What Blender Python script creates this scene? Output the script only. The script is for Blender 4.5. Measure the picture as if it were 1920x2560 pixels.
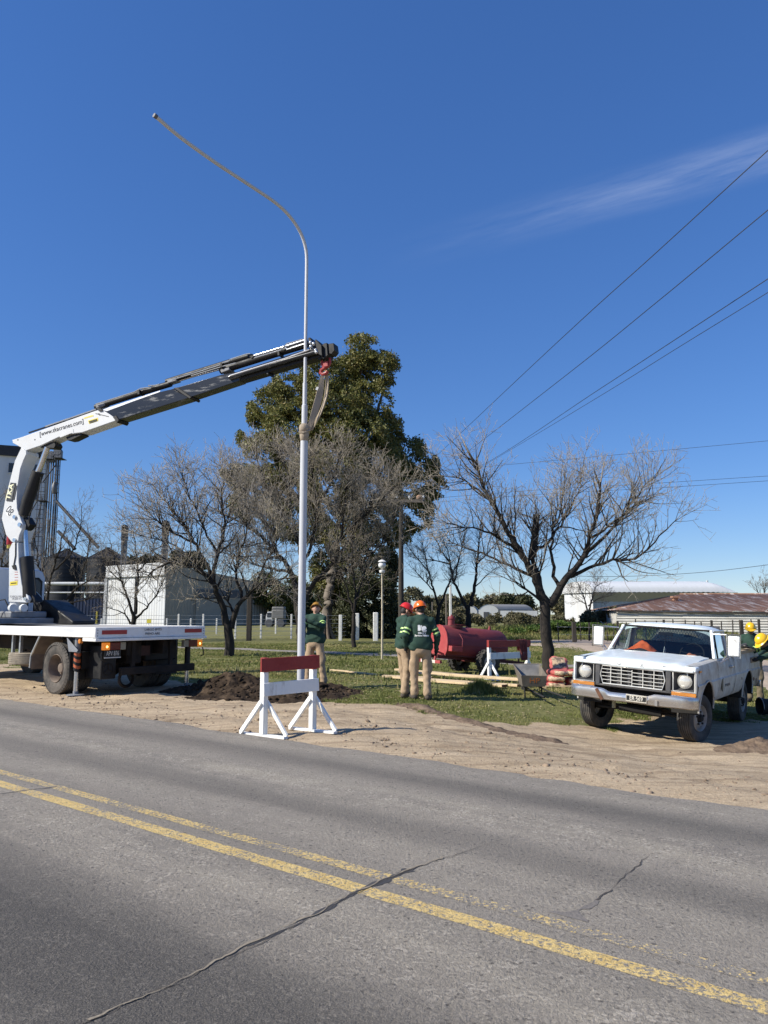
import bpy, bmesh, math, random
import numpy as np
from mathutils import Vector, Matrix

for o in list(bpy.data.objects):
    bpy.data.objects.remove(o, do_unlink=True)
SC = bpy.context.scene
COL = SC.collection
PI = math.pi

# ------------------------------------------------------------ camera
W, H, FPX = 1920.0, 2560.0, 1900.0
PITCH = math.radians(7.644)
CAMH = 1.62
cam_d = bpy.data.cameras.new('camera')
cam = bpy.data.objects.new('camera', cam_d)
COL.objects.link(cam)
cam.location = (0, 0, CAMH)
cam.rotation_euler = (PI / 2 + PITCH, 0, 0)
cam_d.sensor_fit = 'VERTICAL'
cam_d.sensor_height = 36.0
cam_d.lens = FPX / H * 36.0
cam_d.clip_start = 0.05
cam_d.clip_end = 6000
SC.camera = cam

# ------------------------------------------------------------ light
SUN_AZ = math.atan2(-0.95, -0.31)      # direction towards the sun, measured from +Y to +X
SUN_EL = math.radians(36.5)
world = bpy.data.worlds.new('World')
SC.world = world
world.use_nodes = True
wn, wl = world.node_tree.nodes, world.node_tree.links
for n_ in list(wn):
    wn.remove(n_)
w_out = wn.new('ShaderNodeOutputWorld')
w_bg = wn.new('ShaderNodeBackground')
w_sky = wn.new('ShaderNodeTexSky')
w_sky.sky_type = 'NISHITA'
w_sky.sun_disc = False
w_sky.sun_elevation = SUN_EL
w_sky.sun_rotation = SUN_AZ
w_sky.altitude = 0
w_sky.air_density = 1.0
w_sky.dust_density = 0.0
w_sky.ozone_density = 10.0
w_bg.inputs['Strength'].default_value = 0.083
# thin cirrus streak
w_tc = wn.new('ShaderNodeTexCoord')
w_dot1 = wn.new('ShaderNodeVectorMath'); w_dot1.operation = 'DOT_PRODUCT'
w_dot2 = wn.new('ShaderNodeVectorMath'); w_dot2.operation = 'DOT_PRODUCT'


def pix_dir(u, v):
    x, y = (u - W / 2) / FPX, (H / 2 - v) / FPX
    c, s = math.cos(PITCH), math.sin(PITCH)
    return Vector((x, c - y * s, s + c * y))


_a = pix_dir(1330, 545).normalized(); _b = pix_dir(2100, 330).normalized()
_ax = (_b - _a).normalized(); _nm = _a.cross(_b).normalized()
w_dot1.inputs[1].default_value = _nm       # distance across the streak
w_dot2.inputs[1].default_value = _ax       # position along it
wl.new(w_tc.outputs['Generated'], w_dot1.inputs[0])
wl.new(w_tc.outputs['Generated'], w_dot2.inputs[0])
w_comb = wn.new('ShaderNodeCombineXYZ')
w_m1 = wn.new('ShaderNodeMath'); w_m1.operation = 'MULTIPLY'; w_m1.inputs[1].default_value = 60
w_m2 = wn.new('ShaderNodeMath'); w_m2.operation = 'MULTIPLY'; w_m2.inputs[1].default_value = 7
wl.new(w_dot1.outputs['Value'], w_m1.inputs[0]); wl.new(w_dot2.outputs['Value'], w_m2.inputs[0])
wl.new(w_m1.outputs[0], w_comb.inputs[0]); wl.new(w_m2.outputs[0], w_comb.inputs[1])
w_noise = wn.new('ShaderNodeTexNoise'); w_noise.inputs['Scale'].default_value = 1.0
w_noise.inputs['Detail'].default_value = 6; w_noise.inputs['Roughness'].default_value = 0.62
wl.new(w_comb.outputs[0], w_noise.inputs['Vector'])
w_abs = wn.new('ShaderNodeMath'); w_abs.operation = 'ABSOLUTE'
wl.new(w_dot1.outputs['Value'], w_abs.inputs[0])
w_r1 = wn.new('ShaderNodeMapRange'); w_r1.interpolation_type = 'SMOOTHSTEP'
w_r1.inputs['From Min'].default_value = 0.0; w_r1.inputs['From Max'].default_value = 0.034
w_r1.inputs['To Min'].default_value = 1; w_r1.inputs['To Max'].default_value = 0
wl.new(w_abs.outputs[0], w_r1.inputs['Value'])
_s0 = _ax.dot(_a); _s1 = _ax.dot(pix_dir(1920, 380).normalized())
w_r2 = wn.new('ShaderNodeMapRange'); w_r2.interpolation_type = 'SMOOTHSTEP'
w_r2.inputs['From Min'].default_value = _s0 - 0.22; w_r2.inputs['From Max'].default_value = _s1 + 0.05
wl.new(w_dot2.outputs['Value'], w_r2.inputs['Value'])
w_r3 = wn.new('ShaderNodeMapRange')
w_r3.inputs['From Min'].default_value = 0.30; w_r3.inputs['From Max'].default_value = 0.72
wl.new(w_noise.outputs['Fac'], w_r3.inputs['Value'])
w_p1 = wn.new('ShaderNodeMath'); w_p1.operation = 'MULTIPLY'
w_p2 = wn.new('ShaderNodeMath'); w_p2.operation = 'MULTIPLY'
w_p3 = wn.new('ShaderNodeMath'); w_p3.operation = 'MULTIPLY'; w_p3.inputs[1].default_value = 0.36
wl.new(w_r1.outputs[0], w_p1.inputs[0]); wl.new(w_r2.outputs[0], w_p1.inputs[1])
wl.new(w_p1.outputs[0], w_p2.inputs[0]); wl.new(w_r3.outputs[0], w_p2.inputs[1])
wl.new(w_p2.outputs[0], w_p3.inputs[0])
w_mix = wn.new('ShaderNodeMix'); w_mix.data_type = 'RGBA'
wl.new(w_p3.outputs[0], w_mix.inputs['Factor'])
# the deep, even blue of the photograph's exposure
w_s1 = wn.new('ShaderNodeVectorMath'); w_s1.operation = 'SCALE'; w_s1.inputs['Scale'].default_value = 0.1
w_gam = wn.new('ShaderNodeGamma'); w_gam.inputs['Gamma'].default_value = 0.68
w_hsv = wn.new('ShaderNodeHueSaturation'); w_hsv.inputs['Hue'].default_value = 0.515; w_hsv.inputs['Saturation'].default_value = 1.25
w_hsv.inputs['Value'].default_value = 1.0
w_s2 = wn.new('ShaderNodeVectorMath'); w_s2.operation = 'SCALE'; w_s2.inputs['Scale'].default_value = 10.0
wl.new(w_sky.outputs['Color'], w_s1.inputs[0]); wl.new(w_s1.outputs[0], w_gam.inputs['Color'])
wl.new(w_gam.outputs[0], w_hsv.inputs['Color']); wl.new(w_hsv.outputs[0], w_s2.inputs[0])
wl.new(w_s2.outputs[0], w_mix.inputs[6])
w_mix.inputs[7].default_value = (5.4, 6.2, 8.2, 1)
wl.new(w_mix.outputs[2], w_bg.inputs['Color'])
wl.new(w_bg.outputs[0], w_out.inputs['Surface'])

sun_d = bpy.data.lights.new('sun', 'SUN')
sun_d.energy = 4.9
sun_d.angle = math.radians(0.53)
sun_d.color = (1.0, 0.95, 0.84)
sun = bpy.data.objects.new('sun', sun_d)
COL.objects.link(sun)
_sd = Vector((math.sin(SUN_AZ) * math.cos(SUN_EL), math.cos(SUN_AZ) * math.cos(SUN_EL), math.sin(SUN_EL)))
sun.rotation_euler = _sd.to_track_quat('Z', 'Y').to_euler()
sun.location = (-30, -10, 40)

SC.view_settings.view_transform = 'Standard'
try:
    SC.view_settings.look = 'None'
except Exception:
    pass
SC.view_settings.exposure = 0.42
SC.view_settings.gamma = 1.0
SC.view_settings.use_curve_mapping = False
SC.cycles.max_bounces = 6
SC.cycles.transparent_max_bounces = 12

# ------------------------------------------------------------ placing helpers
CAMP = Vector((0, 0, CAMH))


def P(u, v, Y):
    d = pix_dir(u, v)
    return CAMP + d * (Y / d.y)


def G(u, v, z=0.0):
    d = pix_dir(u, v)
    return CAMP + d * ((z - CAMH) / d.z)


RD = Vector((math.cos(math.radians(-38.5)), math.sin(math.radians(-38.5)), 0))   # along the road
RN = Vector((-RD.y, RD.x, 0))                                                      # across it, away


def sst(x, a, b):
    t = np.clip((np.asarray(x, dtype=float) - a) / (b - a), 0, 1)
    return t * t * (3 - 2 * t)


def _hash(ix, iy, seed):
    h = (ix.astype(np.int64) * 374761393 + iy.astype(np.int64) * 668265263 + seed * 974711) & 0x7fffffff
    h = ((h ^ (h >> 13)) * 1274126177) & 0x7fffffff
    return ((h ^ (h >> 16)) & 0xffff) / 65535.0


def vnoise(x, y, seed=0):
    x = np.asarray(x, dtype=float); y = np.asarray(y, dtype=float)
    ix, iy = np.floor(x), np.floor(y)
    fx, fy = x - ix, y - iy
    fx = fx * fx * (3 - 2 * fx); fy = fy * fy * (3 - 2 * fy)
    a = _hash(ix, iy, seed); b = _hash(ix + 1, iy, seed)
    c = _hash(ix, iy + 1, seed); d = _hash(ix + 1, iy + 1, seed)
    return (a * (1 - fx) + b * fx) * (1 - fy) + (c * (1 - fx) + d * fx) * fy


def fbm(x, y, seed=0, n=4):
    t = 0; a = 0.5
    for i in range(n):
        t = t + a * vnoise(x, y, seed + i * 7)
        x = np.asarray(x) * 2.03; y = np.asarray(y) * 2.03; a *= 0.5
    return t


def gz(x, y):
    x = np.asarray(x, dtype=float); y = np.asarray(y, dtype=float)
    n = x * RN.x + y * RN.y
    s = x * RD.x + y * RD.y
    z = -0.06 + 0.10 * sst(n, 6.2, 8.6)
    z = z - np.maximum(0.40 * sst(s, -8.6, -3.7) * sst(n, 7.3, 11.3), 0.22 * sst(n, 13, 20) * sst(s, -18, -11.5))
    m = sst(n, 7.0, 8.5)
    z = z + m * (0.10 * (fbm(x * 0.35, y * 0.35, 3) - 0.47) + 0.05 * (fbm(x * 1.6, y * 1.6, 11) - 0.47))
    tr = np.exp(-((n - 9.6 - 0.3 * np.sin(s * 0.5)) / 0.16) ** 2) + np.exp(-((n - 8.2 - 0.2 * np.sin(s * 0.4 + 1)) / 0.2) ** 2)
    z = z - 0.03 * tr * m
    return z


def gzf(x, y):
    return float(gz(np.array([x]), np.array([y]))[0])


def GT(u, v):
    z = 0.0
    for _ in range(10):
        p = G(u, v, z); z = gzf(p.x, p.y)
    p = G(u, v, z); p.z = gzf(p.x, p.y)
    return p


# ------------------------------------------------------------ object helpers
def tag(o, label=None, cat=None, group=None, kind=None):
    if label: o['label'] = label
    if cat: o['category'] = cat
    if group: o['group'] = group
    if kind: o['kind'] = kind
    return o


def thing(name, label, cat, loc=(0, 0, 0), rotz=0.0, group=None, mtx=None):
    o = bpy.data.objects.new(name, None)
    COL.objects.link(o)
    o.empty_display_size = 0.1
    if mtx is not None:
        o.matrix_world = mtx
    else:
        o.location = loc; o.rotation_euler = (0, 0, rotz)
    return tag(o, label, cat, group)


def link_mesh(name, me, mats, parent=None):
    o = bpy.data.objects.new(name, me)
    COL.objects.link(o)
    if mats is not None:
        for m in (mats if isinstance(mats, (list, tuple)) else [mats]):
            me.materials.append(m)
    if parent is not None:
        o.parent = parent
    return o


def np_mesh(name, V, F):
    """V (n,3) array; F list of (m,k) integer arrays, each one polygon size."""
    me = bpy.data.meshes.new(name)
    V = np.asarray(V, dtype=np.float32)
    me.vertices.add(len(V)); me.vertices.foreach_set('co', V.ravel())
    loops = np.concatenate([f.ravel() for f in F]).astype(np.int32)
    tot = np.concatenate([np.full(len(f), f.shape[1], dtype=np.int32) for f in F])
    st = np.concatenate([[0], np.cumsum(tot)[:-1]]).astype(np.int32)
    me.loops.add(len(loops)); me.loops.foreach_set('vertex_index', loops)
    me.polygons.add(len(tot)); me.polygons.foreach_set('loop_start', st)
    me.polygons.foreach_set('loop_total', tot)
    me.update(calc_edges=True)
    return me


def smooth(me, ang=None):
    me.polygons.foreach_set('use_smooth', np.ones(len(me.polygons), dtype=bool))
    if ang is not None:
        try:
            me.set_sharp_from_angle(angle=math.radians(ang))
        except Exception:
            pass


class MB:
    def __init__(s, T=None):
        s.V = []; s.F = []; s.M = []; s.T = T if T is not None else Matrix.Identity(4); s.mi = 0

    def add(s, vs, fs):
        k = len(s.V); T = s.T
        s.V.extend([tuple(T @ Vector(v)) for v in vs])
        for f in fs:
            s.F.append(tuple(i + k for i in f)); s.M.append(s.mi)
        return s

    def box(s, x0, y0, z0, x1, y1, z1):
        v = [(x0, y0, z0), (x1, y0, z0), (x1, y1, z0), (x0, y1, z0), (x0, y0, z1), (x1, y0, z1), (x1, y1, z1), (x0, y1, z1)]
        f = [(0, 3, 2, 1), (4, 5, 6, 7), (0, 1, 5, 4), (1, 2, 6, 5), (2, 3, 7, 6), (3, 0, 4, 7)]
        return s.add(v, f)

    def bc(s, c, d, R=None):
        x, y, z = d[0] / 2, d[1] / 2, d[2] / 2
        v = [Vector(q) for q in ((-x, -y, -z), (x, -y, -z), (x, y, -z), (-x, y, -z), (-x, -y, z), (x, -y, z), (x, y, z), (-x, y, z))]
        if R is not None:
            v = [R @ q for q in v]
        c = Vector(c)
        f = [(0, 3, 2, 1), (4, 5, 6, 7), (0, 1, 5, 4), (1, 2, 6, 5), (2, 3, 7, 6), (3, 0, 4, 7)]
        return s.add([q + c for q in v], f)

    def bar(s, a, b, w, h, up=(0, 0, 1)):
        a, b = Vector(a), Vector(b); t = (b - a).normalized(); up = Vector(up)
        x = t.cross(up)
        if x.length < 1e-4: x = t.cross(Vector((1, 0, 0)))
        x.normalize(); y = x.cross(t).normalized()
        v = []
        for q in (a, b):
            for i, j in ((-1, -1), (1, -1), (1, 1), (-1, 1)):
                v.append(q + x * (i * w / 2) + y * (j * h / 2))
        return s.add(v, [(0, 1, 2, 3), (7, 6, 5, 4), (0, 4, 5, 1), (1, 5, 6, 2), (2, 6, 7, 3), (3, 7, 4, 0)])

    def tube(s, pts, r, n=8, caps=True, closed=False):
        pts = [Vector(p) for p in pts]
        m = len(pts)
        rs = r if isinstance(r, (list, tuple)) else [r] * m
        vs = []; prev = None
        for i, p in enumerate(pts):
            if closed:
                t = (pts[(i + 1) % m] - pts[i - 1]).normalized()
            else:
                t = (pts[min(i + 1, m - 1)] - pts[max(i - 1, 0)]).normalized()
            if prev is None:
                x = t.orthogonal().normalized()
            else:
                x = prev - t * prev.dot(t)
                x = x.normalized() if x.length > 1e-6 else t.orthogonal().normalized()
            prev = x; y = t.cross(x)
            for k in range(n):
                a = 2 * PI * k / n
                vs.append(p + (x * math.cos(a) + y * math.sin(a)) * rs[i])
        fs = []
        for i in range(m if closed else m - 1):
            j = (i + 1) % m
            for k in range(n):
                l = (k + 1) % n
                fs.append((i * n + k, i * n + l, j * n + l, j * n + k))
        if caps and not closed:
            fs.append(tuple(reversed(range(n)))); fs.append(tuple((m - 1) * n + k for k in range(n)))
        return s.add(vs, fs)

    def lathe(s, prof, n=24, axis='z', c=(0, 0, 0), caps=True):
        c = Vector(c); vs = []
        for r, a in prof:
            for k in range(n):
                t = 2 * PI * k / n; u, w = r * math.cos(t), r * math.sin(t)
                q = {'z': (u, w, a), 'y': (w, a, u), 'x': (a, u, w)}[axis]
                vs.append(c + Vector(q))
        fs = []; m = len(prof)
        for i in range(m - 1):
            for k in range(n):
                l = (k + 1) % n
                fs.append((i * n + k, i * n + l, (i + 1) * n + l, (i + 1) * n + k))
        if caps:
            if prof[0][0] > 1e-5: fs.append(tuple(reversed(range(n))))
            if prof[-1][0] > 1e-5: fs.append(tuple((m - 1) * n + k for k in range(n)))
        return s.add(vs, fs)

    def prism(s, poly, y0, y1, f=None):
        """polygon in (a,b) extruded along the middle axis: f(a, y, b) -> point"""
        f = f or (lambda a, y, b: (a, y, b))
        n = len(poly)
        vs = [f(a, y0, b) for a, b in poly] + [f(a, y1, b) for a, b in poly]
        fs = [tuple(range(n)), tuple(reversed(range(n, 2 * n)))]
        for i in range(n):
            j = (i + 1) % n
            fs.append((i, i + n, j + n, j))
        return s.add(vs, fs)

    def grid(s, rows):
        m, n = len(rows), len(rows[0])
        fs = []
        for i in range(m - 1):
            for j in range(n - 1):
                fs.append((i * n + j, i * n + j + 1, (i + 1) * n + j + 1, (i + 1) * n + j))
        return s.add([p for r in rows for p in r], fs)

    def ball(s, c, r, n=10, m=7, sc=(1, 1, 1)):
        prof = []
        for i in range(m + 1):
            a = -PI / 2 + PI * i / m
            prof.append((max(math.cos(a), 1e-6) * r, math.sin(a) * r))
        k0 = len(s.V); T0 = s.T
        s.T = T0 @ Matrix.Translation(Vector(c)) @ Matrix.Diagonal((sc[0], sc[1], sc[2], 1))
        s.lathe(prof, n, 'z', caps=False); s.T = T0
        return s

    def mesh(s, name):
        me = bpy.data.meshes.new(name)
        me.from_pydata(s.V, [], s.F)
        if max(s.M, default=0) > 0:
            me.polygons.foreach_set('material_index', np.array(s.M, dtype=np.int32))
        return me

    def build(s, name, mats, parent=None, sm=None, bevel=0.0, fixn=True, segs=2):
        me = s.mesh(name)
        if fixn:
            bm = bmesh.new(); bm.from_mesh(me)
            bmesh.ops.recalc_face_normals(bm, faces=bm.faces)
            bm.to_mesh(me); bm.free()
        if sm is not None: smooth(me, sm)
        o = link_mesh(name, me, mats, parent)
        if bevel:
            b = o.modifiers.new('bevel', 'BEVEL'); b.width = bevel; b.segments = segs
            b.limit_method = 'ANGLE'; b.angle_limit = math.radians(40)
            if sm is None: smooth(me, 35)
        return o


def copy_tree(o, parent=None):
    c = o.copy(); COL.objects.link(c)
    if parent is not None: c.parent = parent
    for ch in list(o.children):
        copy_tree(ch, c)
    return c


def text_mesh(name, body, size, mat, parent, mtx, extrude=0.002, align='CENTER', spacing=1.0, offset=0.0, sx=1.0):
    cu = bpy.data.curves.new('tmp', 'FONT')
    cu.body = body; cu.size = size; cu.align_x = align; cu.align_y = 'CENTER'
    cu.extrude = extrude; cu.space_character = spacing; cu.offset = offset; cu.resolution_u = 4
    ob = bpy.data.objects.new('tmp', cu)
    me = bpy.data.meshes.new_from_object(ob)
    bpy.data.objects.remove(ob); bpy.data.curves.remove(cu)
    me.transform(mtx @ Matrix.Diagonal((sx, 1, 1, 1)))
    me.materials.clear()
    me.name = name
    return link_mesh(name, me, mat, parent)


def frame(o, x, y):
    """matrix with origin o, text direction x, text up y"""
    x = Vector(x).normalized(); z = x.cross(Vector(y)).normalized(); y = z.cross(x)
    M = Matrix((x, y, z)).transposed().to_4x4(); M.translation = Vector(o)
    return M


# ------------------------------------------------------------ materials
def _mat(name):
    m = bpy.data.materials.new(name); m.use_nodes = True
    nt = m.node_tree
    b = nt.nodes['Principled BSDF']
    return m, nt, b


def rgb(c): return (c[0], c[1], c[2], 1)


def M(name, col, rough=0.6, metal=0.0, var=0.18, scale=6.0, bump=0.0, bscale=40.0, dirt=None, dscale=3.0, damt=0.5,
      spec=0.5, stretch=(1, 1, 1), coat=0.0, dthr=(0.45, 0.7)):
    m, nt, b = _mat(name)
    N, L = nt.nodes, nt.links
    tc = N.new('ShaderNodeTexCoord')
    mp = N.new('ShaderNodeMapping'); mp.inputs['Scale'].default_value = stretch
    L.new(tc.outputs['Object'], mp.inputs['Vector'])
    no = N.new('ShaderNodeTexNoise'); no.inputs['Scale'].default_value = scale
    no.inputs['Detail'].default_value = 5; no.inputs['Roughness'].default_value = 0.6
    L.new(mp.outputs[0], no.inputs['Vector'])
    cr = N.new('ShaderNodeValToRGB')
    cr.color_ramp.elements[0].position = 0.25; cr.color_ramp.elements[1].position = 0.75
    cr.color_ramp.elements[0].color = rgb([c * (1 - var) for c in col])
    cr.color_ramp.elements[1].color = rgb([min(1, c * (1 + var)) for c in col])
    L.new(no.outputs['Fac'], cr.inputs['Fac'])
    out = cr.outputs['Color']
    rr = None
    if dirt is not None:
        n2 = N.new('ShaderNodeTexNoise'); n2.inputs['Scale'].default_value = dscale
        n2.inputs['Detail'].default_value = 8; n2.inputs['Roughness'].default_value = 0.68
        L.new(mp.outputs[0], n2.inputs['Vector'])
        r2 = N.new('ShaderNodeMapRange'); r2.inputs['From Min'].default_value = dthr[0]; r2.inputs['From Max'].default_value = dthr[1]
        r2.inputs['To Max'].default_value = damt
        L.new(n2.outputs['Fac'], r2.inputs['Value'])
        mx = N.new('ShaderNodeMix'); mx.data_type = 'RGBA'
        L.new(r2.outputs[0], mx.inputs['Factor']); L.new(out, mx.inputs[6]); mx.inputs[7].default_value = rgb(dirt)
        out = mx.outputs[2]
        rr = N.new('ShaderNodeMapRange'); rr.inputs['To Min'].default_value = rough; rr.inputs['To Max'].default_value = min(1, rough + 0.4)
        L.new(r2.outputs[0], rr.inputs['Value']); L.new(rr.outputs[0], b.inputs['Roughness'])
    L.new(out, b.inputs['Base Color'])
    if rr is None: b.inputs['Roughness'].default_value = rough
    b.inputs['Metallic'].default_value = metal
    b.inputs['Specular IOR Level'].default_value = spec
    if coat: b.inputs['Coat Weight'].default_value = coat; b.inputs['Coat Roughness'].default_value = 0.15
    if bump:
        n3 = N.new('ShaderNodeTexNoise'); n3.inputs['Scale'].default_value = bscale; n3.inputs['Detail'].default_value = 6
        L.new(mp.outputs[0], n3.inputs['Vector'])
        bp = N.new('ShaderNodeBump'); bp.inputs['Strength'].default_value = bump; bp.inputs['Distance'].default_value = 0.02
        L.new(n3.outputs['Fac'], bp.inputs['Height']); L.new(bp.outputs[0], b.inputs['Normal'])
    return m


def leafmat(name, cols, rough=0.6, trans=0.25):
    """leaf colours chosen per face from the 'tint' attribute"""
    m, nt, b = _mat(name)
    N, L = nt.nodes, nt.links
    at = N.new('ShaderNodeAttribute'); at.attribute_name = 'tint'
    cr = N.new('ShaderNodeValToRGB')
    els = cr.color_ramp.elements
    k = len(cols)
    els[0].position = 0; els[0].color = rgb(cols[0]); els[1].position = 1; els[1].color = rgb(cols[-1])
    for i in range(1, k - 1):
        e = els.new(i / (k - 1)); e.color = rgb(cols[i])
    L.new(at.outputs['Fac'], cr.inputs['Fac'])
    L.new(cr.outputs[0], b.inputs['Base Color'])
    b.inputs['Roughness'].default_value = rough
    b.inputs['Specular IOR Level'].default_value = 0.3
    if trans:
        tr = N.new('ShaderNodeBsdfTranslucent'); L.new(cr.outputs[0], tr.inputs['Color'])
        mx = N.new('ShaderNodeMixShader'); mx.inputs[0].default_value = trans
        L.new(b.outputs[0], mx.inputs[1]); L.new(tr.outputs[0], mx.inputs[2])
        L.new(mx.outputs[0], N['Material Output'].inputs['Surface'])
    return m


def glassmat(name, tint=(0.75, 0.82, 0.85), fac=1.0):
    m, nt, b = _mat(name)
    N, L = nt.nodes, nt.links
    tr = N.new('ShaderNodeBsdfTransparent'); tr.inputs[0].default_value = rgb(tint)
    gl = N.new('ShaderNodeBsdfGlossy'); gl.inputs['Roughness'].default_value = 0.03
    fr = N.new('ShaderNodeFresnel'); fr.inputs[0].default_value = 1.5
    mm = N.new('ShaderNodeMath'); mm.operation = 'MULTIPLY_ADD'; mm.inputs[1].default_value = fac; mm.inputs[2].default_value = 0.02
    L.new(fr.outputs[0], mm.inputs[0])
    mx = N.new('ShaderNodeMixShader')
    L.new(mm.outputs[0], mx.inputs[0]); L.new(tr.outputs[0], mx.inputs[1]); L.new(gl.outputs[0], mx.inputs[2])
    L.new(mx.outputs[0], N['Material Output'].inputs['Surface'])
    return m


def emitmat(name, col, st):
    m, nt, b = _mat(name)
    b.inputs['Base Color'].default_value = rgb(col)
    b.inputs['Emission Color'].default_value = rgb(col)
    b.inputs['Emission Strength'].default_value = st
    b.inputs['Roughness'].default_value = 0.2
    return m


def face_attr(me, name, vals):
    a = me.attributes.new(name, 'FLOAT', 'FACE')
    a.data.foreach_set('value', np.asarray(vals, dtype=np.float32))


def point_attr(me, name, vals):
    a = me.attributes.new(name, 'FLOAT', 'POINT')
    a.data.foreach_set('value', np.asarray(vals, dtype=np.float32))


# ------------------------------------------------------------ surface nets (for bodies, cloth, sacks)
def surface_nets(f, lo, hi, h):
    lo = np.array(lo, float); hi = np.array(hi, float)
    n = np.ceil((hi - lo) / h).astype(int) + 1
    ax = [lo[i] + h * np.arange(n[i]) for i in range(3)]
    X, Y, Z = np.meshgrid(*ax, indexing='ij')
    val = f(X, Y, Z)
    ins = val < 0
    c = np.zeros(tuple(n - 1), int)
    for i in (0, 1):
        for j in (0, 1):
            for k in (0, 1):
                c += ins[i:n[0] - 1 + i, j:n[1] - 1 + j, k:n[2] - 1 + k]
    act = (c > 0) & (c < 8)
    idx = -np.ones(act.shape, int); idx[act] = np.arange(act.sum())
    ci = np.argwhere(act)
    acc = np.zeros((len(ci), 3)); cnt = np.zeros(len(ci))
    corners = [(i, j, k) for i in (0, 1) for j in (0, 1) for k in (0, 1)]
    for a in corners:
        for d in range(3):
            if a[d] == 0:
                b = list(a); b[d] = 1
                va = val[ci[:, 0] + a[0], ci[:, 1] + a[1], ci[:, 2] + a[2]]
                vb = val[ci[:, 0] + b[0], ci[:, 1] + b[1], ci[:, 2] + b[2]]
                m = (va < 0) != (vb < 0)
                t = np.where(m, va / np.where(m, va - vb, 1), 0)
                p = np.tile(np.array(a, float), (len(ci), 1)); p[:, d] += t
                acc[m] += p[m]; cnt[m] += 1
    V = lo + h * (ci + acc / np.maximum(cnt, 1)[:, None])
    quads = []
    for d in range(3):
        e, g = (d + 1) % 3, (d + 2) % 3
        s0 = [slice(None)] * 3; s1 = [slice(None)] * 3
        s0[d] = slice(0, n[d] - 1); s1[d] = slice(1, n[d])
        A, B = ins[tuple(s0)], ins[tuple(s1)]
        cr = np.argwhere(A != B)
        ok = (cr[:, e] > 0) & (cr[:, e] < n[e] - 1) & (cr[:, g] > 0) & (cr[:, g] < n[g] - 1)
        cr = cr[ok]
        if len(cr) == 0: continue
        fl = A[cr[:, 0], cr[:, 1], cr[:, 2]]
        q = []
        for de, dg in ((-1, -1), (0, -1), (0, 0), (-1, 0)):
            c2 = cr.copy(); c2[:, e] += de; c2[:, g] += dg
            q.append(idx[c2[:, 0], c2[:, 1], c2[:, 2]])
        q = np.stack(q, 1)
        q[~fl] = q[~fl][:, ::-1]
        quads.append(q)
    Q = np.concatenate(quads)
    Q = Q[(Q >= 0).all(1)]
    return V, Q


def sd_cone(X, Y, Z, a, b, ra, rb, sq=(1, 1, 1)):
    ax, ay, az = a; bx, by, bz = b
    ux, uy, uz = bx - ax, by - ay, bz - az
    L2 = ux * ux + uy * uy + uz * uz + 1e-9
    t = np.clip(((X - ax) * ux + (Y - ay) * uy + (Z - az) * uz) / L2, 0, 1)
    dx, dy, dz = X - ax - t * ux, Y - ay - t * uy, Z - az - t * uz
    return np.sqrt(dx * dx + dy * dy + dz * dz) - (ra + (rb - ra) * t)


def sd_ell(X, Y, Z, c, r):
    k = np.sqrt(((X - c[0]) / r[0]) ** 2 + ((Y - c[1]) / r[1]) ** 2 + ((Z - c[2]) / r[2]) ** 2)
    return (k - 1) * min(r)


def smin(a, b, k):
    h = np.clip(0.5 + 0.5 * (b - a) / k, 0, 1)
    return b * (1 - h) + a * h - k * h * (1 - h)


def sdf_mesh(name, prims, h, mat, parent, k=0.03, disp=None, pad=0.06, ang=None):
    """prims: ('c', a, b, ra, rb) round cones or ('e', c, r) ellipsoids; negative prims start with '-'"""
    lo = np.array([9e9] * 3); hi = -lo
    for p in prims:
        if p[0] == 'c':
            for q, r in ((p[1], p[3]), (p[2], p[4])):
                lo = np.minimum(lo, np.array(q) - r); hi = np.maximum(hi, np.array(q) + r)
        elif p[0] == 'e':
            lo = np.minimum(lo, np.array(p[1]) - np.array(p[2])); hi = np.maximum(hi, np.array(p[1]) + np.array(p[2]))

    def f(X, Y, Z):
        v = None
        for p in prims:
            if p[0] == 'c': d = sd_cone(X, Y, Z, p[1], p[2], p[3], p[4])
            elif p[0] == 'e': d = sd_ell(X, Y, Z, p[1], p[2])
            elif p[0] == '-plane':
                d = (X - p[1][0]) * p[2][0] + (Y - p[1][1]) * p[2][1] + (Z - p[1][2]) * p[2][2]
                v = np.maximum(v, d); continue
            v = d if v is None else smin(v, d, k)
        if disp is not None: v = v + disp(X, Y, Z)
        return v
    V, Q = surface_nets(f, lo - pad, hi + pad, h)
    me = np_mesh(name, V, [Q])
    smooth(me, ang)
    return link_mesh(name, me, mat, parent)
# ============================================================ GROUND
rng = np.random.default_rng(5)


def axis_vals(lo, d0, d1, hi, step, grow=1.13):
    mid = list(np.arange(d0, d1 + 1e-6, step))
    out = []; x = d1; st = step
    while x < hi:
        st *= grow; x += st; out.append(min(x, hi))
    pre = []; x = d0; st = step
    while x > lo:
        st *= grow; x -= st; pre.append(max(x, lo))
    return np.array(pre[::-1] + mid + out)


def soil_h(x, y):
    """loose soil thrown up round the hole"""
    p1 = (x + 2.95) / 0.62, (y - 16.0) / 0.62
    h = 0.30 * np.exp(-(p1[0] ** 2 + p1[1] ** 2))
    h = h + 0.17 * np.exp(-(((x + 3.6) / 0.9) ** 2 + ((y - 15.9) / 0.55) ** 2))
    h = h + 0.17 * np.exp(-(((x + 2.35) / 0.5) ** 2 + ((y - 15.2) / 0.5) ** 2))
    h = h + 0.20 * np.exp(-(((x + 1.35) / 0.75) ** 2 + ((y - 15.7) / 0.7) ** 2))
    h = h + 0.13 * np.exp(-(((x + 2.2) / 1.5) ** 2 + ((y - 14.6) / 0.45) ** 2))
    return h


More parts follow.
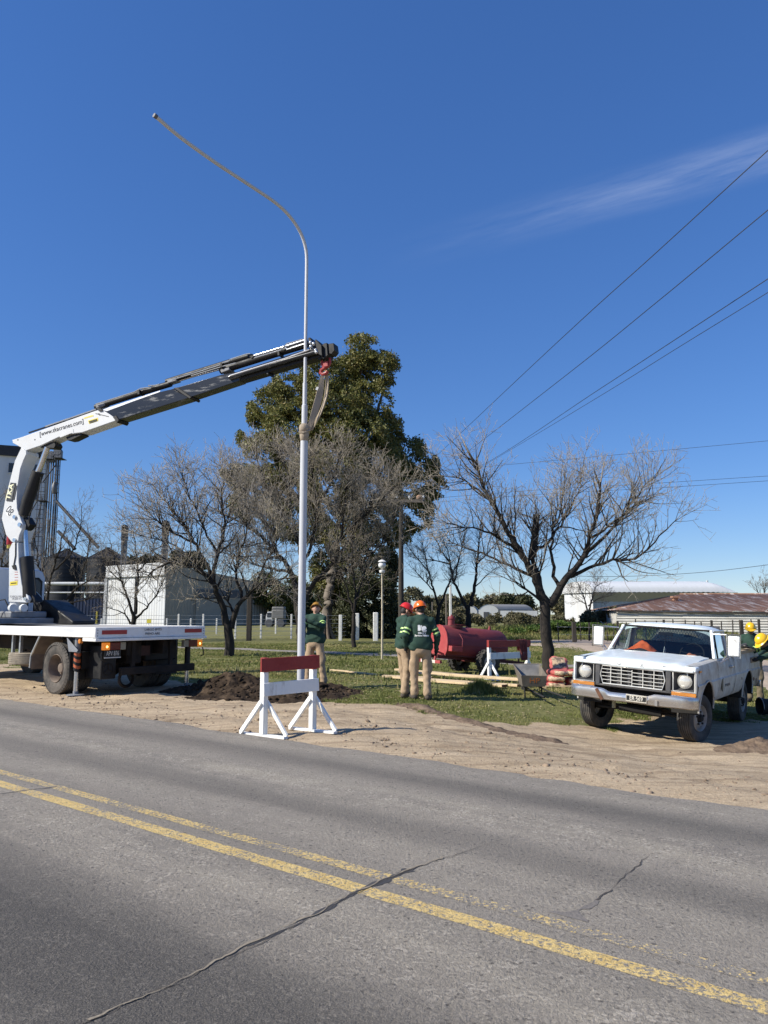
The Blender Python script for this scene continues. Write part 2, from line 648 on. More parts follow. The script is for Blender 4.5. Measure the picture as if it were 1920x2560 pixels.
def bound_n(s_):
    return 10.85 + 1.1 * sst(s_, -6.6, -5.2) + 1.3 * sst(s_, -5.0, -4.2) + 0.7 * sst(-s_, 10, 15) + 0.25 * np.sin(s_ * 0.9) + 0.18 * np.sin(s_ * 2.3 + 1)


def dirt_mask(x, y):
    n = x * RN.x + y * RN.y; s_ = x * RD.x + y * RD.y
    e = bound_n(s_) + 1.3 * (fbm(x * 0.9, y * 0.9, 31) - 0.47) + 0.7 * (fbm(x * 3.1, y * 3.1, 37) - 0.47)
    d = 1 - sst(n, e - 0.28, e + 0.28)
    # worn earth under the pickup and round it
    q = ((x - 6.3) / 2.6) ** 2 + ((y - 13.4) / 1.7) ** 2
    d = np.maximum(d, (1 - sst(q + 1.2 * (fbm(x * 1.5, y * 1.5, 41) - 0.47), 0.55, 1.0)) * 0.9)
    return d


xs = axis_vals(-900, -9, 11.5, 900, 0.11)
ys = axis_vals(-300, 8.0, 27.0, 2500, 0.11)
GX, GY = np.meshgrid(xs, ys)
GZ = gz(GX, GY)
nx, ny = len(xs), len(ys)
I = np.arange(nx * ny).reshape(ny, nx)
quad = np.stack([I[:-1, :-1], I[:-1, 1:], I[1:, 1:], I[1:, :-1]], -1).reshape(-1, 4)
dm = dirt_mask(GX, GY)
_n0 = GX * RN.x + GY * RN.y; _s0 = GX * RD.x + GY * RD.y
# ruts and lumps in the dirt
GZ = GZ + dm * sst(GX * RN.x + GY * RN.y, 7.0, 8.2) * (0.05 * (fbm(GX * 3.5, GY * 3.5, 51) - 0.47) + 0.035 * (fbm(GX * 9, GY * 9, 53) - 0.47) + 0.05 * (fbm(_s0 * 0.9, _n0 * 6.5, 57) - 0.47))
me = np_mesh('ground', np.stack([GX, GY, GZ], -1).reshape(-1, 3), [quad])
smooth(me)
point_attr(me, 'dirt', dm.ravel())
_n = GX * RN.x + GY * RN.y; _s = GX * RD.x + GY * RD.y
lush = sst(_n, 9, 12) * (1 - sst(GY, 30, 60)) * (0.55 + 0.9 * (fbm(GX * 0.5, GY * 0.5, 61) - 0.47))
point_attr(me, 'lush', np.clip(lush, 0, 1).ravel())


def ground_mat():
    m, nt, b = _mat('earth_and_grass')
    N, L = nt.nodes, nt.links

    def noise(sc, det=5, ro=0.6, vec=None):
        n = N.new('ShaderNodeTexNoise'); n.inputs['Scale'].default_value = sc
        n.inputs['Detail'].default_value = det; n.inputs['Roughness'].default_value = ro
        L.new(vec if vec is not None else geo.outputs['Position'], n.inputs['Vector']); return n

    def ramp(fac, a, c, pa=0.3, pc=0.7, mid=None):
        r = N.new('ShaderNodeValToRGB'); e = r.color_ramp.elements
        e[0].position = pa; e[0].color = rgb(a); e[1].position = pc; e[1].color = rgb(c)
        if mid: k = e.new((pa + pc) / 2); k.color = rgb(mid)
        L.new(fac, r.inputs['Fac']); return r

    def mix(f, a, c):
        x = N.new('ShaderNodeMix'); x.data_type = 'RGBA'
        if isinstance(f, float): x.inputs['Factor'].default_value = f
        else: L.new(f, x.inputs['Factor'])
        L.new(a, x.inputs[6]); L.new(c, x.inputs[7]); return x.outputs[2]
    geo = N.new('ShaderNodeNewGeometry')
    # dirt, streaked along the road
    mp = N.new('ShaderNodeMapping'); mp.vector_type = 'POINT'
    mp.inputs['Rotation'].default_value = (0, 0, math.radians(38.5)); mp.inputs['Scale'].default_value = (0.35, 2.2, 1)
    L.new(geo.outputs['Position'], mp.inputs['Vector'])
    ns = noise(1.6, 8, 0.62, mp.outputs[0])
    dc = ramp(ns.outputs['Fac'], (0.27, 0.20, 0.125), (0.58, 0.455, 0.31), 0.30, 0.66, (0.455, 0.348, 0.23))
    nf = noise(34, 5, 0.7); dc2 = ramp(nf.outputs['Fac'], (0.25, 0.185, 0.118), (0.60, 0.475, 0.325), 0.36, 0.66)
    dcol = mix(0.38, dc.outputs[0], dc2.outputs[0])
    mp2 = N.new('ShaderNodeMapping'); mp2.inputs['Rotation'].default_value = (0, 0, math.radians(38.5)); mp2.inputs['Scale'].default_value = (0.5, 7.5, 1)
    L.new(geo.outputs['Position'], mp2.inputs['Vector'])
    nt2 = noise(1.0, 6, 0.6, mp2.outputs[0]); tr_ = ramp(nt2.outputs['Fac'], (1, 1, 1), (0, 0, 0), 0.36, 0.50)
    rut = N.new('ShaderNodeRGB'); rut.outputs[0].default_value = rgb((0.215, 0.155, 0.10))
    mt = N.new('ShaderNodeMath'); mt.operation = 'MULTIPLY'; mt.inputs[1].default_value = 0.6
    L.new(tr_.outputs[0], mt.inputs[0]); dcol = mix(mt.outputs[0], dcol, rut.outputs[0])
    nsp = noise(48, 3, 0.8); sp_ = ramp(nsp.outputs['Fac'], (1, 1, 1), (0, 0, 0), 0.33, 0.40)
    ms = N.new('ShaderNodeMath'); ms.operation = 'MULTIPLY'; ms.inputs[1].default_value = 0.6
    L.new(sp_.outputs[0], ms.inputs[0]); dk_ = N.new('ShaderNodeRGB'); dk_.outputs[0].default_value = rgb((0.13, 0.09, 0.06)); dcol = mix(ms.outputs[0], dcol, dk_.outputs[0])
    nb = noise(1.1, 6, 0.65); dk = ramp(nb.outputs['Fac'], (0, 0, 0), (1, 1, 1), 0.58, 0.74)
    dark = N.new('ShaderNodeRGB'); dark.outputs[0].default_value = rgb((0.165, 0.117, 0.075))
    mul = N.new('ShaderNodeMath'); mul.operation = 'MULTIPLY'; mul.inputs[1].default_value = 0.8
    L.new(dk.outputs[0], mul.inputs[0]); dcol = mix(mul.outputs[0], dcol, dark.outputs[0])
    # grass
    n1 = noise(0.8, 6, 0.6); n2 = noise(22, 4, 0.7)
    g1 = ramp(n1.outputs['Fac'], (0.12, 0.125, 0.038), (0.29, 0.255, 0.115), 0.3, 0.72, (0.20, 0.19, 0.07))
    g2 = ramp(n2.outputs['Fac'], (0.07, 0.08, 0.025), (0.29, 0.25, 0.115), 0.3, 0.75)
    gcol = mix(0.42, g1.outputs[0], g2.outputs[0])
    lu = N.new('ShaderNodeAttribute'); lu.attribute_name = 'lush'
    lcol = N.new('ShaderNodeRGB'); lcol.outputs[0].default_value = rgb((0.085, 0.115, 0.028))
    lm = N.new('ShaderNodeMath'); lm.operation = 'MULTIPLY'; lm.inputs[1].default_value = 0.5
    L.new(lu.outputs['Fac'], lm.inputs[0]); gcol = mix(lm.outputs[0], gcol, lcol.outputs[0])
    at = N.new('ShaderNodeAttribute'); at.attribute_name = 'dirt'
    n3 = noise(7, 6, 0.7)
    ad = N.new('ShaderNodeMath'); ad.operation = 'MULTIPLY_ADD'; ad.inputs[1].default_value = 0.9; ad.inputs[2].default_value = -0.45
    L.new(n3.outputs['Fac'], ad.inputs[0])
    sm = N.new('ShaderNodeMath'); sm.operation = 'ADD'; L.new(ad.outputs[0], sm.inputs[0]); L.new(at.outputs['Fac'], sm.inputs[1])
    st = N.new('ShaderNodeMapRange'); st.interpolation_type = 'SMOOTHSTEP'
    st.inputs['From Min'].default_value = 0.4; st.inputs['From Max'].default_value = 0.6
    L.new(sm.outputs[0], st.inputs['Value'])
    col = mix(st.outputs[0], gcol, dcol)
    L.new(col, b.inputs['Base Color'])
    b.inputs['Roughness'].default_value = 0.95; b.inputs['Specular IOR Level'].default_value = 0.15
    nh = noise(26, 8, 0.72); nh2 = noise(4, 5, 0.6)
    hs = N.new('ShaderNodeMath'); hs.operation = 'ADD'; L.new(nh.outputs['Fac'], hs.inputs[0]); L.new(nh2.outputs['Fac'], hs.inputs[1])
    bp = N.new('ShaderNodeBump'); bp.inputs['Strength'].default_value = 0.8; bp.inputs['Distance'].default_value = 0.025
    L.new(hs.outputs[0], bp.inputs['Height']); L.new(bp.outputs[0], b.inputs['Normal'])
    return m


tag(link_mesh('ground', me, ground_mat()), 'flat verge of bare tan earth and short green grass', None, None, 'structure')


# ------------------------------------------------------------ asphalt
def asphalt_nodes(nt):
    N, L = nt.nodes, nt.links
    geo = N.new('ShaderNodeNewGeometry')
    rot = N.new('ShaderNodeMapping'); rot.inputs['Rotation'].default_value = (0, 0, math.radians(38.5))
    L.new(geo.outputs['Position'], rot.inputs['Vector'])          # x along the road, y across it
    st = N.new('ShaderNodeMapping'); st.inputs['Scale'].default_value = (0.16, 1.0, 1)
    L.new(rot.outputs[0], st.inputs['Vector'])

    def noise(sc, det, ro, vec):
        n = N.new('ShaderNodeTexNoise'); n.inputs['Scale'].default_value = sc
        n.inputs['Detail'].default_value = det; n.inputs['Roughness'].default_value = ro
        L.new(vec, n.inputs['Vector']); return n.outputs['Fac']

    def mr(v, a, c, t0=0, t1=1, sm=True):
        r = N.new('ShaderNodeMapRange'); r.interpolation_type = 'SMOOTHSTEP' if sm else 'LINEAR'
        for k, q in (('From Min', a), ('From Max', c), ('To Min', t0), ('To Max', t1)): r.inputs[k].default_value = q
        L.new(v, r.inputs['Value']); return r.outputs[0]

    def math_(op, a, c):
        r = N.new('ShaderNodeMath'); r.operation = op
        for i, q in enumerate((a, c)):
            if isinstance(q, (int, float)): r.inputs[i].default_value = q
            else: L.new(q, r.inputs[i])
        return r.outputs[0]

    def mix(f, a, c):
        x = N.new('ShaderNodeMix'); x.data_type = 'RGBA'
        if isinstance(f, (int, float)): x.inputs['Factor'].default_value = f
        else: L.new(f, x.inputs['Factor'])
        for i, q in ((6, a), (7, c)):
            if isinstance(q, tuple): x.inputs[i].default_value = rgb(q)
            else: L.new(q, x.inputs[i])
        return x.outputs[2]
    sep = N.new('ShaderNodeSeparateXYZ'); L.new(rot.outputs[0], sep.inputs[0])
    y = sep.outputs['Y']
    # worn wheel paths: pale dusty strips and dark oily strips at fixed places across the road
    wob = math_('MULTIPLY', math_('SUBTRACT', noise(0.5, 4, 0.6, st.outputs[0]), 0.5), 0.8)
    yy = math_('ADD', y, wob)

    def strip(c, w):
        return mr(math_('ABSOLUTE', math_('SUBTRACT', yy, c), 0), 0, w, 1, 0)
    pale = math_('MAXIMUM', strip(5.5, 0.55), math_('MULTIPLY', strip(3.25, 0.75), 0.75))
    pale = math_('MAXIMUM', pale, math_('MULTIPLY', strip(4.3, 0.5), 0.45))
    pale = math_('MAXIMUM', pale, math_('MULTIPLY', strip(6.9, 0.5), 0.55))
    dark = math_('MAXIMUM', math_('MULTIPLY', strip(2.0, 1.3), 1.25), math_('MULTIPLY', strip(6.25, 0.35), 0.6))
    dark = math_('MAXIMUM', dark, math_('MULTIPLY', strip(4.8, 0.4), 0.35))
    n1 = noise(0.9, 6, 0.62, st.outputs[0])
    base = mix(mr(n1, 0.3, 0.7), (0.23, 0.204, 0.168), (0.32, 0.28, 0.228))
    base = mix(math_('MULTIPLY', dark, mr(n1, 0.25, 0.65, 1.0, 0.72)), base, (0.09, 0.081, 0.07))
    pm = math_('MULTIPLY', pale, mr(noise(3.0, 6, 0.7, st.outputs[0]), 0.35, 0.65))
    base = mix(math_('MULTIPLY', pm, 0.85), base, (0.42, 0.365, 0.285))
    # aggregate: pale stones, dark pits
    vo = N.new('ShaderNodeTexVoronoi'); vo.inputs['Scale'].default_value = 58
    L.new(geo.outputs['Position'], vo.inputs['Vector'])
    sepc = N.new('ShaderNodeSeparateColor'); L.new(vo.outputs['Color'], sepc.inputs[0])
    nfl = noise(5.5, 4, 0.6, geo.outputs['Position'])
    lightf = math_('MULTIPLY', mr(sepc.outputs[0], 0.55, 0.9), mr(nfl, 0.35, 0.7))
    lightf = math_('MULTIPLY', lightf, math_('ADD', 0.16, math_('MULTIPLY', pale, 0.85)))
    base = mix(lightf, base, (0.55, 0.48, 0.39))
    nm = noise(42, 4, 0.8, geo.outputs['Position'])
    pit = math_('MULTIPLY', mr(nm, 0.44, 0.33), 0.6)
    base = mix(pit, base, (0.05, 0.045, 0.042))
    v2 = N.new('ShaderNodeTexVoronoi'); v2.inputs['Scale'].default_value = 34
    wv = N.new('ShaderNodeVectorMath'); wv.operation = 'ADD'
    nw = N.new('ShaderNodeTexNoise'); nw.inputs['Scale'].default_value = 60; L.new(geo.outputs['Position'], nw.inputs['Vector'])
    nws = N.new('ShaderNodeVectorMath'); nws.operation = 'SCALE'; nws.inputs['Scale'].default_value = 0.03
    L.new(nw.outputs['Color'], nws.inputs[0]); L.new(geo.outputs['Position'], wv.inputs[0]); L.new(nws.outputs[0], wv.inputs[1])
    L.new(wv.outputs[0], v2.inputs['Vector'])
    s2 = N.new('ShaderNodeSeparateColor'); L.new(v2.outputs['Color'], s2.inputs[0])
    near = mr(v2.outputs['Distance'], 0.55, 0.15)
    base = mix(math_('MULTIPLY', math_('MULTIPLY', mr(s2.outputs[1], 0.84, 0.92), near), 0.7), base, (0.055, 0.048, 0.042))
    base = mix(math_('MULTIPLY', math_('MULTIPLY', mr(s2.outputs[2], 0.74, 0.88), near), math_('ADD', 0.22, math_('MULTIPLY', pale, 0.8))), base, (0.64, 0.56, 0.44))
    nm2 = noise(140, 3, 0.7, geo.outputs['Position'])
    base = mix(mr(nm2, 0.48, 0.70, 0, 0.5), base, (0.42, 0.365, 0.30))
    h = math_('ADD', mr(nm, 0.3, 0.6), math_('MULTIPLY', nm2, 0.7))
    bp = N.new('ShaderNodeBump'); bp.inputs['Strength'].default_value = 0.8; bp.inputs['Distance'].default_value = 0.010
    L.new(h, bp.inputs['Height'])
    return base, bp.outputs[0], nm, noise, mr, math_, mix, geo, st, rot, nm2


def asphalt_mat():
    m, nt, b = _mat('worn_asphalt')
    base, nrm, *_ = asphalt_nodes(nt)
    nt.links.new(base, b.inputs['Base Color']); nt.links.new(nrm, b.inputs['Normal'])
    b.inputs['Roughness'].default_value = 0.82; b.inputs['Specular IOR Level'].default_value = 0.35
    return m


def line_mat(wear, fade=0.0):
    m, nt, b = _mat('worn_yellow_paint')
    base, nrm, nm, noise, mr, math_, mix, geo, st, rot, nm2 = asphalt_nodes(nt)
    big = noise(1.3, 6, 0.65, rot.outputs[0])
    fine = math_('ADD', math_('MULTIPLY', nm, 0.62), math_('MULTIPLY', noise(26, 5, 0.7, geo.outputs['Position']), 0.5))
    w = math_('ADD', fine, math_('MULTIPLY', math_('SUBTRACT', big, 0.5), 0.42))
    sx_ = N_ = nt.nodes.new('ShaderNodeSeparateXYZ'); nt.links.new(rot.outputs[0], sx_.inputs[0])
    w = math_('SUBTRACT', w, math_('MULTIPLY', mr(sx_.outputs['X'], -3.4, -2.4), fade))
    keep = mr(w, wear, wear + 0.07)
    ycol = mix(mr(noise(9, 5, 0.7, geo.outputs['Position']), 0.3, 0.7), (0.70, 0.475, 0.15), (0.82, 0.60, 0.235))
    nt.links.new(mix(math_('MULTIPLY', keep, 0.93), base, ycol), b.inputs['Base Color'])
    nt.links.new(nrm, b.inputs['Normal']); b.inputs['Roughness'].default_value = 0.75
    return m


def rd(s_, n_, z=0.0):
    return (RD.x * s_ + RN.x * n_, RD.y * s_ + RN.y * n_, z)


ss = np.concatenate([np.linspace(-700, -60, 40), np.arange(-59, 30, 0.12), np.linspace(31, 400, 30)])
rows = []
edge = 7.22 + 0.22 * (fbm(ss * 0.8, ss * 0 + 2, 71) - 0.47) + 0.14 * (fbm(ss * 3.5, ss * 0 + 5, 73) - 0.47)
V = []; F = []
for k, s_ in enumerate(ss):
    V += [rd(s_, -0.9, -0.25), rd(s_, -0.85, 0), rd(s_, 2.5, 0.0), rd(s_, edge[k] - 0.1, 0.0), rd(s_, edge[k], -0.012), rd(s_, edge[k] + 0.03, -0.09)]
I = np.arange(len(ss) * 6).reshape(-1, 6)
quad = np.stack([I[:-1, :-1], I[1:, :-1], I[1:, 1:], I[:-1, 1:]], -1).reshape(-1, 4)
me = np_mesh('road', V, [quad]); smooth(me, 30)
tag(link_mesh('road', me, asphalt_mat()), 'grey worn asphalt road with dusty wheel paths', None, None, 'structure')


def strip_sheet(name, n0, n1, s0, s1, mat, z, step=0.25, jit=0.0):
    s_ = np.arange(s0, s1, step)
    a = n0 + jit * (fbm(s_ * 5, s_ * 0, 81) - 0.47); c = n1 + jit * (fbm(s_ * 5, s_ * 0 + 9, 83) - 0.47)
    V = [p for k in range(len(s_)) for p in (rd(s_[k], a[k], z), rd(s_[k], c[k], z))]
    I = np.arange(len(V)).reshape(-1, 2)
    me = np_mesh(name, V, [np.stack([I[:-1, 0], I[1:, 0], I[1:, 1], I[:-1, 1]], -1)])
    return link_mesh(name, me, mat)


tag(strip_sheet('road_marking', 3.585, 3.715, -90, 12, line_mat(0.485), 0.0015, jit=0.02), 'broad yellow centre line nearer the camera', None, None, 'structure')
tag(strip_sheet('road_marking', 3.855, 3.965, -90, 12, line_mat(0.53, 0.05), 0.0015, jit=0.02), 'thin worn yellow centre line farther from the camera', None, None, 'structure')

# cracks sealed with tar
tar = M('tar_seal', (0.062, 0.058, 0.054), 0.6, var=0.3, scale=14, bump=0.3, bscale=60)
tar3 = M('faint_tar', (0.175, 0.155, 0.135), 0.85, var=0.2, scale=20, bump=0.4, bscale=60)
tar2 = M('thin_tar', (0.125, 0.112, 0.099), 0.8, var=0.25, scale=14, bump=0.3, bscale=60)
crk = M('open_crack', (0.075, 0.064, 0.054), 0.95, var=0.3, scale=30)
grit = M('crack_grit', (0.25, 0.21, 0.155), 0.95, var=0.4, scale=50)


def crack(name, pts, w0, w1, mat, z, seed, lab, amp=0.035):
    """pts: (s, n); a ragged ribbon following them"""
    pts = np.array(pts, float); L_ = np.concatenate([[0], np.cumsum(np.hypot(*np.diff(pts, axis=0).T))])
    t = np.arange(0, L_[-1], 0.03)
    s_ = np.interp(t, L_, pts[:, 0]); n_ = np.interp(t, L_, pts[:, 1])
    s_ = s_ + amp * 2 * (fbm(t * 2.2, t * 0, seed) - 0.47) + amp * 1.5 * (fbm(t * 8, t * 0, seed + 1) - 0.47) + amp * 0.7 * (fbm(t * 26, t * 0, seed + 2) - 0.47)
    wd = (w0 + (w1 - w0) * t / L_[-1]) * np.clip(3.4 * fbm(t * 7, t * 0, seed + 3 + int(w0 * 1e4)) - 0.75, 0.12, 2.2)
    V = []
    for k in range(len(t)):
        V += [rd(s_[k] - wd[k] / 2, n_[k], z), rd(s_[k] + wd[k] / 2, n_[k], z)]
    I = np.arange(len(V)).reshape(-1, 2)
    me = np_mesh(name, V, [np.stack([I[:-1, 0], I[:-1, 1], I[1:, 1], I[1:, 0]], -1)])
    return tag(link_mesh(name, me, mat), lab, None, None, 'structure')


#crack('crack_seal', [(-2.93, 0.9), (-2.96, 1.84), (-2.98, 2.2)], 0.02, 0.008, tar2, 0.007, 11, 'tar seal at the near end of the long crack')
crack('crack_seal', [(-3.0, 2.7), (-3.02, 3.2), (-3.07, 3.6), (-3.06, 3.92), (-3.06, 4.12)], 0.02, 0.075, tar, 0.0025, 13, 'broad tar seal where the crack crosses the yellow lines', 0.02)
crack('road_crack', [(-2.93, 0.9), (-2.96, 1.84), (-2.98, 2.53), (-3.02, 3.2), (-3.07, 3.6), (-3.06, 3.92), (-3.06, 4.05), (-3.01, 4.6), (-2.93, 5.1), (-2.9, 5.25)], 0.009, 0.005, crk, 0.004, 15, 'long dark crack running across the road')
crack('crack_grit', [(-2.97, 1.84), (-2.99, 2.53), (-3.03, 3.2), (-3.08, 3.6), (-3.07, 3.92), (-3.07, 4.1), (-3.03, 4.45)], 0.012, 0.014, grit, 0.0055, 15, 'pale grit lying in the long crack')
crack('road_crack', [(-1.9, 4.35), (-1.94, 4.85), (-1.98, 5.4)], 0.007, 0.005, crk, 0.0035, 21, 'short crack on the right side of the lane')
crack('crack_seal', [(-1.93, 4.02), (-1.92, 4.2), (-1.92, 4.36)], 0.16, 0.03, tar3, 0.002, 23, 'small dark tar patch right of the yellow lines')
crack('road_crack', [(-7.05, 3.92), (-7.2, 3.45), (-7.4, 2.9)], 0.03, 0.02, tar2, 0.003, 27, 'short tar line at the left end of the centre lines')


# ------------------------------------------------------------ far paths
def ribbon(name, near, far, mat, lab, dz=0.02, k=60, m=8):
    near = np.array([tuple(p)[:2] for p in near]); far = np.array([tuple(p)[:2] for p in far])

    def res(a):
        L_ = np.concatenate([[0], np.cumsum(np.hypot(*np.diff(a, axis=0).T))]); t = np.linspace(0, L_[-1], k)
        return np.stack([np.interp(t, L_, a[:, 0]), np.interp(t, L_, a[:, 1])], -1)
    A, B = res(near), res(far)
    A = A + 0.12 * (fbm(np.arange(k) * 0.6, np.zeros(k), 5) - 0.47)[:, None]
    rows = np.stack([A + (B - A) * q for q in np.linspace(0, 1, m)], 0)
    Z = gz(rows[..., 0], rows[..., 1]) + dz; Z[0] -= 0.06; Z[-1] -= 0.06
    V = np.concatenate([rows, Z[..., None]], -1).reshape(-1, 3)
    I = np.arange(k * m).reshape(m, k)
    me = np_mesh(name, V, [np.stack([I[:-1, :-1], I[:-1, 1:], I[1:, 1:], I[1:, :-1]], -1).reshape(-1, 4)]); smooth(me)
    return tag(link_mesh(name, me, mat), lab, None, None, 'structure')


path_m = M('path_concrete', (0.25, 0.225, 0.20), 0.9, var=0.25, scale=3, dirt=(0.16, 0.14, 0.10), dscale=2.5, damt=0.6, bump=0.3)
ribbon('footpath', [(-26, 40.5), (-9.5, 35.6), (-6.6, 33.9), (0.75, 29.0), (5.0, 26.6), (12, 24.0)],
       [(-26, 43.0), (-9.5, 37.6), (-6.6, 35.6), (0.75, 30.3), (5.0, 27.9), (12, 25.6)], path_m, 'narrow grey footpath crossing the grass')
track_m = M('track_earth', (0.43, 0.335, 0.245), 0.95, var=0.2, scale=2.5, dirt=(0.28, 0.21, 0.15), dscale=1.2, damt=0.6, bump=0.6, bscale=14)
ribbon('dirt_track', [(2.0, 40.5), (7.2, 37.2), (9.5, 33.8), (9.7, 26), (9.6, 20.0), (11, 14)], [(2.0, 46), (9.4, 48.2), (13.5, 48.5), (15.5, 30), (18, 20), (20, 14)], track_m,
       'pale dirt track curving behind the pickup', dz=0.03)

# ------------------------------------------------------------ soil thrown out of the hole
soil_m = M('dug_soil_shaded', (0.036, 0.025, 0.017), 0.97, var=0.55, scale=9, dirt=(0.115, 0.08, 0.052), dscale=4.0, damt=0.85, bump=1.0, bscale=22, spec=0.1, dthr=(0.5, 0.68))  # dark wet soil, with the truck's shade added into the base colour


def heap(name, x0, x1, y0, y1, hf, mat, step, lab, amp=0.11, seed=91):
    x = np.arange(x0, x1, step); y = np.arange(y0, y1, step)
    X, Y = np.meshgrid(x, y)
    h = hf(X, Y)
    rough = amp * (fbm(X * 4.5, Y * 4.5, seed) - 0.47) + amp * 0.7 * (fbm(X * 13, Y * 13, seed + 3) - 0.47) + amp * 0.5 * np.abs(fbm(X * 8, Y * 8, seed + 5) - 0.5)
    h = h + rough * np.clip(h / 0.10, 0, 1.3)
    Z = gz(X, Y) + h - 0.045
    I = np.arange(X.size).reshape(X.shape)
    q = np.stack([I[:-1, :-1], I[:-1, 1:], I[1:, 1:], I[1:, :-1]], -1).reshape(-1, 4)
    hm = h.ravel()
    q = q[(hm[q] > 0.012).any(1)]
    me = np_mesh(name, np.stack([X, Y, Z], -1).reshape(-1, 3), [q])
    bm = bmesh.new(); bm.from_mesh(me)
    bmesh.ops.delete(bm, geom=[v for v in bm.verts if not v.link_faces], context='VERTS'); bm.to_mesh(me); bm.free()
    smooth(me, 40)
    return tag(link_mesh(name, me, mat), lab, 'soil', None, 'stuff')


heap('soil_heap', -5.6, 0.6, 13.6, 18.0, soil_h, soil_m, 0.035, 'heap of dark freshly dug soil, toned darker for truck shade, round the foot of the new pole')
_pq = GT(1885, 1872)
soil2 = M('rut_soil', (0.14, 0.10, 0.072), 0.97, var=0.4, scale=9, dirt=(0.3, 0.22, 0.15), dscale=5.0, damt=0.8, bump=1.0, bscale=22, spec=0.1)
heap('soil_heap', _pq.x - 1.0, _pq.x + 2.0, _pq.y - 0.5, _pq.y + 0.7,
     lambda x, y: 0.17 * np.exp(-(((x - _pq.x - 0.3) / 0.75) ** 2 + ((y - _pq.y - 0.05) / 0.3) ** 2)), soil2, 0.035,
     'low ridge of churned brown earth beside the pickup front wheel', 0.08, 97)
heap('soil_heap', -0.6, 3.6, 9.6, 15.0,
     lambda x, y: 0.09 * np.exp(-((((x * RN.x + y * RN.y) - 10.7 - 0.25 * np.sin((x * RD.x + y * RD.y) * 1.3)) / 0.24) ** 2)) * sst(x, -0.3, 0.6) * (1 - sst(x, 2.2, 3.1)) * (0.5 + fbm(x * 2, y * 2, 8)), soil2, 0.035,
     'low rutted edge of earth along the grass', 0.09, 99)

# loose clods and stones
ico = bmesh.new(); bmesh.ops.create_icosphere(ico, subdivisions=1, radius=1)
IV = np.array([v.co[:] for v in ico.verts]); IF = np.array([[v.index for v in f.verts] for f in ico.faces]); ico.free()


def scatter_stones(name, pts, sizes, mat, lab, seed):
    r = np.random.default_rng(seed); k = len(pts)
    V = IV[None] * (1 + 0.35 * r.standard_normal((k, len(IV), 1))) * (np.stack([sizes * r.uniform(.7, 1.4, k), sizes * r.uniform(.7, 1.4, k), sizes * r.uniform(.4, .9, k)], -1))[:, None]
    V = V + pts[:, None]
    F = IF[None] + (np.arange(k) * len(IV))[:, None, None]
    me = np_mesh(name, V.reshape(-1, 3), [F.reshape(-1, 3)])
    return tag(link_mesh(name, me, mat), lab, None, None, 'stuff')


r = np.random.default_rng(9)
k = 2600
s_ = r.uniform(-17, 0, k); n_ = 7.1 + np.abs(r.normal(0, 1.6, k)); n_ = np.minimum(n_, 11.4)
p = np.stack([RD.x * s_ + RN.x * n_, RD.y * s_ + RN.y * n_], -1)
p = np.concatenate([p, gz(p[:, 0], p[:, 1])[:, None]], -1)
scatter_stones('loose_stones', p, np.abs(r.lognormal(-4.8, 0.55, k)).clip(0.004, 0.035), M('clod', (0.24, 0.175, 0.12), 0.95, var=0.5, scale=2),
               'small clods and pebbles scattered on the dirt shoulder', 10)
k = 900
x = r.uniform(-5.2, 0.4, k * 6); y = r.uniform(13.9, 17.4, k * 6); h = soil_h(x, y)
sel = r.uniform(0, 0.25, k * 6) < h; x, y, h = x[sel][:k], y[sel][:k], h[sel][:k]
scatter_stones('soil_clods', np.stack([x, y, gz(x, y) + h - 0.04], -1), r.lognormal(-3.8, 0.5, len(x)).clip(0.01, 0.07), soil_m, 'dark clods lying on and round the dug soil', 12)

# ------------------------------------------------------------ grass blades
grass_m = leafmat('grass_blade', [(0.10, 0.125, 0.03), (0.165, 0.19, 0.05), (0.26, 0.25, 0.085), (0.42, 0.35, 0.17)], 0.7, 0.3)


def grass(name, x, y, hgt, r, lab, lean=0.5, wid=0.006, zoff=None):
    k = len(x)
    nb = 4
    X = np.repeat(x, nb) + r.normal(0, 0.02, k * nb); Y = np.repeat(y, nb) + r.normal(0, 0.02, k * nb)
    h = np.repeat(hgt, nb) * r.uniform(0.5, 1.25, k * nb)
    Z = gz(X, Y) - 0.01
    if zoff is not None: Z = Z + np.repeat(zoff, nb)
    a = r.uniform(0, 2 * PI, k * nb); ln = r.uniform(0.1, lean, k * nb) * h
    wx, wy = -np.sin(a), np.cos(a); dx, dy = np.cos(a), np.sin(a)
    w = np.repeat(np.sqrt(X[::nb] ** 2 + Y[::nb] ** 2) / 14, nb) * wid
    b0 = np.stack([X - wx * w, Y - wy * w, Z], -1); b1 = np.stack([X + wx * w, Y + wy * w, Z], -1)
    m0 = np.stack([X + dx * ln * .35 - wx * w * .7, Y + dy * ln * .35 - wy * w * .7, Z + h * .6], -1)
    m1 = np.stack([X + dx * ln * .35 + wx * w * .7, Y + dy * ln * .35 + wy * w * .7, Z + h * .6], -1)
    t = np.stack([X + dx * ln, Y + dy * ln, Z + h], -1)
    V = np.stack([b0, b1, m1, m0, t], 1).reshape(-1, 3)
    o = np.arange(k * nb) * 5
    Q = np.stack([o, o + 1, o + 2, o + 3], -1); T = np.stack([o + 3, o + 2, o + 4], -1)
    me = np_mesh(name, V, [Q, T])
    tint = np.repeat(np.clip(0.50 + 1.3 * (fbm(x * 0.9, y * 0.9, 61) - 0.47) + r.normal(0, .16, k), 0, 1), nb)
    face_attr(me, 'tint', np.concatenate([tint, tint]))
    return tag(link_mesh(name, me, grass_m), lab, None, None, 'stuff')


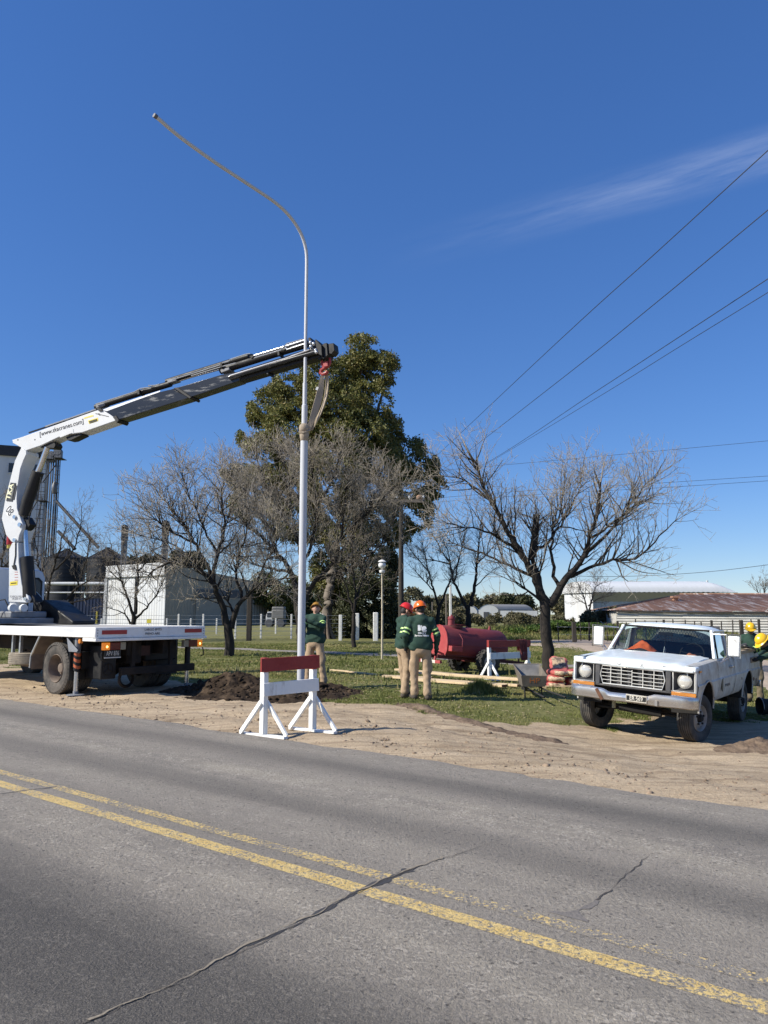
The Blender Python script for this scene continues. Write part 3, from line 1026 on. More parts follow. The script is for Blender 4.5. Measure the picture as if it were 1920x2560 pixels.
r = np.random.default_rng(21)
k = 320000
yy = 10.5 + (r.uniform(0, 1, k) ** 1.7) * 32; kx = r.uniform(-0.55, 0.56, k); xx = kx * yy
dmv = dirt_mask(xx, yy)
dens = np.clip(2.6 * fbm(xx * 0.7, yy * 0.7, 33) - 0.75 + 0.9 * (fbm(xx * 3, yy * 3, 39) - .47), 0.06, 1) * (1 - sst(dmv, 0.25, 0.75)) * np.where(soil_h(xx, yy) > 0.05, 0.04, 1.0)
nr = xx * RN.x + yy * RN.y
onp = (np.abs(yy - np.interp(xx, [-26, -9.5, -6.6, .75, 5, 12], [41.7, 36.6, 34.7, 29.6, 27.2, 24.8])) < 1.0) | ((xx > 6.8) & (yy > 20) & (xx > 9.4 - 0.0 * yy) & (yy < 48))
keep = (r.uniform(0, 1, k) < dens) & (nr > 10) & ~onp
xx, yy = xx[keep], yy[keep]
hg = 0.028 + 0.045 * np.clip(fbm(xx * 0.6, yy * 0.6, 35) * 2.4 - 0.9, 0, 1) + r.uniform(0, 0.015, len(xx))
grass('grass', xx, yy, hg, r, 'short patchy grass on the verge')
# longer clump by the planks and weeds along the verge
c = GT(1205, 1735)
k = 900; a = r.uniform(0, 2 * PI, k); q = np.abs(r.normal(0, 0.5, k))
grass('grass_clump', c.x + np.cos(a) * q * 0.62, c.y + 0.15 + np.sin(a) * q * 0.45, 0.05 + 0.23 * np.exp(-q ** 2 * 2.2) * r.uniform(.6, 1.1, k), r, 'taller grass clump in front of the planks', 0.7, 0.006)
k = 420
xx = r.uniform(-5, 6, k); yy = r.uniform(14.5, 30, k); nr = xx * RN.x + yy * RN.y
sel = (nr > bound_n(xx * RD.x + yy * RD.y) + 0.6) & (soil_h(xx, yy) < .03)
grass('weeds', xx[sel], yy[sel], r.uniform(0.1, 0.2, sel.sum()), r, 'scattered taller weeds in the grass', 0.9, 0.01)
# dry straws and leaf litter
k = 5000
yy = 11 + r.uniform(0, 1, k) ** 1.5 * 26; xx = r.uniform(-0.3, 0.5, k) * yy; nr = xx * RN.x + yy * RN.y
sel = dirt_mask(xx, yy) < 0.35; xx, yy = xx[sel], yy[sel]; k = len(xx)
a = r.uniform(0, 2 * PI, k); l = r.uniform(0.02, 0.06, k); w = r.uniform(0.006, 0.014, k); z = gz(xx, yy) + r.uniform(0.015, 0.05, k)
dx, dy = np.cos(a), np.sin(a)
V = np.stack([np.stack([xx - dx * l, yy - dy * l, z], -1), np.stack([xx + dy * w, yy - dx * w, z + .01], -1), np.stack([xx + dx * l, yy + dy * l, z + r.uniform(-.01, .02, k)], -1), np.stack([xx - dy * w, yy + dx * w, z + .006], -1)], 1).reshape(-1, 3)
me = np_mesh('leaf_litter', V, [np.arange(k * 4).reshape(-1, 4)])
tag(link_mesh('leaf_litter', me, M('dry_leaf', (0.38, 0.30, 0.17), 0.8, var=0.4, scale=3)), 'dry pale leaves and straws strewn over the grass', None, None, 'stuff')
# ============================================================ BUILDINGS, FENCES, POLES
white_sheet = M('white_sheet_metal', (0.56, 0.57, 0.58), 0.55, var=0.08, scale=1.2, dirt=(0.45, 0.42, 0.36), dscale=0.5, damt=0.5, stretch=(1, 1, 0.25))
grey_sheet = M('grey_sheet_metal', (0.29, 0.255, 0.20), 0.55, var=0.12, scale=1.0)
dark_door = M('dark_door', (0.085, 0.085, 0.09), 0.6, var=0.15, scale=1)
concrete = M('pale_concrete', (0.60, 0.60, 0.60), 0.9, var=0.1, scale=0.25, dirt=(0.42, 0.41, 0.40), dscale=0.3, damt=0.5, stretch=(1, 1, 0.3))
blue_clad = M('blue_grey_cladding', (0.135, 0.16, 0.20), 0.6, var=0.1, scale=0.5)
silo_dark = M('dark_silo_metal', (0.011, 0.0125, 0.017), 0.55, 0.2, var=0.15, scale=0.6)
galv = M('galvanised_steel', (0.13, 0.132, 0.14), 0.5, 0.3, var=0.2, scale=1.5)
galv_dark = M('weathered_steel', (0.04, 0.041, 0.047), 0.6, 0.3, var=0.25, scale=1.5)
win_dark = M('window_dark', (0.03, 0.035, 0.045), 0.25, var=0.1)
rust_roof = M('rusty_roof_iron', (0.31, 0.172, 0.108), 0.8, var=0.3, scale=1.2, dirt=(0.58, 0.50, 0.44), dscale=1.5, damt=0.85, stretch=(2.2, 0.25, 1), dthr=(0.52, 0.60))
zinc_wall = M('zinc_wall_iron', (0.55, 0.53, 0.48), 0.6, 0.0, var=0.15, scale=0.6, dirt=(0.36, 0.33, 0.29), dscale=0.8, damt=0.6, stretch=(1, 1, 3))
house_white = M('house_white', (0.62, 0.62, 0.60), 0.8, var=0.1, scale=0.5)
roof_grey = M('roof_grey', (0.30, 0.29, 0.275), 0.8, var=0.12, scale=0.4)
wood_dark = M('dark_weathered_wood', (0.045, 0.037, 0.03), 0.9, var=0.4, scale=6, stretch=(1, 1, 0.2), bump=0.5, bscale=20)
wood_grey = M('grey_weathered_wood', (0.16, 0.135, 0.11), 0.9, var=0.3, scale=6, stretch=(1, 1, 0.2), bump=0.4, bscale=20)
post_white = M('whitewashed_post', (0.74, 0.73, 0.70), 0.85, var=0.06, scale=5, dirt=(0.42, 0.38, 0.32), dscale=6, damt=0.5)
wire_m = M('fence_wire', (0.30, 0.31, 0.33), 0.4, 0.6, var=0.1)
cable_m = M('cable_black', (0.022, 0.024, 0.030), 0.6, var=0.1)


def wall_ribs(mb, a, b, z0, z1, step, depth, nrm, zt=None):
    """vertical corrugated wall from a to b; zt(t) gives the top height"""
    a, b = Vector(a), Vector(b); L_ = (b - a).length; k = max(2, int(L_ / step)); n = Vector(nrm)
    lo, hi = [], []
    for i in range(k * 4 + 1):
        t = i / (k * 4); ph = i % 4
        p = a + (b - a) * t + n * (depth if ph in (1, 2) else 0)
        lo.append((p.x, p.y, z0)); hi.append((p.x, p.y, zt(t) if zt else z1))
    mb.grid([lo, hi])


# --- white and grey shed on the left
A = Vector((-28.9, 101.0, 0)); wd = Vector((-0.78, 0.62, 0)); gd = Vector((0.62, 0.78, 0))   # near corner, white front, grey side
zb = -0.1
B_ = P(266, 1500, 1.0); kx = B_.x / B_.y
tw = (kx * A.y - A.x) / (wd.x - kx * wd.y)
Cc = P(668, 1500, 1.0); kx = Cc.x / Cc.y
tg = (kx * A.y - A.x) / (gd.x - kx * gd.y)
Wc, Gc = A + wd * tw, A + gd * tg
hA = P(424, 1408, A.y).z
shed = thing('metal_shed', 'tall ribbed metal shed with bright white front and shaded grey side', 'shed', (A.x, A.y, 0))
off = Matrix.Translation(-A)
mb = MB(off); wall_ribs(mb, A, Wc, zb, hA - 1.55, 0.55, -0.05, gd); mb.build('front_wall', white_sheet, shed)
mb = MB(off); wall_ribs(mb, A - gd * 0.3, Wc - gd * 0.3, hA - 1.5, hA, 0.95, -0.05, gd)
mb.bar(A - gd * 0.2 + Vector((0, 0, hA + 0.05)), Wc - gd * 0.2 + Vector((0, 0, hA + 0.05)), 0.3, 0.14)
mb.bar(A - gd * 0.2 + Vector((0, 0, hA - 1.53)), Wc - gd * 0.2 + Vector((0, 0, hA - 1.53)), 0.3, 0.06)
mb.build('fascia_panel', white_sheet, shed)
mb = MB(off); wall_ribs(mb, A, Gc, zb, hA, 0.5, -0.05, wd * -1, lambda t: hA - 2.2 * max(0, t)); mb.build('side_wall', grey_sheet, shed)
mb = MB(off)
back = A + wd * tw + gd * tg
mb.add([tuple(A + Vector((0, 0, hA - .05))), tuple(Wc + Vector((0, 0, hA - .05))), tuple(back + Vector((0, 0, hA - 2.25))), tuple(Gc + Vector((0, 0, hA - 2.25)))], [(0, 1, 2, 3)])
mb.add([tuple(Gc + Vector((0, 0, zb))), tuple(back + Vector((0, 0, zb))), tuple(back + Vector((0, 0, hA - 2.3))), tuple(Gc + Vector((0, 0, hA - 2.3)))], [(0, 1, 2, 3)])
mb.add([tuple(Wc + Vector((0, 0, zb))), tuple(back + Vector((0, 0, zb))), tuple(back + Vector((0, 0, hA - 2.3))), tuple(Wc + Vector((0, 0, hA - .1)))], [(0, 1, 2, 3)])
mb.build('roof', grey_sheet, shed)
d0, d1 = A + gd * tg * 0.27, A + gd * tg * 0.74
mb = MB(off)
o_ = wd * -0.12
mb.bar((d0 + d1) / 2 + o_ + Vector((0, 0, zb)), (d0 + d1) / 2 + o_ + Vector((0, 0, 4.6)), (d1 - d0).length, 0.12, wd); mb.build('sliding_door', grey_sheet, shed)
mb = MB(off); mb.bar((d0 + d1) / 2 + o_ * 1.6 + Vector((0, 0, 3.9)), (d0 + d1) / 2 + o_ * 1.6 + Vector((0, 0, 5.0)), (d1 - d0).length * 0.95, 0.06, wd); mb.build('transom', dark_door, shed)
mb = MB(off); mb.bar(Wc - gd * 0.15 + Vector((0, 0, zb)), Wc - gd * 0.15 + Vector((0, 0, hA - 1.5)), 0.45, 0.4); mb.build('corner_pillar', concrete, shed)
pd = A + wd * tw * 0.48
mb = MB(off); mb.bar(pd - gd * 0.12 + Vector((0, 0, zb)), pd - gd * 0.12 + Vector((0, 0, hA - 1.5)), 0.4, 0.1); mb.build('downpipe', galv_dark, shed)

# --- grain silos behind it
for (u0, u1, ue, vp, ve, Y, lab) in ((92, 186, 150, 1371, 1392, 142.0, 'dark round grain silo with low conical roof behind the crane mast'),
                                     (196, 292, 244, 1368, 1393, 138.0, 'dark round grain silo with pointed conical roof left of the white shed')):
    c = P((u0 + u1) / 2, 1540, Y); R_ = abs(P(u1, 1540, Y).x - P(u0, 1540, Y).x) / 2
    he, hp = P(960, ve, Y).z, P(960, vp, Y).z
    t = thing('grain_silo', lab, 'silo', (c.x, Y + R_, 0))
    mb = MB(); prof = []
    kk = 16
    for i in range(kk):
        z0 = he * i / kk; z1 = he * (i + 1) / kk
        prof += [(R_, z0), (R_, z1 - 0.06), (R_ - 0.05, z1 - 0.03)]
    mb.lathe(prof, 48, 'z', caps=False); mb.build('wall', silo_dark, t, sm=50)
    mb = MB(); mb.lathe([(R_ + 0.15, he - 0.08), (0.5, hp - 0.1), (0.5, hp + 0.25), (0.01, hp + 0.3)], 48, 'z'); mb.build('roof', silo_dark, t, sm=20)
    mb = MB()
    for i in range(16):
        a = 2 * PI * i / 16
        mb.bar((math.cos(a) * (R_ + .1), math.sin(a) * (R_ + .1), he), (math.cos(a) * .5, math.sin(a) * .5, hp), 0.12, 0.1)
    mb.build('roof_rib', galv_dark, t)
# white pipe gantry and low dark store in front of the silos
g0, g1 = P(120, 1459, 128), P(268, 1459, 128)
t = thing('pipe_gantry', 'long white horizontal pipe on posts in front of the dark silos', 'gantry', (g0.x, 128, 0))
mb = MB(Matrix.Translation((-g0.x, -128, 0))); mb.tube([(g0.x - 14, 128, g0.z), (g1.x, 128, g1.z)], 0.28, 10); mb.build('pipe', white_sheet, t, sm=40)
mb = MB(Matrix.Translation((-g0.x, -128, 0))); mb.tube([(g0.x - 14, 128, g0.z - 1.5), (g1.x, 128, g1.z - 1.5)], 0.12, 8); mb.build('lower_pipe', white_sheet, t, sm=40)
for i in range(4):
    x = g0.x + (g1.x - g0.x) * (i / 3)
    mb = MB(Matrix.Translation((-g0.x, -128, 0))); mb.bar((x, 128.4, 0), (x, 128.4, g0.z), 0.25, 0.25); mb.build('post', galv_dark, t)
s0 = P(182, 1560, 118)
t = thing('blue_container', 'dark blue steel container standing beside the white shed', 'container', (s0.x, 118, 0))
mb = MB(); cw = P(264, 1560, 118).x - s0.x; ch = P(960, 1496, 118).z
for i in range(10):
    mb.box(cw * i / 10, 0, 0.1, cw * (i + .55) / 10, 2.4, ch); mb.box(cw * (i + .55) / 10, 0.06, 0.1, cw * (i + 1) / 10, 2.4, ch)
mb.build('wall', M('navy_paint', (0.012, 0.022, 0.06), 0.5, var=0.2), t)
mb = MB(); mb.box(-.03, -.03, ch, cw + .03, 2.43, ch + .12); mb.build('top_frame', galv_dark, t)
mb = MB(); mb.box(-.03, -.03, 0.0, cw + .03, 2.43, 0.1); mb.build('bottom_frame', galv_dark, t)

# --- big silo block on the far left
Y = 165.0
c1 = P(104, 1300, Y); zt = P(104, 1121, Y).z; zm = P(104, 1146, Y).z
el = thing('silo_building', 'tall pale grain elevator block with a blue grey top storey and small square windows', 'building', (c1.x, Y, 0))
dl = Vector((-0.93, -0.37, 0))
L_ = 34
mb = MB(); x1, y1 = (dl * L_).x, (dl * L_).y; bx, by = 0.37 * 14, 0.93 * 14
mb.add([(0, 0, 0), (x1, y1, 0), (x1 - bx, y1 + by, 0), (-bx, by, 0), (0, 0, zm), (x1, y1, zm), (x1 - bx, y1 + by, zm), (-bx, by, zm)],
       [(0, 1, 5, 4), (1, 2, 6, 5), (2, 3, 7, 6), (3, 0, 4, 7), (4, 5, 6, 7)])
mb.build('wall', concrete, el)
mb = MB(); q = 0.3
mb.add([(q, -q, zm + .002), (x1, y1 - q, zm + .002), (x1 - bx, y1 + by, zm + .002), (-bx + q, by, zm + .002), (q, -q, zt), (x1, y1 - q, zt), (x1 - bx, y1 + by, zt), (-bx + q, by, zt)],
       [(0, 1, 5, 4), (1, 2, 6, 5), (2, 3, 7, 6), (3, 0, 4, 7), (4, 5, 6, 7), (0, 3, 2, 1)])
mb.build('top_storey', blue_clad, el)
mb = MB()
for i in range(22):
    z = zm + (zt - zm) * i / 22
    mb.bar(Vector((q, -q - .03, z)), Vector((x1, y1 - q - .03, z)), 0.07, 0.08)
mb.build('cladding_seam', galv_dark, el)
nf = Vector((dl.y, -dl.x, 0)) * 1.0
if nf.y > 0: nf = -nf
wme = None
for row, zz in enumerate((zm - 2.6, zm - 8.3, zm - 14.0, zm - 19.5, zm - 25.0)):
    for i in range(7):
        if (row, i) in ((1, 3), (2, 0), (3, 4)): continue
        p = dl * (2.0 + i * 4.3) + nf * 0.04 + Vector((0, 0, zz))
        if wme is None:
            mb = MB(); mb.bar(-dl * 0.85, dl * 0.85, 0.16, 2.1); w_ = mb.build('window', win_dark, el); wme = w_.data
            mb = MB(); mb.bar(-dl * 0.95 + nf * .07 - Vector((0, 0, 1.12)), dl * 0.95 + nf * .07 - Vector((0, 0, 1.12)), 0.25, 0.14); sl = mb.build('sill', concrete, w_); sme = sl.data
        else:
            w_ = link_mesh('window', wme, None, el); link_mesh('sill', sme, None, w_)
        w_.location = p

# --- bucket elevator tower
Y = 150.0
cx = P(132, 1400, Y).x
tw_ = thing('elevator_tower', 'cluster of tall grain elevator legs with caged ladders and spouts left of the shed', 'tower', (cx, Y, 0))
sx = lambda u: P(u, 1250, Y).x - cx
for (u, r_, vt, ml) in ((112.5, .07, 1145, galv_dark), (117, .14, 1142, galv_dark), (123, .13, 1138, galv), (128.5, .12, 1136, galv_dark), (135, .15, 1130, galv), (140.5, .14, 1126, galv_dark), (145, .07, 1150, galv_dark)):
    mb = MB(); mb.bar((sx(u), 0, 0), (sx(u), 0, P(u, vt, Y).z), r_ * 2 * .8, r_ * 2); mb.build('leg', ml, tw_)
for (u, v, r_) in ((138.5, 1130, 0.75), (124, 1136, .6)):
    mb = MB(); z = P(u, v, Y).z
    mb.lathe([(0.01, -.55), (r_, -.55), (r_, .55), (.01, .55)], 20, 'y', (sx(u), 0, z)); mb.box(sx(u) - r_, -.5, z - 1.6, sx(u) + r_, .5, z); mb.build('head', galv, tw_, sm=40)
mb = MB(); z = P(137, 1221, Y).z; mb.lathe([(.25, -1.2), (.55, -.5), (.55, .4), (.2, 1.3)], 14, 'z', (sx(137.5), -.55, z)); mb.build('hopper', galv, tw_, sm=40)
mb = MB()
for (u, vt, vb) in ((110, 1155, 1400), (145, 1150, 1245), (103, 1245, 1400)):
    zt_, zb_ = P(u, vt, Y).z, P(u, vb, Y).z
    for o_ in (-.35, .35):
        mb.bar((sx(u) + o_, -.8, zb_), (sx(u) + o_, -.8, zt_), .07, .07)
    for i in range(int((zt_ - zb_) / 0.9)):
        z = zb_ + i * 0.9
        mb.bar((sx(u) - .35, -.8, z), (sx(u) + .35, -.8, z), .06, .06)
        if i % 2: mb.tube([(sx(u) - .45, -.8, z), (sx(u) - .4, -1.5, z), (sx(u) + .4, -1.5, z), (sx(u) + .45, -.8, z)], .04, 4)
mb.build('ladder', galv_dark, tw_)
mb = MB()
for (u0, u1, v) in ((134, 155, 1147), (98, 120, 1253), (112, 131, 1150)):
    mb = MB()
    z = P(u0, v, Y).z; mb.box(sx(u0), -1.6, z - .1, sx(u1), 1.2, z)
    for h_ in (.55, 1.1):
        mb.bar((sx(u0), -1.6, z + h_), (sx(u1), -1.6, z + h_), .06, .06)
    for i in range(4):
        x = sx(u0) + (sx(u1) - sx(u0)) * i / 3; mb.bar((x, -1.6, z), (x, -1.6, z + 1.1), .06, .06)
    mb.build('platform', galv_dark, tw_)
for a, c, yb in (((141, 1253), (246, 1369), 146.0), ((145, 1328), (188, 1373), 148.0)):
    mb = MB(Matrix.Translation((-cx, -Y, 0))); mb.tube([P(*a, Y - 1), P(*c, yb)], 0.32, 8); mb.build('spout', galv_dark, tw_, sm=40)
mb = MB(Matrix.Translation((-cx, -Y, 0)))
for a, c in (((107, 1205), (141, 1160)), ((106, 1245), (70, 1400)), ((124, 1300), (112, 1390))):
    mb.tube([P(*a, Y - 1), P(*c, Y - 1)], 0.12, 5)
mb.build('brace', galv_dark, tw_)

# two slim elevator heads showing over the shed roof
for (u, vt, vb, w_px, lab) in ((309, 1318, 1420, 13, 'slim grain elevator leg rising behind the left end of the white shed'), (411, 1308, 1420, 15, 'slim grain elevator leg with a square head behind the grey side of the shed')):
    Y = 128.0; c = P(u, 1400, Y); sc_ = w_px / FPX * Y
    t = thing('grain_elevator', lab, 'tower', (c.x, Y, 0))
    zt_ = P(u, vt, Y).z
    mb = MB(); mb.box(-sc_ * .45, -.4, 0, -sc_ * .1, .4, zt_ - .3); mb.box(sc_ * .1, -.4, 0, sc_ * .45, .4, zt_ - .3); mb.build('leg', galv, t)
    mb = MB(); mb.box(-sc_ * .5, -.5, zt_ - 2.2, sc_ * .5, .5, zt_); mb.lathe([(0.01, -.5), (sc_ * .5, -.5), (sc_ * .5, .5), (.01, .5)], 16, 'y', (0, 0, zt_)); mb.build('head', galv_dark, t)
    mb = MB()
    for i in range(int(zt_ / 1.2)): mb.bar((-sc_ * .5, -.5, i * 1.2), (sc_ * .5, -.5, i * 1.2 + .6), .1, .1)
    mb.build('lattice', galv_dark, t)

# --- white barrel-roof warehouse on the right
Y0 = 92.0
a = P(1413, 1555, Y0 + 4.5); b = P(1484, 1555, Y0)
wh = thing('warehouse', 'long white warehouse with curved roof and open pale side behind the rusty barn', 'warehouse', (a.x, Y0, 0))
T0 = Matrix.Translation((-a.x, -Y0, 0))
zE = P(1413, 1481, Y0).z; zR = P(1500, 1459, Y0 + 8).z; zg = -0.6
e1 = P(1885, 1485, 88); ax_ = (Vector((e1.x, e1.y + 4, 0)) - Vector((b.x, b.y, 0)))
ln = ax_.length * 1.0; axd = ax_.normalized()
mb = MB(T0)
pts = []
mb.add([(a.x, a.y, zg), (b.x, b.y, zg), (b.x, b.y, zE), (a.x, a.y, zE)], [(0, 1, 2, 3)])
mb.add([(a.x, a.y, zg), (a.x, a.y, zE), (a.x + axd.x * ln, a.y + axd.y * ln, zE), (a.x + axd.x * ln, a.y + axd.y * ln, zg)], [(0, 1, 2, 3)])
mb.build('end_wall', white_sheet, wh)
mb = MB(T0)
ab_ = Vector((a.x - b.x, a.y - b.y, 0)); w_ = ab_.length + .5
cr = ab_.normalized()
rows = []
for j in range(60):
    q = Vector((b.x, b.y, 0)) - cr * .25 - axd * .2 + axd * (ln * j / 59)
    row = []
    for i in range(13):
        t_ = i / 12; ang = PI * t_
        fall = 1 - 0.999 * max(0, (j - 50) / 9) ** 2
        row.append(q + cr * (w_ * (1 - math.cos(ang)) / 2) + Vector((0, 0, zE + (zR - zE) * math.sin(ang) ** .75 * fall + (0.06 if j % 2 else 0))))
    rows.append(row)
gab = MB(T0); gab.add([tuple(q_ + Vector((-.02, -.02, -.03)) - axd * .02) for q_ in rows[0]], [tuple(range(13))]); gab.build('gable', white_sheet, wh)
mb.grid(rows); mb.build('roof', M('white_roof_sheet', (0.60, 0.61, 0.62), 0.5, var=0.04, scale=1), wh, sm=50)
mb = MB(T0); s0_ = Vector((b.x, b.y, 0)); s1_ = s0_ + axd * ln
mb.add([tuple(s0_ + Vector((0, 0, zE - .02)) - cr * .05), tuple(s1_ + Vector((0, 0, zE - .02)) - cr * .05), tuple(s1_ + cr * 1.4 + Vector((0, 0, zE - 1.1))), tuple(s0_ + cr * 1.4 + Vector((0, 0, zE - 1.1)))], [(0, 1, 2, 3)])
mb.build('soffit', M('soffit_shade', (.36, .36, .37), .7, var=.1), wh)  # grey of this strip paints in the band of shade under the roof
mb = MB(T0); wall_ribs(mb, s0_ + cr * 1.4, s1_ + cr * 1.4, zg, zE - 1.0, 0.6, 0.05, -cr); mb.build('side_wall', M('pale_blue_sheet', (0.42, 0.47, 0.53), 0.55, var=0.12, scale=0.5, dirt=(.30, .30, .30), dscale=.3, damt=.5), wh)
for i in range(0):
    p = s0_ + axd * (ln * (i + .5) / 9)
    mb = MB(T0); mb.bar(p + Vector((0, 0, zg)), p + Vector((0, 0, zE - .1)), .3, .3); mb.build('column', concrete, wh)
mb = MB(T0); p = P(1768, 1458, Y0 + 6); mb.tube([p - Vector((0, 0, 1)), p + Vector((0, 0, .35))], .14, 8); mb.build('vent_pipe', white_sheet, wh)

# --- rusty roofed barn
Y0 = 52.0
e0 = P(1538, 1526, Y0); e1 = P(2060, 1533, Y0 - 4)
r0 = P(1700, 1487, Y0 + 6.5); r1 = P(2060, 1486, Y0 + 6)
bn = thing('rusty_barn', 'long low barn with rusty corrugated roof and zinc sheet walls', 'barn', (e0.x, e0.y, -0.4))
T0 = Matrix.Translation((-e0.x, -e0.y, 0.4))
mb = MB(T0)
be0 = Vector((e0.x + 1.2, Y0 + 13, e0.z)); be1 = Vector((e1.x, Y0 + 11, e0.z))


def corr_roof(mb, a0, a1, b0, b1, n, dep=0.035):
    lo, hi = [], []
    for i in range(n * 2 + 1):
        t = i / (n * 2); o_ = Vector((0, 0, dep if i % 2 else 0))
        lo.append(a0 + (a1 - a0) * t + o_); hi.append(b0 + (b1 - b0) * t + o_)
    mb.grid([lo, hi])


# roof sheets, each its own piece
n_sh = 26
rng_ = random.Random(4)
for i in range(n_sh):
    t0, t1 = i / n_sh, (i + 1.02) / n_sh
    a0 = e0 + (e1 - e0) * t0; a1 = e0 + (e1 - e0) * t1
    f = lambda t: r0 + (r1 - r0) * max(0.0, min(1, t))
    b0, b1 = f(t0 * 1.0), f(t1 * 1.0)
    # slanting sheets: the left hip ones run up to the ridge end
    mb = MB(T0); lift = Vector((0, 0, rng_.uniform(0, .05))); ov = (a0 - b0).normalized() * .06
    corr_roof(mb, a0 + ov + lift, a1 + ov + lift, b0 + lift, b1 + lift, 5)
    mb.build('roof_sheet', rust_roof, bn)
mb = MB(T0); corr_roof(mb, be0, e0 + Vector((-.2, -.1, 0)), r0, r0 + Vector((.02, 0, 0)), 16); mb.build('hip_roof', rust_roof, bn)
mb = MB(T0); corr_roof(mb, be0, be1, r0, r1, 30); mb.build('back_roof', rust_roof, bn)
mb = MB(T0); mb.tube([r0, r1], 0.12, 6); mb.build('ridge_cap', rust_roof, bn)
zw = -0.45
zt_ = e0.z - 0.08
n_p = 9
for i in range(n_p):
    a0 = e0 + (e1 - e0) * (i / n_p) + Vector((.12, .10, 0)); a1 = e0 + (e1 - e0) * ((i + 1) / n_p) + Vector((.12, .10, 0))
    mb = MB(T0); lo = []
    k = 13
    rows = []
    for j in range(k * 2 + 1):
        z = zw + (zt_ - zw) * j / (k * 2); o_ = -0.05 if j % 2 else 0.0
        rows.append([(a0.x, a0.y + o_ - (.012 if i % 2 else 0), z), (a1.x + .05, a1.y + o_ - (.012 if i % 2 else 0), z)])
    mb.grid(rows); mb.build('wall_sheet', zinc_wall, bn)
mb = MB(T0)
rows = []
for j in range(61):
    z = zw + (zt_ - zw) * j / 60; o_ = -0.022 if j % 2 else 0
    rows.append([(e0.x + .12 + o_, e0.y + .10, z), (be0.x + .3 + o_, be0.y - .3, z)])
mb.grid(rows); mb.build('end_wall', zinc_wall, bn)
mb = MB(T0); mb.bar(e0 + Vector((-.1, -.03, -.06)), e1 + Vector((0, -.03, -.06)), .05, .09); mb.build('eave_beam', wood_dark, bn)
p = P(1688, 1502, Y0 + 3.6)
mb = MB(T0); mb.box(p.x - .16, p.y - .16, p.z - .5, p.x + .16, p.y + .16, p.z + .22); mb.box(p.x - .26, p.y - .26, p.z + .22, p.x + .26, p.y + .26, p.z + .34); mb.build('chimney', rust_roof, bn)
# outdoor picket line in front of the barn: every stake a thing
ORD = 'first second third fourth fifth sixth seventh eighth ninth tenth eleventh twelfth thirteenth fourteenth fifteenth sixteenth seventeenth'.split()
rr = random.Random(3)
us = list(np.linspace(1545, 1925, 17)) + [1395, 1440, 1455, 1470, 1500, 1520, 1532]
for i, u in enumerate(us):
    far_ = u > 1540
    Y = 40.5 + rr.uniform(-.2, .2) if far_ else 44 + rr.uniform(-.4, .4)
    p = P(u + rr.uniform(-3, 3), 1600, Y); z0 = gzf(p.x, Y) - .1
    zt2 = P(u, 1551 if far_ else 1556, Y).z + rr.uniform(-.1, .08)
    mb = MB(); wdt = 0.05 if i % 5 else 0.10
    if i == 13: wdt = .16
    mb.bar((0, 0, 0), (rr.uniform(-.05, .05), 0, zt2 - z0), wdt, wdt)
    o = mb.build('fence_stake', wood_dark, bevel=0.006)
    o.location = (p.x, Y, z0)
    tag(o, ('thin dark fence stake before the zinc barn wall, %s from the left' % ORD[i]) if far_ else ('thin dark fence stake in the weeds left of the barn, %s from the left' % ORD[i - 17]), 'stake', 'stakes before the barn' if far_ else 'stakes by the warehouse')
mb = MB(); mb.bar((0, 0, 0), (0, 0, 1.05), .22, .2); o = mb.build('fence_post', wood_dark, bevel=.02); p = P(1435, 1575, 40); o.location = (p.x, 40, gzf(p.x, 40) + .15)
tag(o, 'short thick dark wooden fence post at the left end of the stakes', 'post')
for h_ in (0.5, 0.9):
    mb = MB(); mb.tube([(P(1395, 1560, 43).x, 43.5, h_), (P(1540, 1560, 41).x, 40.8, h_), (P(2000, 1560, 40.5).x, 40.5, h_)], .006, 4)
    tag(mb.build('fence_wire', wire_m), 'wire strung along the stakes, ' + ('lower strand' if h_ < .6 else 'upper strand'), 'wire')

# --- barrel roofed houses far off
for (u0, u1, vt, ve, vb, Y, L_, lab) in ((1147, 1206, 1513, 1527, 1549, 150.0, 14, 'small far house with white arched front, left of the tree fork'),
                                         (1197, 1345, 1511, 1524, 1549, 142.0, 30, 'long far house with white arched end and pale curved roof')):
    a = P(u0, vb, Y); ww = 3.6
    hw = thing('arched_house', lab, 'house', (a.x, Y, 0))
    ze, zr = P(u0, ve, Y).z, P(u0, vt, Y).z
    x1 = P(u1, ve, Y).x - a.x
    mb = MB(); arc = [(-ww / 2 + ww * i / 12, ze + (zr - ze) * math.sin(PI * i / 12) ** .7) for i in range(13)]
    mb.add([(x + ww / 2, 0, z) for x, z in arc] + [(ww, 0, 0), (0, 0, 0)], [tuple(range(15))]); mb.build('front_wall', house_white, hw)
    mb = MB(); rows = []
    for j in range(2):
        xo = 0 if j == 0 else x1 - ww
        rows.append([(x + ww / 2 + xo * (1 if j else 0), (0 if j == 0 else 6.0) - .05, z) for x, z in arc])
    mb.grid([[(x + ww / 2, -.06, z + .02) for x, z in arc], [(x + ww / 2 + x1 - ww, 5.0, z + .02) for x, z in arc]]); mb.build('roof', roof_grey, hw, sm=50)
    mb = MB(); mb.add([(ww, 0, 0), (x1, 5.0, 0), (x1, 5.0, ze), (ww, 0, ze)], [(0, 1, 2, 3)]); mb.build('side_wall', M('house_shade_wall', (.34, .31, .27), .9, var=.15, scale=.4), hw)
    for i in range(6 if L_ > 20 else 2):
        t_ = (i + .35) / (6 if L_ > 20 else 2)
        x = ww + (x1 - ww) * t_
        mb = MB(); mb.box(x, 5 * t_ - .25, ze * .42, x + 1.5, 5 * t_ - .1, ze * .92); mb.build('window', house_white, hw)
    mb = MB(); mb.box(.9, -.12, 0.0, 1.9, .02, 2.0); mb.build('door', dark_door, hw)

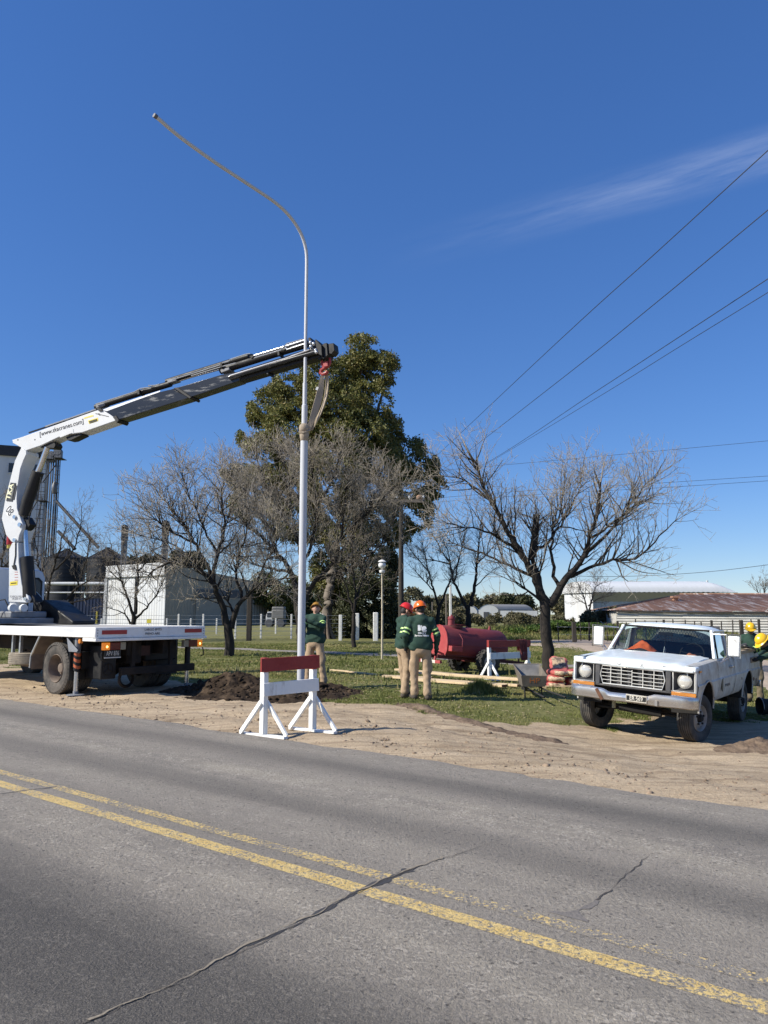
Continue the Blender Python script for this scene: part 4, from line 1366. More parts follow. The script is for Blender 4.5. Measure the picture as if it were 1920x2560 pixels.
# --- parked lorry by the shed
Y = 96.0
c0 = P(667, 1566, Y); c1_ = P(714, 1566, Y); wl_ = c1_.x - c0.x
lk = thing('parked_lorry', 'far white lorry with a tarpaulin covered back parked at the end of the grey shed', 'truck', (c0.x, Y, 0))
zt_ = P(690, 1517, Y).z
mb = MB(); mb.prism([(0, .6), (wl_ * .36, .6), (wl_ * .36, 1.9), (wl_ * .08, 1.9), (0, 1.3)], -.9, .9); mb.build('cab', white_sheet, lk, bevel=.05)
mb = MB(); mb.box(wl_ * .06, -.94, 1.25, wl_ * .3, -.88, 1.78); mb.build('window', win_dark, lk)
mb = MB(); mb.box(wl_ * .3, -1, 1.0, wl_ * .96, 1, zt_ - .35); mb.box(wl_ * .3, -.8, zt_ - .35, wl_ * .96, .8, zt_); mb.build('tarpaulin', M('tarp_grey', (.17, .165, .155), .8, var=.2, scale=1.5), lk, bevel=.12)
mb = MB(); mb.box(0, -.8, .5, wl_, .8, .75); mb.build('chassis', galv_dark, lk)
for x in (wl_ * .16, wl_ * .78):
    for y in (-.85, .85):
        mb = MB(); mb.lathe([(.01, -.13), (.45, -.13), (.5, -.06), (.5, .06), (.45, .13), (.01, .13)], 18, 'y', (x, y, .5)); mb.build('wheel', dark_door, lk, sm=40)

# --- white fence posts with wires on the left
def post_thing(u, v0, v1, wpx, lab, grp=None, name='fence_post', mat=None, vb_fix=None):
    g = GT(u, v1); z1 = P(u, v0, g.y).z; w_ = wpx / FPX * g.y
    mb = MB(); mb.box(-w_ / 2, -w_ / 2, -0.2, w_ / 2, w_ / 2, z1 - g.z)
    o = mb.build(name, mat or post_white, bevel=w_ * .12); o.location = g
    tag(o, lab, 'post', grp); return o


near_p = [post_thing(u, 1535, 1597, 4.2, 'tall thin white post of the nearer wire fence, %s from the left' % ORD[i], 'white fence posts, nearer row') for i, u in enumerate((445, 507, 588, 652, 728, 806))]
far_p = [post_thing(u, 1546, 1585, 3.4, 'short thin white post of the farther wire fence, %s from the left' % ORD[i], 'white fence posts, farther row') for i, u in enumerate((206, 228, 252, 416, 476, 541, 689))]
for ps, nw, lab in ((near_p, 6, 'nearer'), (far_p, 4, 'farther')):
    a, b = ps[0].location, ps[-1].location
    hh = 1.5 if lab == 'nearer' else 1.2
    t = thing('wire_fence', 'set of thin horizontal fence wires on the %s row of white posts' % lab, 'fence wire', (a.x, a.y, 0))
    dv = (b - a).normalized()
    for i in range(nw):
        z = 0.12 + hh * (i + .6) / nw
        mb = MB(); mb.tube([(dv.x * s_, dv.y * s_, z + (0.0 if s_ % 2 else -.01)) for s_ in np.linspace(-14, (b - a).length + 1.5, 8)], .011, 4); mb.build('wire', wire_m, t)
for u, v0, v1, w_, lab in ((851, 1537, 1601, 8, 'leftmost of three thick whitewashed posts before the dark hedge'), (893, 1533, 1600, 9, 'middle one of three thick whitewashed posts before the dark hedge'),
                           (939, 1531, 1602, 12.5, 'rightmost and thickest of three whitewashed posts before the dark hedge')):
    post_thing(u, v0, v1, w_, lab, None, 'white_post')
o = post_thing(622, 1478, 1603, 12, 'thick dark brown wooden post standing before the grey shed', None, 'wooden_post', wood_dark)
for u, v0, v1, w_, lab, m in ((1127, 1462, 1576, 6, 'straight white pole seen between the bare trees behind the red tank', post_white), (1116, 1485, 1577, 4, 'slim grey wooden pole left of the white pole', wood_grey), (1081, 1505, 1565, 3, 'thin leaning stick pole behind the orange helmet', wood_grey)):
    post_thing(u, v0, v1, w_, lab, None, 'pole', m)
post_thing(240, 1528, 1585, 4, 'thin yellow and dark marker post left of the shed', None, 'marker_post', M('marker_yellow', (.55, .45, .05), .6, dirt=(.03, .03, .03), dscale=14, damt=1, dthr=(.5, .52)))
# small yellow sign by the shed
g = P(372, 1563, 88)
sg = thing('gas_sign', 'small yellow sign on a thin post before the white shed front', 'sign', (g.x, 88, 0))
mb = MB(); mb.tube([(0, 0, 0), (0, 0, .8)], .03, 6); mb.build('post', wire_m, sg)
mb = MB(); mb.box(-.25, -.03, .55, .25, .03, 1.05); mb.build('plate', M('sign_yellow', (.75, .62, .06), .6), sg)

# --- utility pole
ub = GT(1003, 1598)
ztop = P(1005, 1250, ub.y).z
up = thing('utility_pole', 'dark wooden utility pole with a single crossarm and a white band', 'utility pole', tuple(ub))
mb = MB(); mb.tube([(0, 0, -.3), (0, 0, 3), (0.02, 0, ztop - ub.z)], [.20, .18, .125], 12); mb.build('pole', wood_dark, up, sm=40)
xa = P(964, 1254, ub.y).x - ub.x; xb = P(1060, 1257, ub.y).x - ub.x; zc = P(1005, 1254, ub.y).z - ub.z
mb = MB(); mb.bar((xa, -.17, zc + .03), (xb, -.17, zc), .14, .2); mb.build('crossarm', wood_grey, up, bevel=.01)
for i, t_ in enumerate((0.02, .3, .62, .98)):
    x = xa + (xb - xa) * t_; mb = MB(); mb.lathe([(.03, 0), (.03, .1), (.075, .12), (.085, .17), (.05, .24), (.06, .27), (.01, .3)], 10, 'z', (x, -.17, zc + .1)); mb.build('insulator', white_sheet, up, sm=40)
mb = MB(); mb.tube([(-.2, 0, P(1003, 1549, ub.y).z - ub.z - .06), (-.2, 0, P(1003, 1549, ub.y).z - ub.z + .06)], .01, 6)
mb = MB(); mb.lathe([(.195, -.06), (.2, -.06), (.2, .06), (.195, .06)], 14, 'z', (0, 0, P(1003, 1549, ub.y).z - ub.z)); mb.build('band', post_white, up)
nx_ = P(1048, 1247, ub.y)
mb = MB(); mb.ball((nx_.x - ub.x, -.17, nx_.z - ub.z + .06), .19, 12, 9, (1.1, 1, .95)); o = mb.build('oven_bird_nest', M('mud_nest', (.30, .19, .13), .95, var=.2, scale=5, bump=.6), None, sm=40)
o.location = ub; tag(o, 'round brown mud bird nest sitting on the utility pole crossarm', 'nest')

# --- overhead cables (each one a thing)
def cable(p3, r_, lab, grp=None):
    pts = [Vector(q) for q in p3]; out = []
    n = len(pts)
    for i in range(n - 1):
        p0, p1, p2, p3_ = pts[max(i - 1, 0)], pts[i], pts[i + 1], pts[min(i + 2, n - 1)]
        for k_ in range(16):
            t = k_ / 16
            out.append(0.5 * ((2 * p1) + (-p0 + p2) * t + (2 * p0 - 5 * p1 + 4 * p2 - p3_) * t * t + (-p0 + 3 * p1 - 3 * p2 + p3_) * t ** 3))
    out.append(pts[-1])
    mb = MB(); mb.tube(out, r_, 5)
    return tag(mb.build('overhead_cable', cable_m, sm=60), lab, 'cable', grp)


yu = ub.y - .2
cable([P(968, 1250, yu), P(1083, 1147, 38), P(1380, 868, 18.5), P(1640, 632, 13.8), P(1920, 376, 11.0), P(2300, 30, 8.8)], .0085, 'topmost of the four cables rising to the upper right corner')
cable([P(994, 1250, yu), P(1127, 1160, 36), P(1400, 950, 19.5), P(1640, 757, 14.6), P(1920, 525, 11.6), P(2400, 130, 9.0)], .0085, 'second from the top of the four cables rising to the right')
cable([P(1024, 1252, yu), P(1211, 1160, 34), P(1500, 972, 19.5), P(1700, 841, 15.4), P(1920, 697, 12.6), P(2500, 317, 9.4)], .0085, 'third from the top of the four cables rising to the right')
cable([P(1058, 1253, yu), P(1262, 1133, 33), P(1500, 990, 20.5), P(1700, 866, 16.0), P(1920, 731, 13.0), P(2500, 375, 9.6)], .007, 'lowest of the four cables rising to the right')
cable([P(1010, 1184, 75), P(1320, 1157, 70), P(1660, 1126, 66), P(1920, 1102, 63), P(2300, 1066, 60)], .016, 'thin cable crossing the sky just above the right bare tree')
cable([P(1008, 1252, 75), P(1330, 1226, 70), P(1640, 1208, 66), P(1920, 1190, 63), P(2300, 1166, 60)], .016, 'upper one of two close thin cables beside the right bare tree')
cable([P(1008, 1262, 75), P(1330, 1237, 70), P(1640, 1220, 66), P(1920, 1202, 63), P(2300, 1178, 60)], .016, 'lower one of two close thin cables beside the right bare tree')
cable([P(1430, 1440, 60), P(1560, 1441, 56), P(1740, 1432, 52), P(1920, 1412, 48), P(2300, 1360, 42)], .016, 'lone low cable above the white warehouse roof')
cable([P(840, 1190, 60), P(905, 1188, 60), P(1070, 1182, 60)], .012, 'short thin cable across the right side of the big green tree')

# --- globe lamp
gl = GT(955, 1648)
lp = thing('garden_lamp', 'slim cream lamp post with a white globe under a cap', 'lamp', tuple(gl))
zt_ = P(955, 1428, gl.y).z - gl.z
mb = MB(); mb.tube([(0, 0, -.2), (.01, 0, 1.5), (0, 0, zt_)], [.042, .036, .03], 10); mb.build('post', M('cream_paint', (.52, .45, .33), .7, var=.15, scale=8, dirt=(.25, .19, .13), dscale=9, damt=.7), lp, sm=40)
zg_ = P(955, 1413, gl.y).z - gl.z
mb = MB(); mb.ball((0, 0, zg_), .135, 16, 10, (1, 1, .95)); mb.build('globe', M('opal_globe', (.72, .72, .70), .3, var=.03), lp, sm=60)
mb = MB(); mb.lathe([(.05, -.06), (.09, -.05), (.10, .03), (.05, .05)], 12, 'z', (0, 0, zt_)); mb.build('collar', post_white, lp, sm=40)
mb = MB(); mb.lathe([(.16, 0), (.10, .05), (.02, .08)], 14, 'z', (0, 0, zg_ + .12)); mb.build('cap', post_white, lp, sm=40)
# ============================================================ TREES
bark_dark = M('bark_dark', (0.021, 0.0165, 0.013), 0.95, var=0.45, scale=9, stretch=(1, 1, 0.3), bump=0.9, bscale=18, dirt=(0.06, 0.048, 0.036), dscale=5, damt=0.6)
twig_m = M('twig_grey', (0.33, 0.285, 0.225), 0.85, var=0.35, scale=1.5)
twig_brown = M('twig_brown', (0.20, 0.165, 0.125), 0.85, var=0.35, scale=1.5)


def tubes_mesh(name, polys, sides=3):
    """polys: list of (pts (k,3), radii (k)) -> one mesh, vectorised per length"""
    by = {}
    for p, r_ in polys: by.setdefault(len(p), []).append((p, r_))
    Vs, Fs, off = [], [], 0
    ang = 2 * PI * np.arange(sides) / sides
    for k, lst in by.items():
        A = np.array([p for p, _ in lst], float); R_ = np.array([r_ for _, r_ in lst], float)
        T = np.empty_like(A); T[:, 1:-1] = A[:, 2:] - A[:, :-2]; T[:, 0] = A[:, 1] - A[:, 0]; T[:, -1] = A[:, -1] - A[:, -2]
        T /= np.linalg.norm(T, axis=-1, keepdims=True) + 1e-9
        ref = np.where(np.abs(T[:, :1, 2:]) < 0.9, np.array([[[0, 0, 1.]]]), np.array([[[1., 0, 0]]]))
        X = np.cross(T, np.broadcast_to(ref, T.shape)); X /= np.linalg.norm(X, axis=-1, keepdims=True) + 1e-9
        Yv = np.cross(T, X)
        V = A[:, :, None] + R_[:, :, None, None] * (X[:, :, None] * np.cos(ang)[None, None, :, None] + Yv[:, :, None] * np.sin(ang)[None, None, :, None])
        m = len(lst)
        idx = off + np.arange(m * k * sides).reshape(m, k, sides)
        nx_ = np.roll(idx, -1, axis=2)
        q = np.stack([idx[:, :-1], nx_[:, :-1], nx_[:, 1:], idx[:, 1:]], -1).reshape(-1, 4)
        Vs.append(V.reshape(-1, 3)); Fs.append(q); off += m * k * sides
    me = np_mesh(name, np.concatenate(Vs), [np.concatenate(Fs)]); smooth(me)
    return me


class Bare:
    def __init__(s, seed, tw=1.0):
        s.r = random.Random(seed); s.big = []; s.twigs = []; s.tw = tw

    def limb(s, pts, r0, r1, n=None):
        """explicit limb through points, with a little wander; returns the resampled polyline"""
        pts = [np.array(p, float) for p in pts]
        d = np.array(pts); L_ = np.concatenate([[0], np.cumsum(np.linalg.norm(np.diff(d, axis=0), axis=1))])
        n = n or max(5, int(L_[-1] / 0.22))
        out = []
        for i in range(n + 1):
            t = L_[-1] * i / n
            j = min(np.searchsorted(L_, t, side='right') - 1, len(pts) - 2)
            u = (t - L_[j]) / (L_[j + 1] - L_[j])
            p0, p1, p2, p3 = d[max(j - 1, 0)], d[j], d[j + 1], d[min(j + 2, len(d) - 1)]
            q = 0.5 * (2 * p1 + (p2 - p0) * u + (2 * p0 - 5 * p1 + 4 * p2 - p3) * u * u + (3 * p1 - p0 - 3 * p2 + p3) * u ** 3)
            w = min(0.022 * L_[-1] / 3, 0.03) if 0 < i < n else 0
            q = q + np.array([s.r.gauss(0, w), s.r.gauss(0, w), s.r.gauss(0, w)])
            out.append(q)
        rad = [r0 + (r1 - r0) * (i / n) ** 0.62 for i in range(n + 1)]
        s.big.append((np.array(out), np.array(rad)))
        return out, rad

    def grow(s, p, d, L_, r0, lvl, P_):
        """free branch: wanders, bends up, then carries side shoots"""
        r = s.r
        k = max(3, int(L_ / (0.16 if lvl < 3 else 0.11)))
        step = L_ / k; pts = [p]; rad = [r0]
        d = d / np.linalg.norm(d)
        for i in range(k):
            jit = P_.get('jit', 0.16)
            d = d + np.array([r.gauss(0, jit), r.gauss(0, jit), r.gauss(0, jit) + P_.get('up', 0.05)])
            d = d / np.linalg.norm(d)
            pts.append(pts[-1] + d * step); rad.append(max(r0 * (1 - 0.78 * (i + 1) / k), 0.0028 * s.tw))
        (s.big if lvl <= 1 else s.twigs).append((np.array(pts), np.array(rad)))
        s.shoots(pts, rad, L_, lvl, P_)

    def shoots(s, pts, rad, L_, lvl, P_, dens=1.0, start=0.25):
        r = s.r
        if lvl >= P_.get('max', 4): return
        per = P_['per'][min(lvl, len(P_['per']) - 1)] * dens
        n = int(L_ * per + r.random())
        for _ in range(n):
            t = start + (1 - start) * r.random() ** 0.85
            x = t * (len(pts) - 1); i = min(int(x), len(pts) - 2); u = x - i
            p = pts[i] * (1 - u) + pts[i + 1] * u
            d = pts[i + 1] - pts[i]; d = d / (np.linalg.norm(d) + 1e-9)
            q = np.array([r.gauss(0, 1), r.gauss(0, 1), r.gauss(0, 1)]); q = q - d * q.dot(d); q /= np.linalg.norm(q) + 1e-9
            a = math.radians(r.uniform(*P_.get('ang', (28, 62))))
            nd = d * math.cos(a) + q * math.sin(a); nd[2] += P_.get('lift', 0.22)
            lo, hi = P_['len'][min(lvl, len(P_['len']) - 1)]
            nl = r.uniform(lo, hi) * (1.1 - 0.45 * t)
            s.grow(p, nd, nl, max(min(rad[i] * 0.62, 0.012 + nl * 0.011) , 0.0042 * s.tw), lvl + 1, P_)

    def build(s, name, label, cat, base, trunk_mat=None, twig_mat=None, group=None):
        base = Vector(base)
        root = thing(name, label, cat, tuple(base), group=group)
        b = np.array(base[:])
        me = tubes_mesh('trunk', [(p - b, r_) for p, r_ in s.big], 9); link_mesh('trunk', me, trunk_mat or bark_dark, root)
        me = tubes_mesh('crown', [(p - b, r_) for p, r_ in s.twigs], 3); link_mesh('crown', me, twig_mat or twig_m, root)
        return root


def PX(u, v, Y, dy=0.0):
    return np.array(P(u, v, Y + dy)[:])


PAR = dict(per=[3.2, 3.6, 4.6, 5.0], len=[(0.9, 1.9), (0.55, 1.25), (0.3, 0.7), (0.12, 0.3)], max=4, jit=0.13, up=0.05, lift=0.25)


def bare_tree(seed, base_uv, limbs, r0, label, par=None, twig=None, tw=1.0, trunk=None, name='bare_tree', Yfix=None, dens=1.0, depth_spread=0.5, extra=0):
    """limbs: list of (pixel polyline from the fork, radius, depth offset at the tip)"""
    g = GT(*base_uv) if Yfix is None else P(base_uv[0], base_uv[1], Yfix)
    if Yfix is not None: g.z = gzf(g.x, g.y)
    Y = g.y; t = Bare(seed, tw); par = par or PAR
    b = np.array(g[:]); b[2] -= 0.15
    trunk = trunk or []
    tp = [b, np.array(g[:]) + np.array([0, 0, .05])] + [PX(u, v, Y) for u, v in trunk]
    if len(tp) > 2:
        o, rr_ = t.limb(tp, r0 * 1.18, r0 * 0.86)
    for pl, r_, dy in limbs:
        k = len(pl)
        pts = [PX(u, v, Y, dy * (i / (k - 1)) ** 1.3) for i, (u, v) in enumerate(pl)]
        r_ = r_ * 1.22
        o, rr_ = t.limb(pts, r_, max(r_ * 0.16, 0.012))
        L_ = sum(np.linalg.norm(o[i + 1] - o[i]) for i in range(len(o) - 1))
        t.shoots(o, rr_, L_, 0, par, dens, 0.22)
        # the limb ends in a whip
        t.grow(o[-1], o[-1] - o[-2], par['len'][1][1] * .8, max(r_ * 0.16, 0.012), 2, par)
    return t.build(name, label, 'bare tree', g, None, twig)


# right pruned tree by the pickup
F_ = [([(1362, 1520), (1342, 1450), (1318, 1412), (1270, 1330), (1225, 1250), (1200, 1190), (1172, 1130)], .135, -0.6),
      ([(1362, 1520), (1345, 1440), (1330, 1390), (1338, 1340), (1341, 1290)], .13, 0.2),
      ([(1372, 1512), (1392, 1482), (1420, 1440), (1462, 1392), (1478, 1340), (1492, 1270), (1502, 1205)], .125, -0.5),
      ([(1420, 1442), (1470, 1420), (1530, 1402), (1590, 1395), (1650, 1340), (1690, 1300)], .06, -1.0),
      ([(1462, 1390), (1520, 1330), (1570, 1270), (1612, 1215), (1640, 1190)], .06, 0.6),
      ([(1400, 1470), (1378, 1400), (1382, 1340), (1400, 1270), (1415, 1200)], .06, 1.0),
      ([(1340, 1445), (1290, 1420), (1230, 1395), (1165, 1370), (1120, 1350)], .055, 0.9),
      ([(1300, 1385), (1240, 1340), (1175, 1320), (1120, 1310)], .05, -1.1),
      ([(1352, 1500), (1310, 1470), (1285, 1450)], .05, -0.4),
      ([(1478, 1345), (1540, 1300), (1600, 1260), (1640, 1240)], .04, -1.2),
      ([(1225, 1250), (1160, 1200), (1110, 1190)], .04, -0.2),
      ([(1335, 1380), (1385, 1335), (1440, 1250), (1455, 1180)], .05, 1.2)]
parF = dict(PAR, per=[6.4, 4.6, 3.0, 1.0], len=[(.8, 1.9), (.5, 1.15), (.25, .6), (.1, .22)], up=0.045, lift=0.28, ang=(30, 72), jit=.10)
tF = bare_tree(11, (1372, 1686), F_, .18, 'large pruned bare tree with a thick forked dark trunk left of the pickup', parF, None, 1.5, [(1370, 1620), (1363, 1560), (1364, 1515)])
g = GT(1372, 1686)
mb = MB(Matrix.Translation(-g)); mb.tube([P(1330, 1392, g.y + .1), P(1338, 1340, g.y + .15), P(1341, 1287, g.y + .2)], [.13, .12, .105], 10); mb.build('pruned_stub', bark_dark, tF, sm=50)

# left tree by the truck tail
A_ = [([(566, 1562), (556, 1520), (540, 1480), (528, 1450), (480, 1415), (420, 1405), (370, 1440)], .13, -1.0),
      ([(577, 1570), (588, 1530), (608, 1500), (640, 1470), (680, 1455), (720, 1445)], .12, -0.4),
      ([(540, 1480), (520, 1420), (490, 1360), (450, 1300), (410, 1250), (380, 1210)], .08, 0.8),
      ([(530, 1455), (545, 1390), (560, 1320), (555, 1250), (560, 1180)], .08, 1.0),
      ([(490, 1360), (430, 1330), (380, 1290), (350, 1250)], .05, -1.0),
      ([(500, 1420), (450, 1370), (400, 1350), (350, 1340)], .05, 0.3),
      ([(545, 1390), (500, 1300), (470, 1230), (455, 1180)], .05, -1.2),
      ([(608, 1500), (590, 1440), (600, 1380), (620, 1300), (610, 1220)], .06, 1.4),
      ([(640, 1470), (660, 1410), (690, 1360), (680, 1300)], .05, -1.2),
      ([(585, 1535), (570, 1505), (552, 1490)], .06, 0.5)]
parA = dict(PAR, per=[7.6, 4.6, 2.8, .6], len=[(.9, 1.9), (.5, 1.15), (.32, .7), (.14, .3)], lift=0.2, ang=(30, 72), jit=.10, up=.045)
bare_tree(21, (573, 1640), A_, .185, 'spreading bare tree with a forked mossy trunk right of the truck deck', parA, None, 2.1, [(574, 1612), (571, 1580), (570, 1560)])

# big spreading tree behind the lamp post
B_l = [([(742, 1480), (728, 1430), (690, 1380), (640, 1330), (590, 1300), (530, 1270)], .15, -1.4),
       ([(748, 1475), (752, 1420), (745, 1350), (700, 1280), (660, 1200), (640, 1140)], .14, 1.0),
       ([(760, 1500), (790, 1450), (830, 1410), (850, 1350), (860, 1280), (870, 1200)], .14, -0.8),
       ([(790, 1450), (850, 1430), (910, 1400), (960, 1350), (990, 1280)], .1, 0.8),
       ([(752, 1420), (780, 1350), (790, 1270), (780, 1180), (775, 1130)], .1, -1.6),
       ([(728, 1430), (670, 1420), (610, 1400), (560, 1370)], .08, 1.8),
       ([(830, 1410), (880, 1340), (930, 1260), (950, 1190)], .08, 1.8),
       ([(745, 1350), (720, 1260), (715, 1180), (700, 1120)], .07, 2.0),
       ([(690, 1380), (650, 1280), (600, 1210), (570, 1180)], .08, -1.8),
       ([(850, 1350), (900, 1300), (960, 1240), (1000, 1210)], .07, -1.8),
       ([(790, 1270), (830, 1200), (850, 1130)], .06, -1.9)]
parB = dict(PAR, per=[7.6, 4.4, 2.6, .6], len=[(1.0, 2.1), (.6, 1.3), (.4, .85), (.16, .34)], lift=0.2, ang=(30, 72), jit=.10, up=.04)
bare_tree(31, (754, 1612), B_l, .26, 'widest bare tree, dense with twigs, its dark trunk just behind the new pole', parB, None, 2.4, [(752, 1570), (746, 1520), (744, 1478)])

# thin tree right of the man at the pole
C_l = [([(884, 1530), (870, 1480), (850, 1430), (835, 1390)], .06, -.5), ([(885, 1525), (900, 1470), (915, 1420), (920, 1370)], .06, .5),
       ([(884, 1540), (888, 1470), (880, 1400), (885, 1340)], .06, 0), ([(888, 1500), (930, 1470), (960, 1450)], .045, -.6), ([(880, 1510), (845, 1490), (825, 1480)], .045, .6)]
parC = dict(PAR, per=[3.4, 3.2, 3.4, 2.6], len=[(.7, 1.4), (.5, .9), (.3, .6), (.14, .3)], lift=0.1, up=0.0)
bare_tree(41, (884, 1620), C_l, .105, 'slender bare tree with a straight dark trunk left of the whitewashed posts', parC, twig_brown, 1.7, [(884, 1580), (885, 1535)])

# two trees behind the red tank
D_l = [([(1098, 1520), (1085, 1480), (1072, 1430), (1060, 1380), (1050, 1330)], .09, -.5), ([(1100, 1515), (1118, 1470), (1130, 1440), (1150, 1390), (1160, 1340)], .09, .6),
       ([(1085, 1480), (1050, 1440), (1020, 1410)], .05, .5), ([(1130, 1440), (1120, 1380), (1100, 1330)], .05, -.7), ([(1072, 1430), (1030, 1380), (1010, 1340)], .045, -.6)]
E_l = [([(1166, 1520), (1150, 1485), (1136, 1455), (1124, 1410), (1100, 1370), (1080, 1330)], .12, -.5), ([(1176, 1515), (1186, 1470), (1192, 1410), (1200, 1340), (1205, 1290)], .14, .4),
       ([(1124, 1410), (1080, 1400), (1040, 1395)], .06, .6), ([(1192, 1410), (1230, 1370), (1260, 1330)], .06, -.8), ([(1136, 1455), (1150, 1390), (1165, 1330)], .06, .9), ([(1186, 1470), (1215, 1440), (1240, 1420)], .05, .6)]
parD = dict(PAR, jit=.11, ang=(32, 72), per=[5.6, 4.4, 3.2, 1.2], len=[(.7, 1.5), (.5, 1.0), (.3, .6), (.14, .3)], lift=0.2)
bare_tree(51, (1090, 1592), D_l, .15, 'thin bare tree with a curved mottled trunk behind the orange helmet', parD, None, 1.5, [(1090, 1565), (1096, 1535), (1099, 1515)])
bare_tree(61, (1170, 1590), E_l, .21, 'bare tree with a V shaped dark trunk directly behind the red tank', parD, None, 1.5, [(1171, 1560), (1170, 1530), (1170, 1512)])

# small tree before the white shed, and brown ones behind the crane
G_l = [([(334, 1540), (320, 1500), (305, 1455), (290, 1400), (275, 1350)], .085, -.6), ([(338, 1535), (342, 1480), (345, 1420), (335, 1350), (330, 1310)], .085, .5),
       ([(340, 1545), (370, 1515), (395, 1480), (415, 1440)], .07, -.4), ([(326, 1560), (312, 1535), (275, 1520), (268, 1518)], .06, .2), ([(345, 1430), (375, 1390), (390, 1340)], .05, .7), ([(305, 1455), (270, 1420), (255, 1380)], .04, .4)]
bare_tree(71, (332, 1603), G_l, .16, 'small dark forked bare tree in front of the white shed', parD, twig_brown, 1.9, [(333, 1570), (335, 1540)])
H_l = [([(112, 1560), (118, 1500), (130, 1430), (150, 1370), (165, 1310)], .1, -.6), ([(112, 1555), (150, 1510), (190, 1470), (215, 1400), (225, 1340)], .1, .6),
       ([(112, 1540), (105, 1470), (95, 1400), (85, 1330)], .09, .3), ([(130, 1430), (180, 1380), (200, 1320), (205, 1265)], .06, -.7), ([(150, 1510), (210, 1500), (250, 1480)], .06, -.5), ([(190, 1470), (240, 1440), (262, 1400)], .05, .8)]
parH = dict(PAR, per=[4.0, 3.6, 3.4, 3.0], len=[(.8, 1.6), (.5, 1.0), (.3, .6), (.14, .3)], lift=0.15)
bare_tree(81, (112, 1606), H_l, .17, 'tangled brownish bare tree right behind the crane mast', parH, twig_brown, 1.9, [(112, 1580), (112, 1555)])
I_l = [([(-14, 1560), (-5, 1480), (5, 1400), (12, 1330), (15, 1260)], .1, -.4), ([(-14, 1550), (10, 1480), (30, 1420), (40, 1350)], .08, .5), ([(-14, 1520), (-30, 1420), (-30, 1330), (-10, 1250)], .08, .3)]
bare_tree(91, (-14, 1606), I_l, .17, 'brown bare tree at the left edge behind the truck cab', parH, twig_brown, 1.9, [(-14, 1580), (-14, 1555)])
J_l = [([(1470, 1535), (1462, 1500), (1450, 1470), (1440, 1450)], .08, -.4), ([(1472, 1530), (1480, 1495), (1490, 1465), (1495, 1445)], .08, .4), ([(1470, 1515), (1490, 1500), (1510, 1490)], .05, -.3), ([(1466, 1510), (1445, 1500), (1430, 1490)], .05, .3)]
bare_tree(101, (1472, 1575), J_l, .17, 'small bare tree before the white end wall of the warehouse', parD, twig_brown, 2.6, [(1472, 1552), (1471, 1532)], Yfix=62)
K_l = [([(1905, 1500), (1895, 1480), (1888, 1460)], .08, -.3), ([(1908, 1500), (1912, 1470), (1915, 1450)], .08, .3), ([(1910, 1500), (1930, 1480), (1945, 1460)], .07, .2)]
bare_tree(111, (1907, 1560), K_l, .2, 'bare treetop showing over the right end of the rusty roof', parH, twig_brown, 2.8, [(1907, 1530), (1907, 1500)], Yfix=80)


# ---------------------------------------------------------- leafy trees
def foliage(name, blobs, n, size, cols_mat, parent, base, seed, droop=0.5, gap=0.42, fr=1.1, asp=0.34, shell=0.55):
    """leaf sprays spread through a set of ellipsoids (cx,cy,cz, rx,ry,rz)"""
    r = np.random.default_rng(seed)
    B = np.array(blobs, float); vol = np.prod(B[:, 3:], 1) ** (2 / 3); pr = vol / vol.sum()
    k = int(n * 1.9); bi = r.choice(len(B), k, p=pr)
    d = r.normal(size=(k, 3)); d /= np.linalg.norm(d, axis=1, keepdims=True)
    q = r.uniform(0, 1, k); rad = np.where(r.uniform(0, 1, k) < shell, 0.72 + 0.36 * q, q ** (1 / 3))
    p = B[bi, :3] + d * rad[:, None] * B[bi, 3:]
    s = np.sin(p[:, 0] * fr * 1.7 + 1.3 * np.sin(p[:, 2] * fr * 1.1)) + np.sin(p[:, 1] * fr * 1.9 + 2 + np.sin(p[:, 0] * fr)) + np.sin(p[:, 2] * fr * 2.3 + 4 + np.sin(p[:, 1] * fr * 1.3)) \
        + 0.8 * np.sin(p[:, 0] * fr * 4.1 + p[:, 2] * fr * 3.3) + 0.8 * np.sin(p[:, 2] * fr * 5.2 - p[:, 1] * fr * 3.7)
    keep = s > (gap - 0.5) * 3
    p = p[keep][:n]; k = len(p); bi = bi[keep][:n]; s = s[keep][:n]
    a = r.normal(size=(k, 3)); a[:, 2] -= droop; a /= np.linalg.norm(a, axis=1, keepdims=True)
    b_ = np.cross(a, r.normal(size=(k, 3))); b_ /= np.linalg.norm(b_, axis=1, keepdims=True)
    L_ = size * r.uniform(0.6, 1.35, k)[:, None]; w = L_ * asp * r.uniform(.7, 1.3, k)[:, None]
    c = np.cross(a, b_) * L_ * 0.15
    V = np.stack([p, p + a * L_ * .5 + b_ * w + c, p + a * L_, p + a * L_ * .5 - b_ * w + c], 1).reshape(-1, 3) - np.array(base)
    me = np_mesh(name, V, [np.arange(k * 4).reshape(-1, 4)])
    tint = np.clip(0.45 + 0.13 * s / 2 + r.normal(0, .2, k), 0, 1)
    face_attr(me, 'tint', tint)
    return link_mesh(name, me, cols_mat, parent)


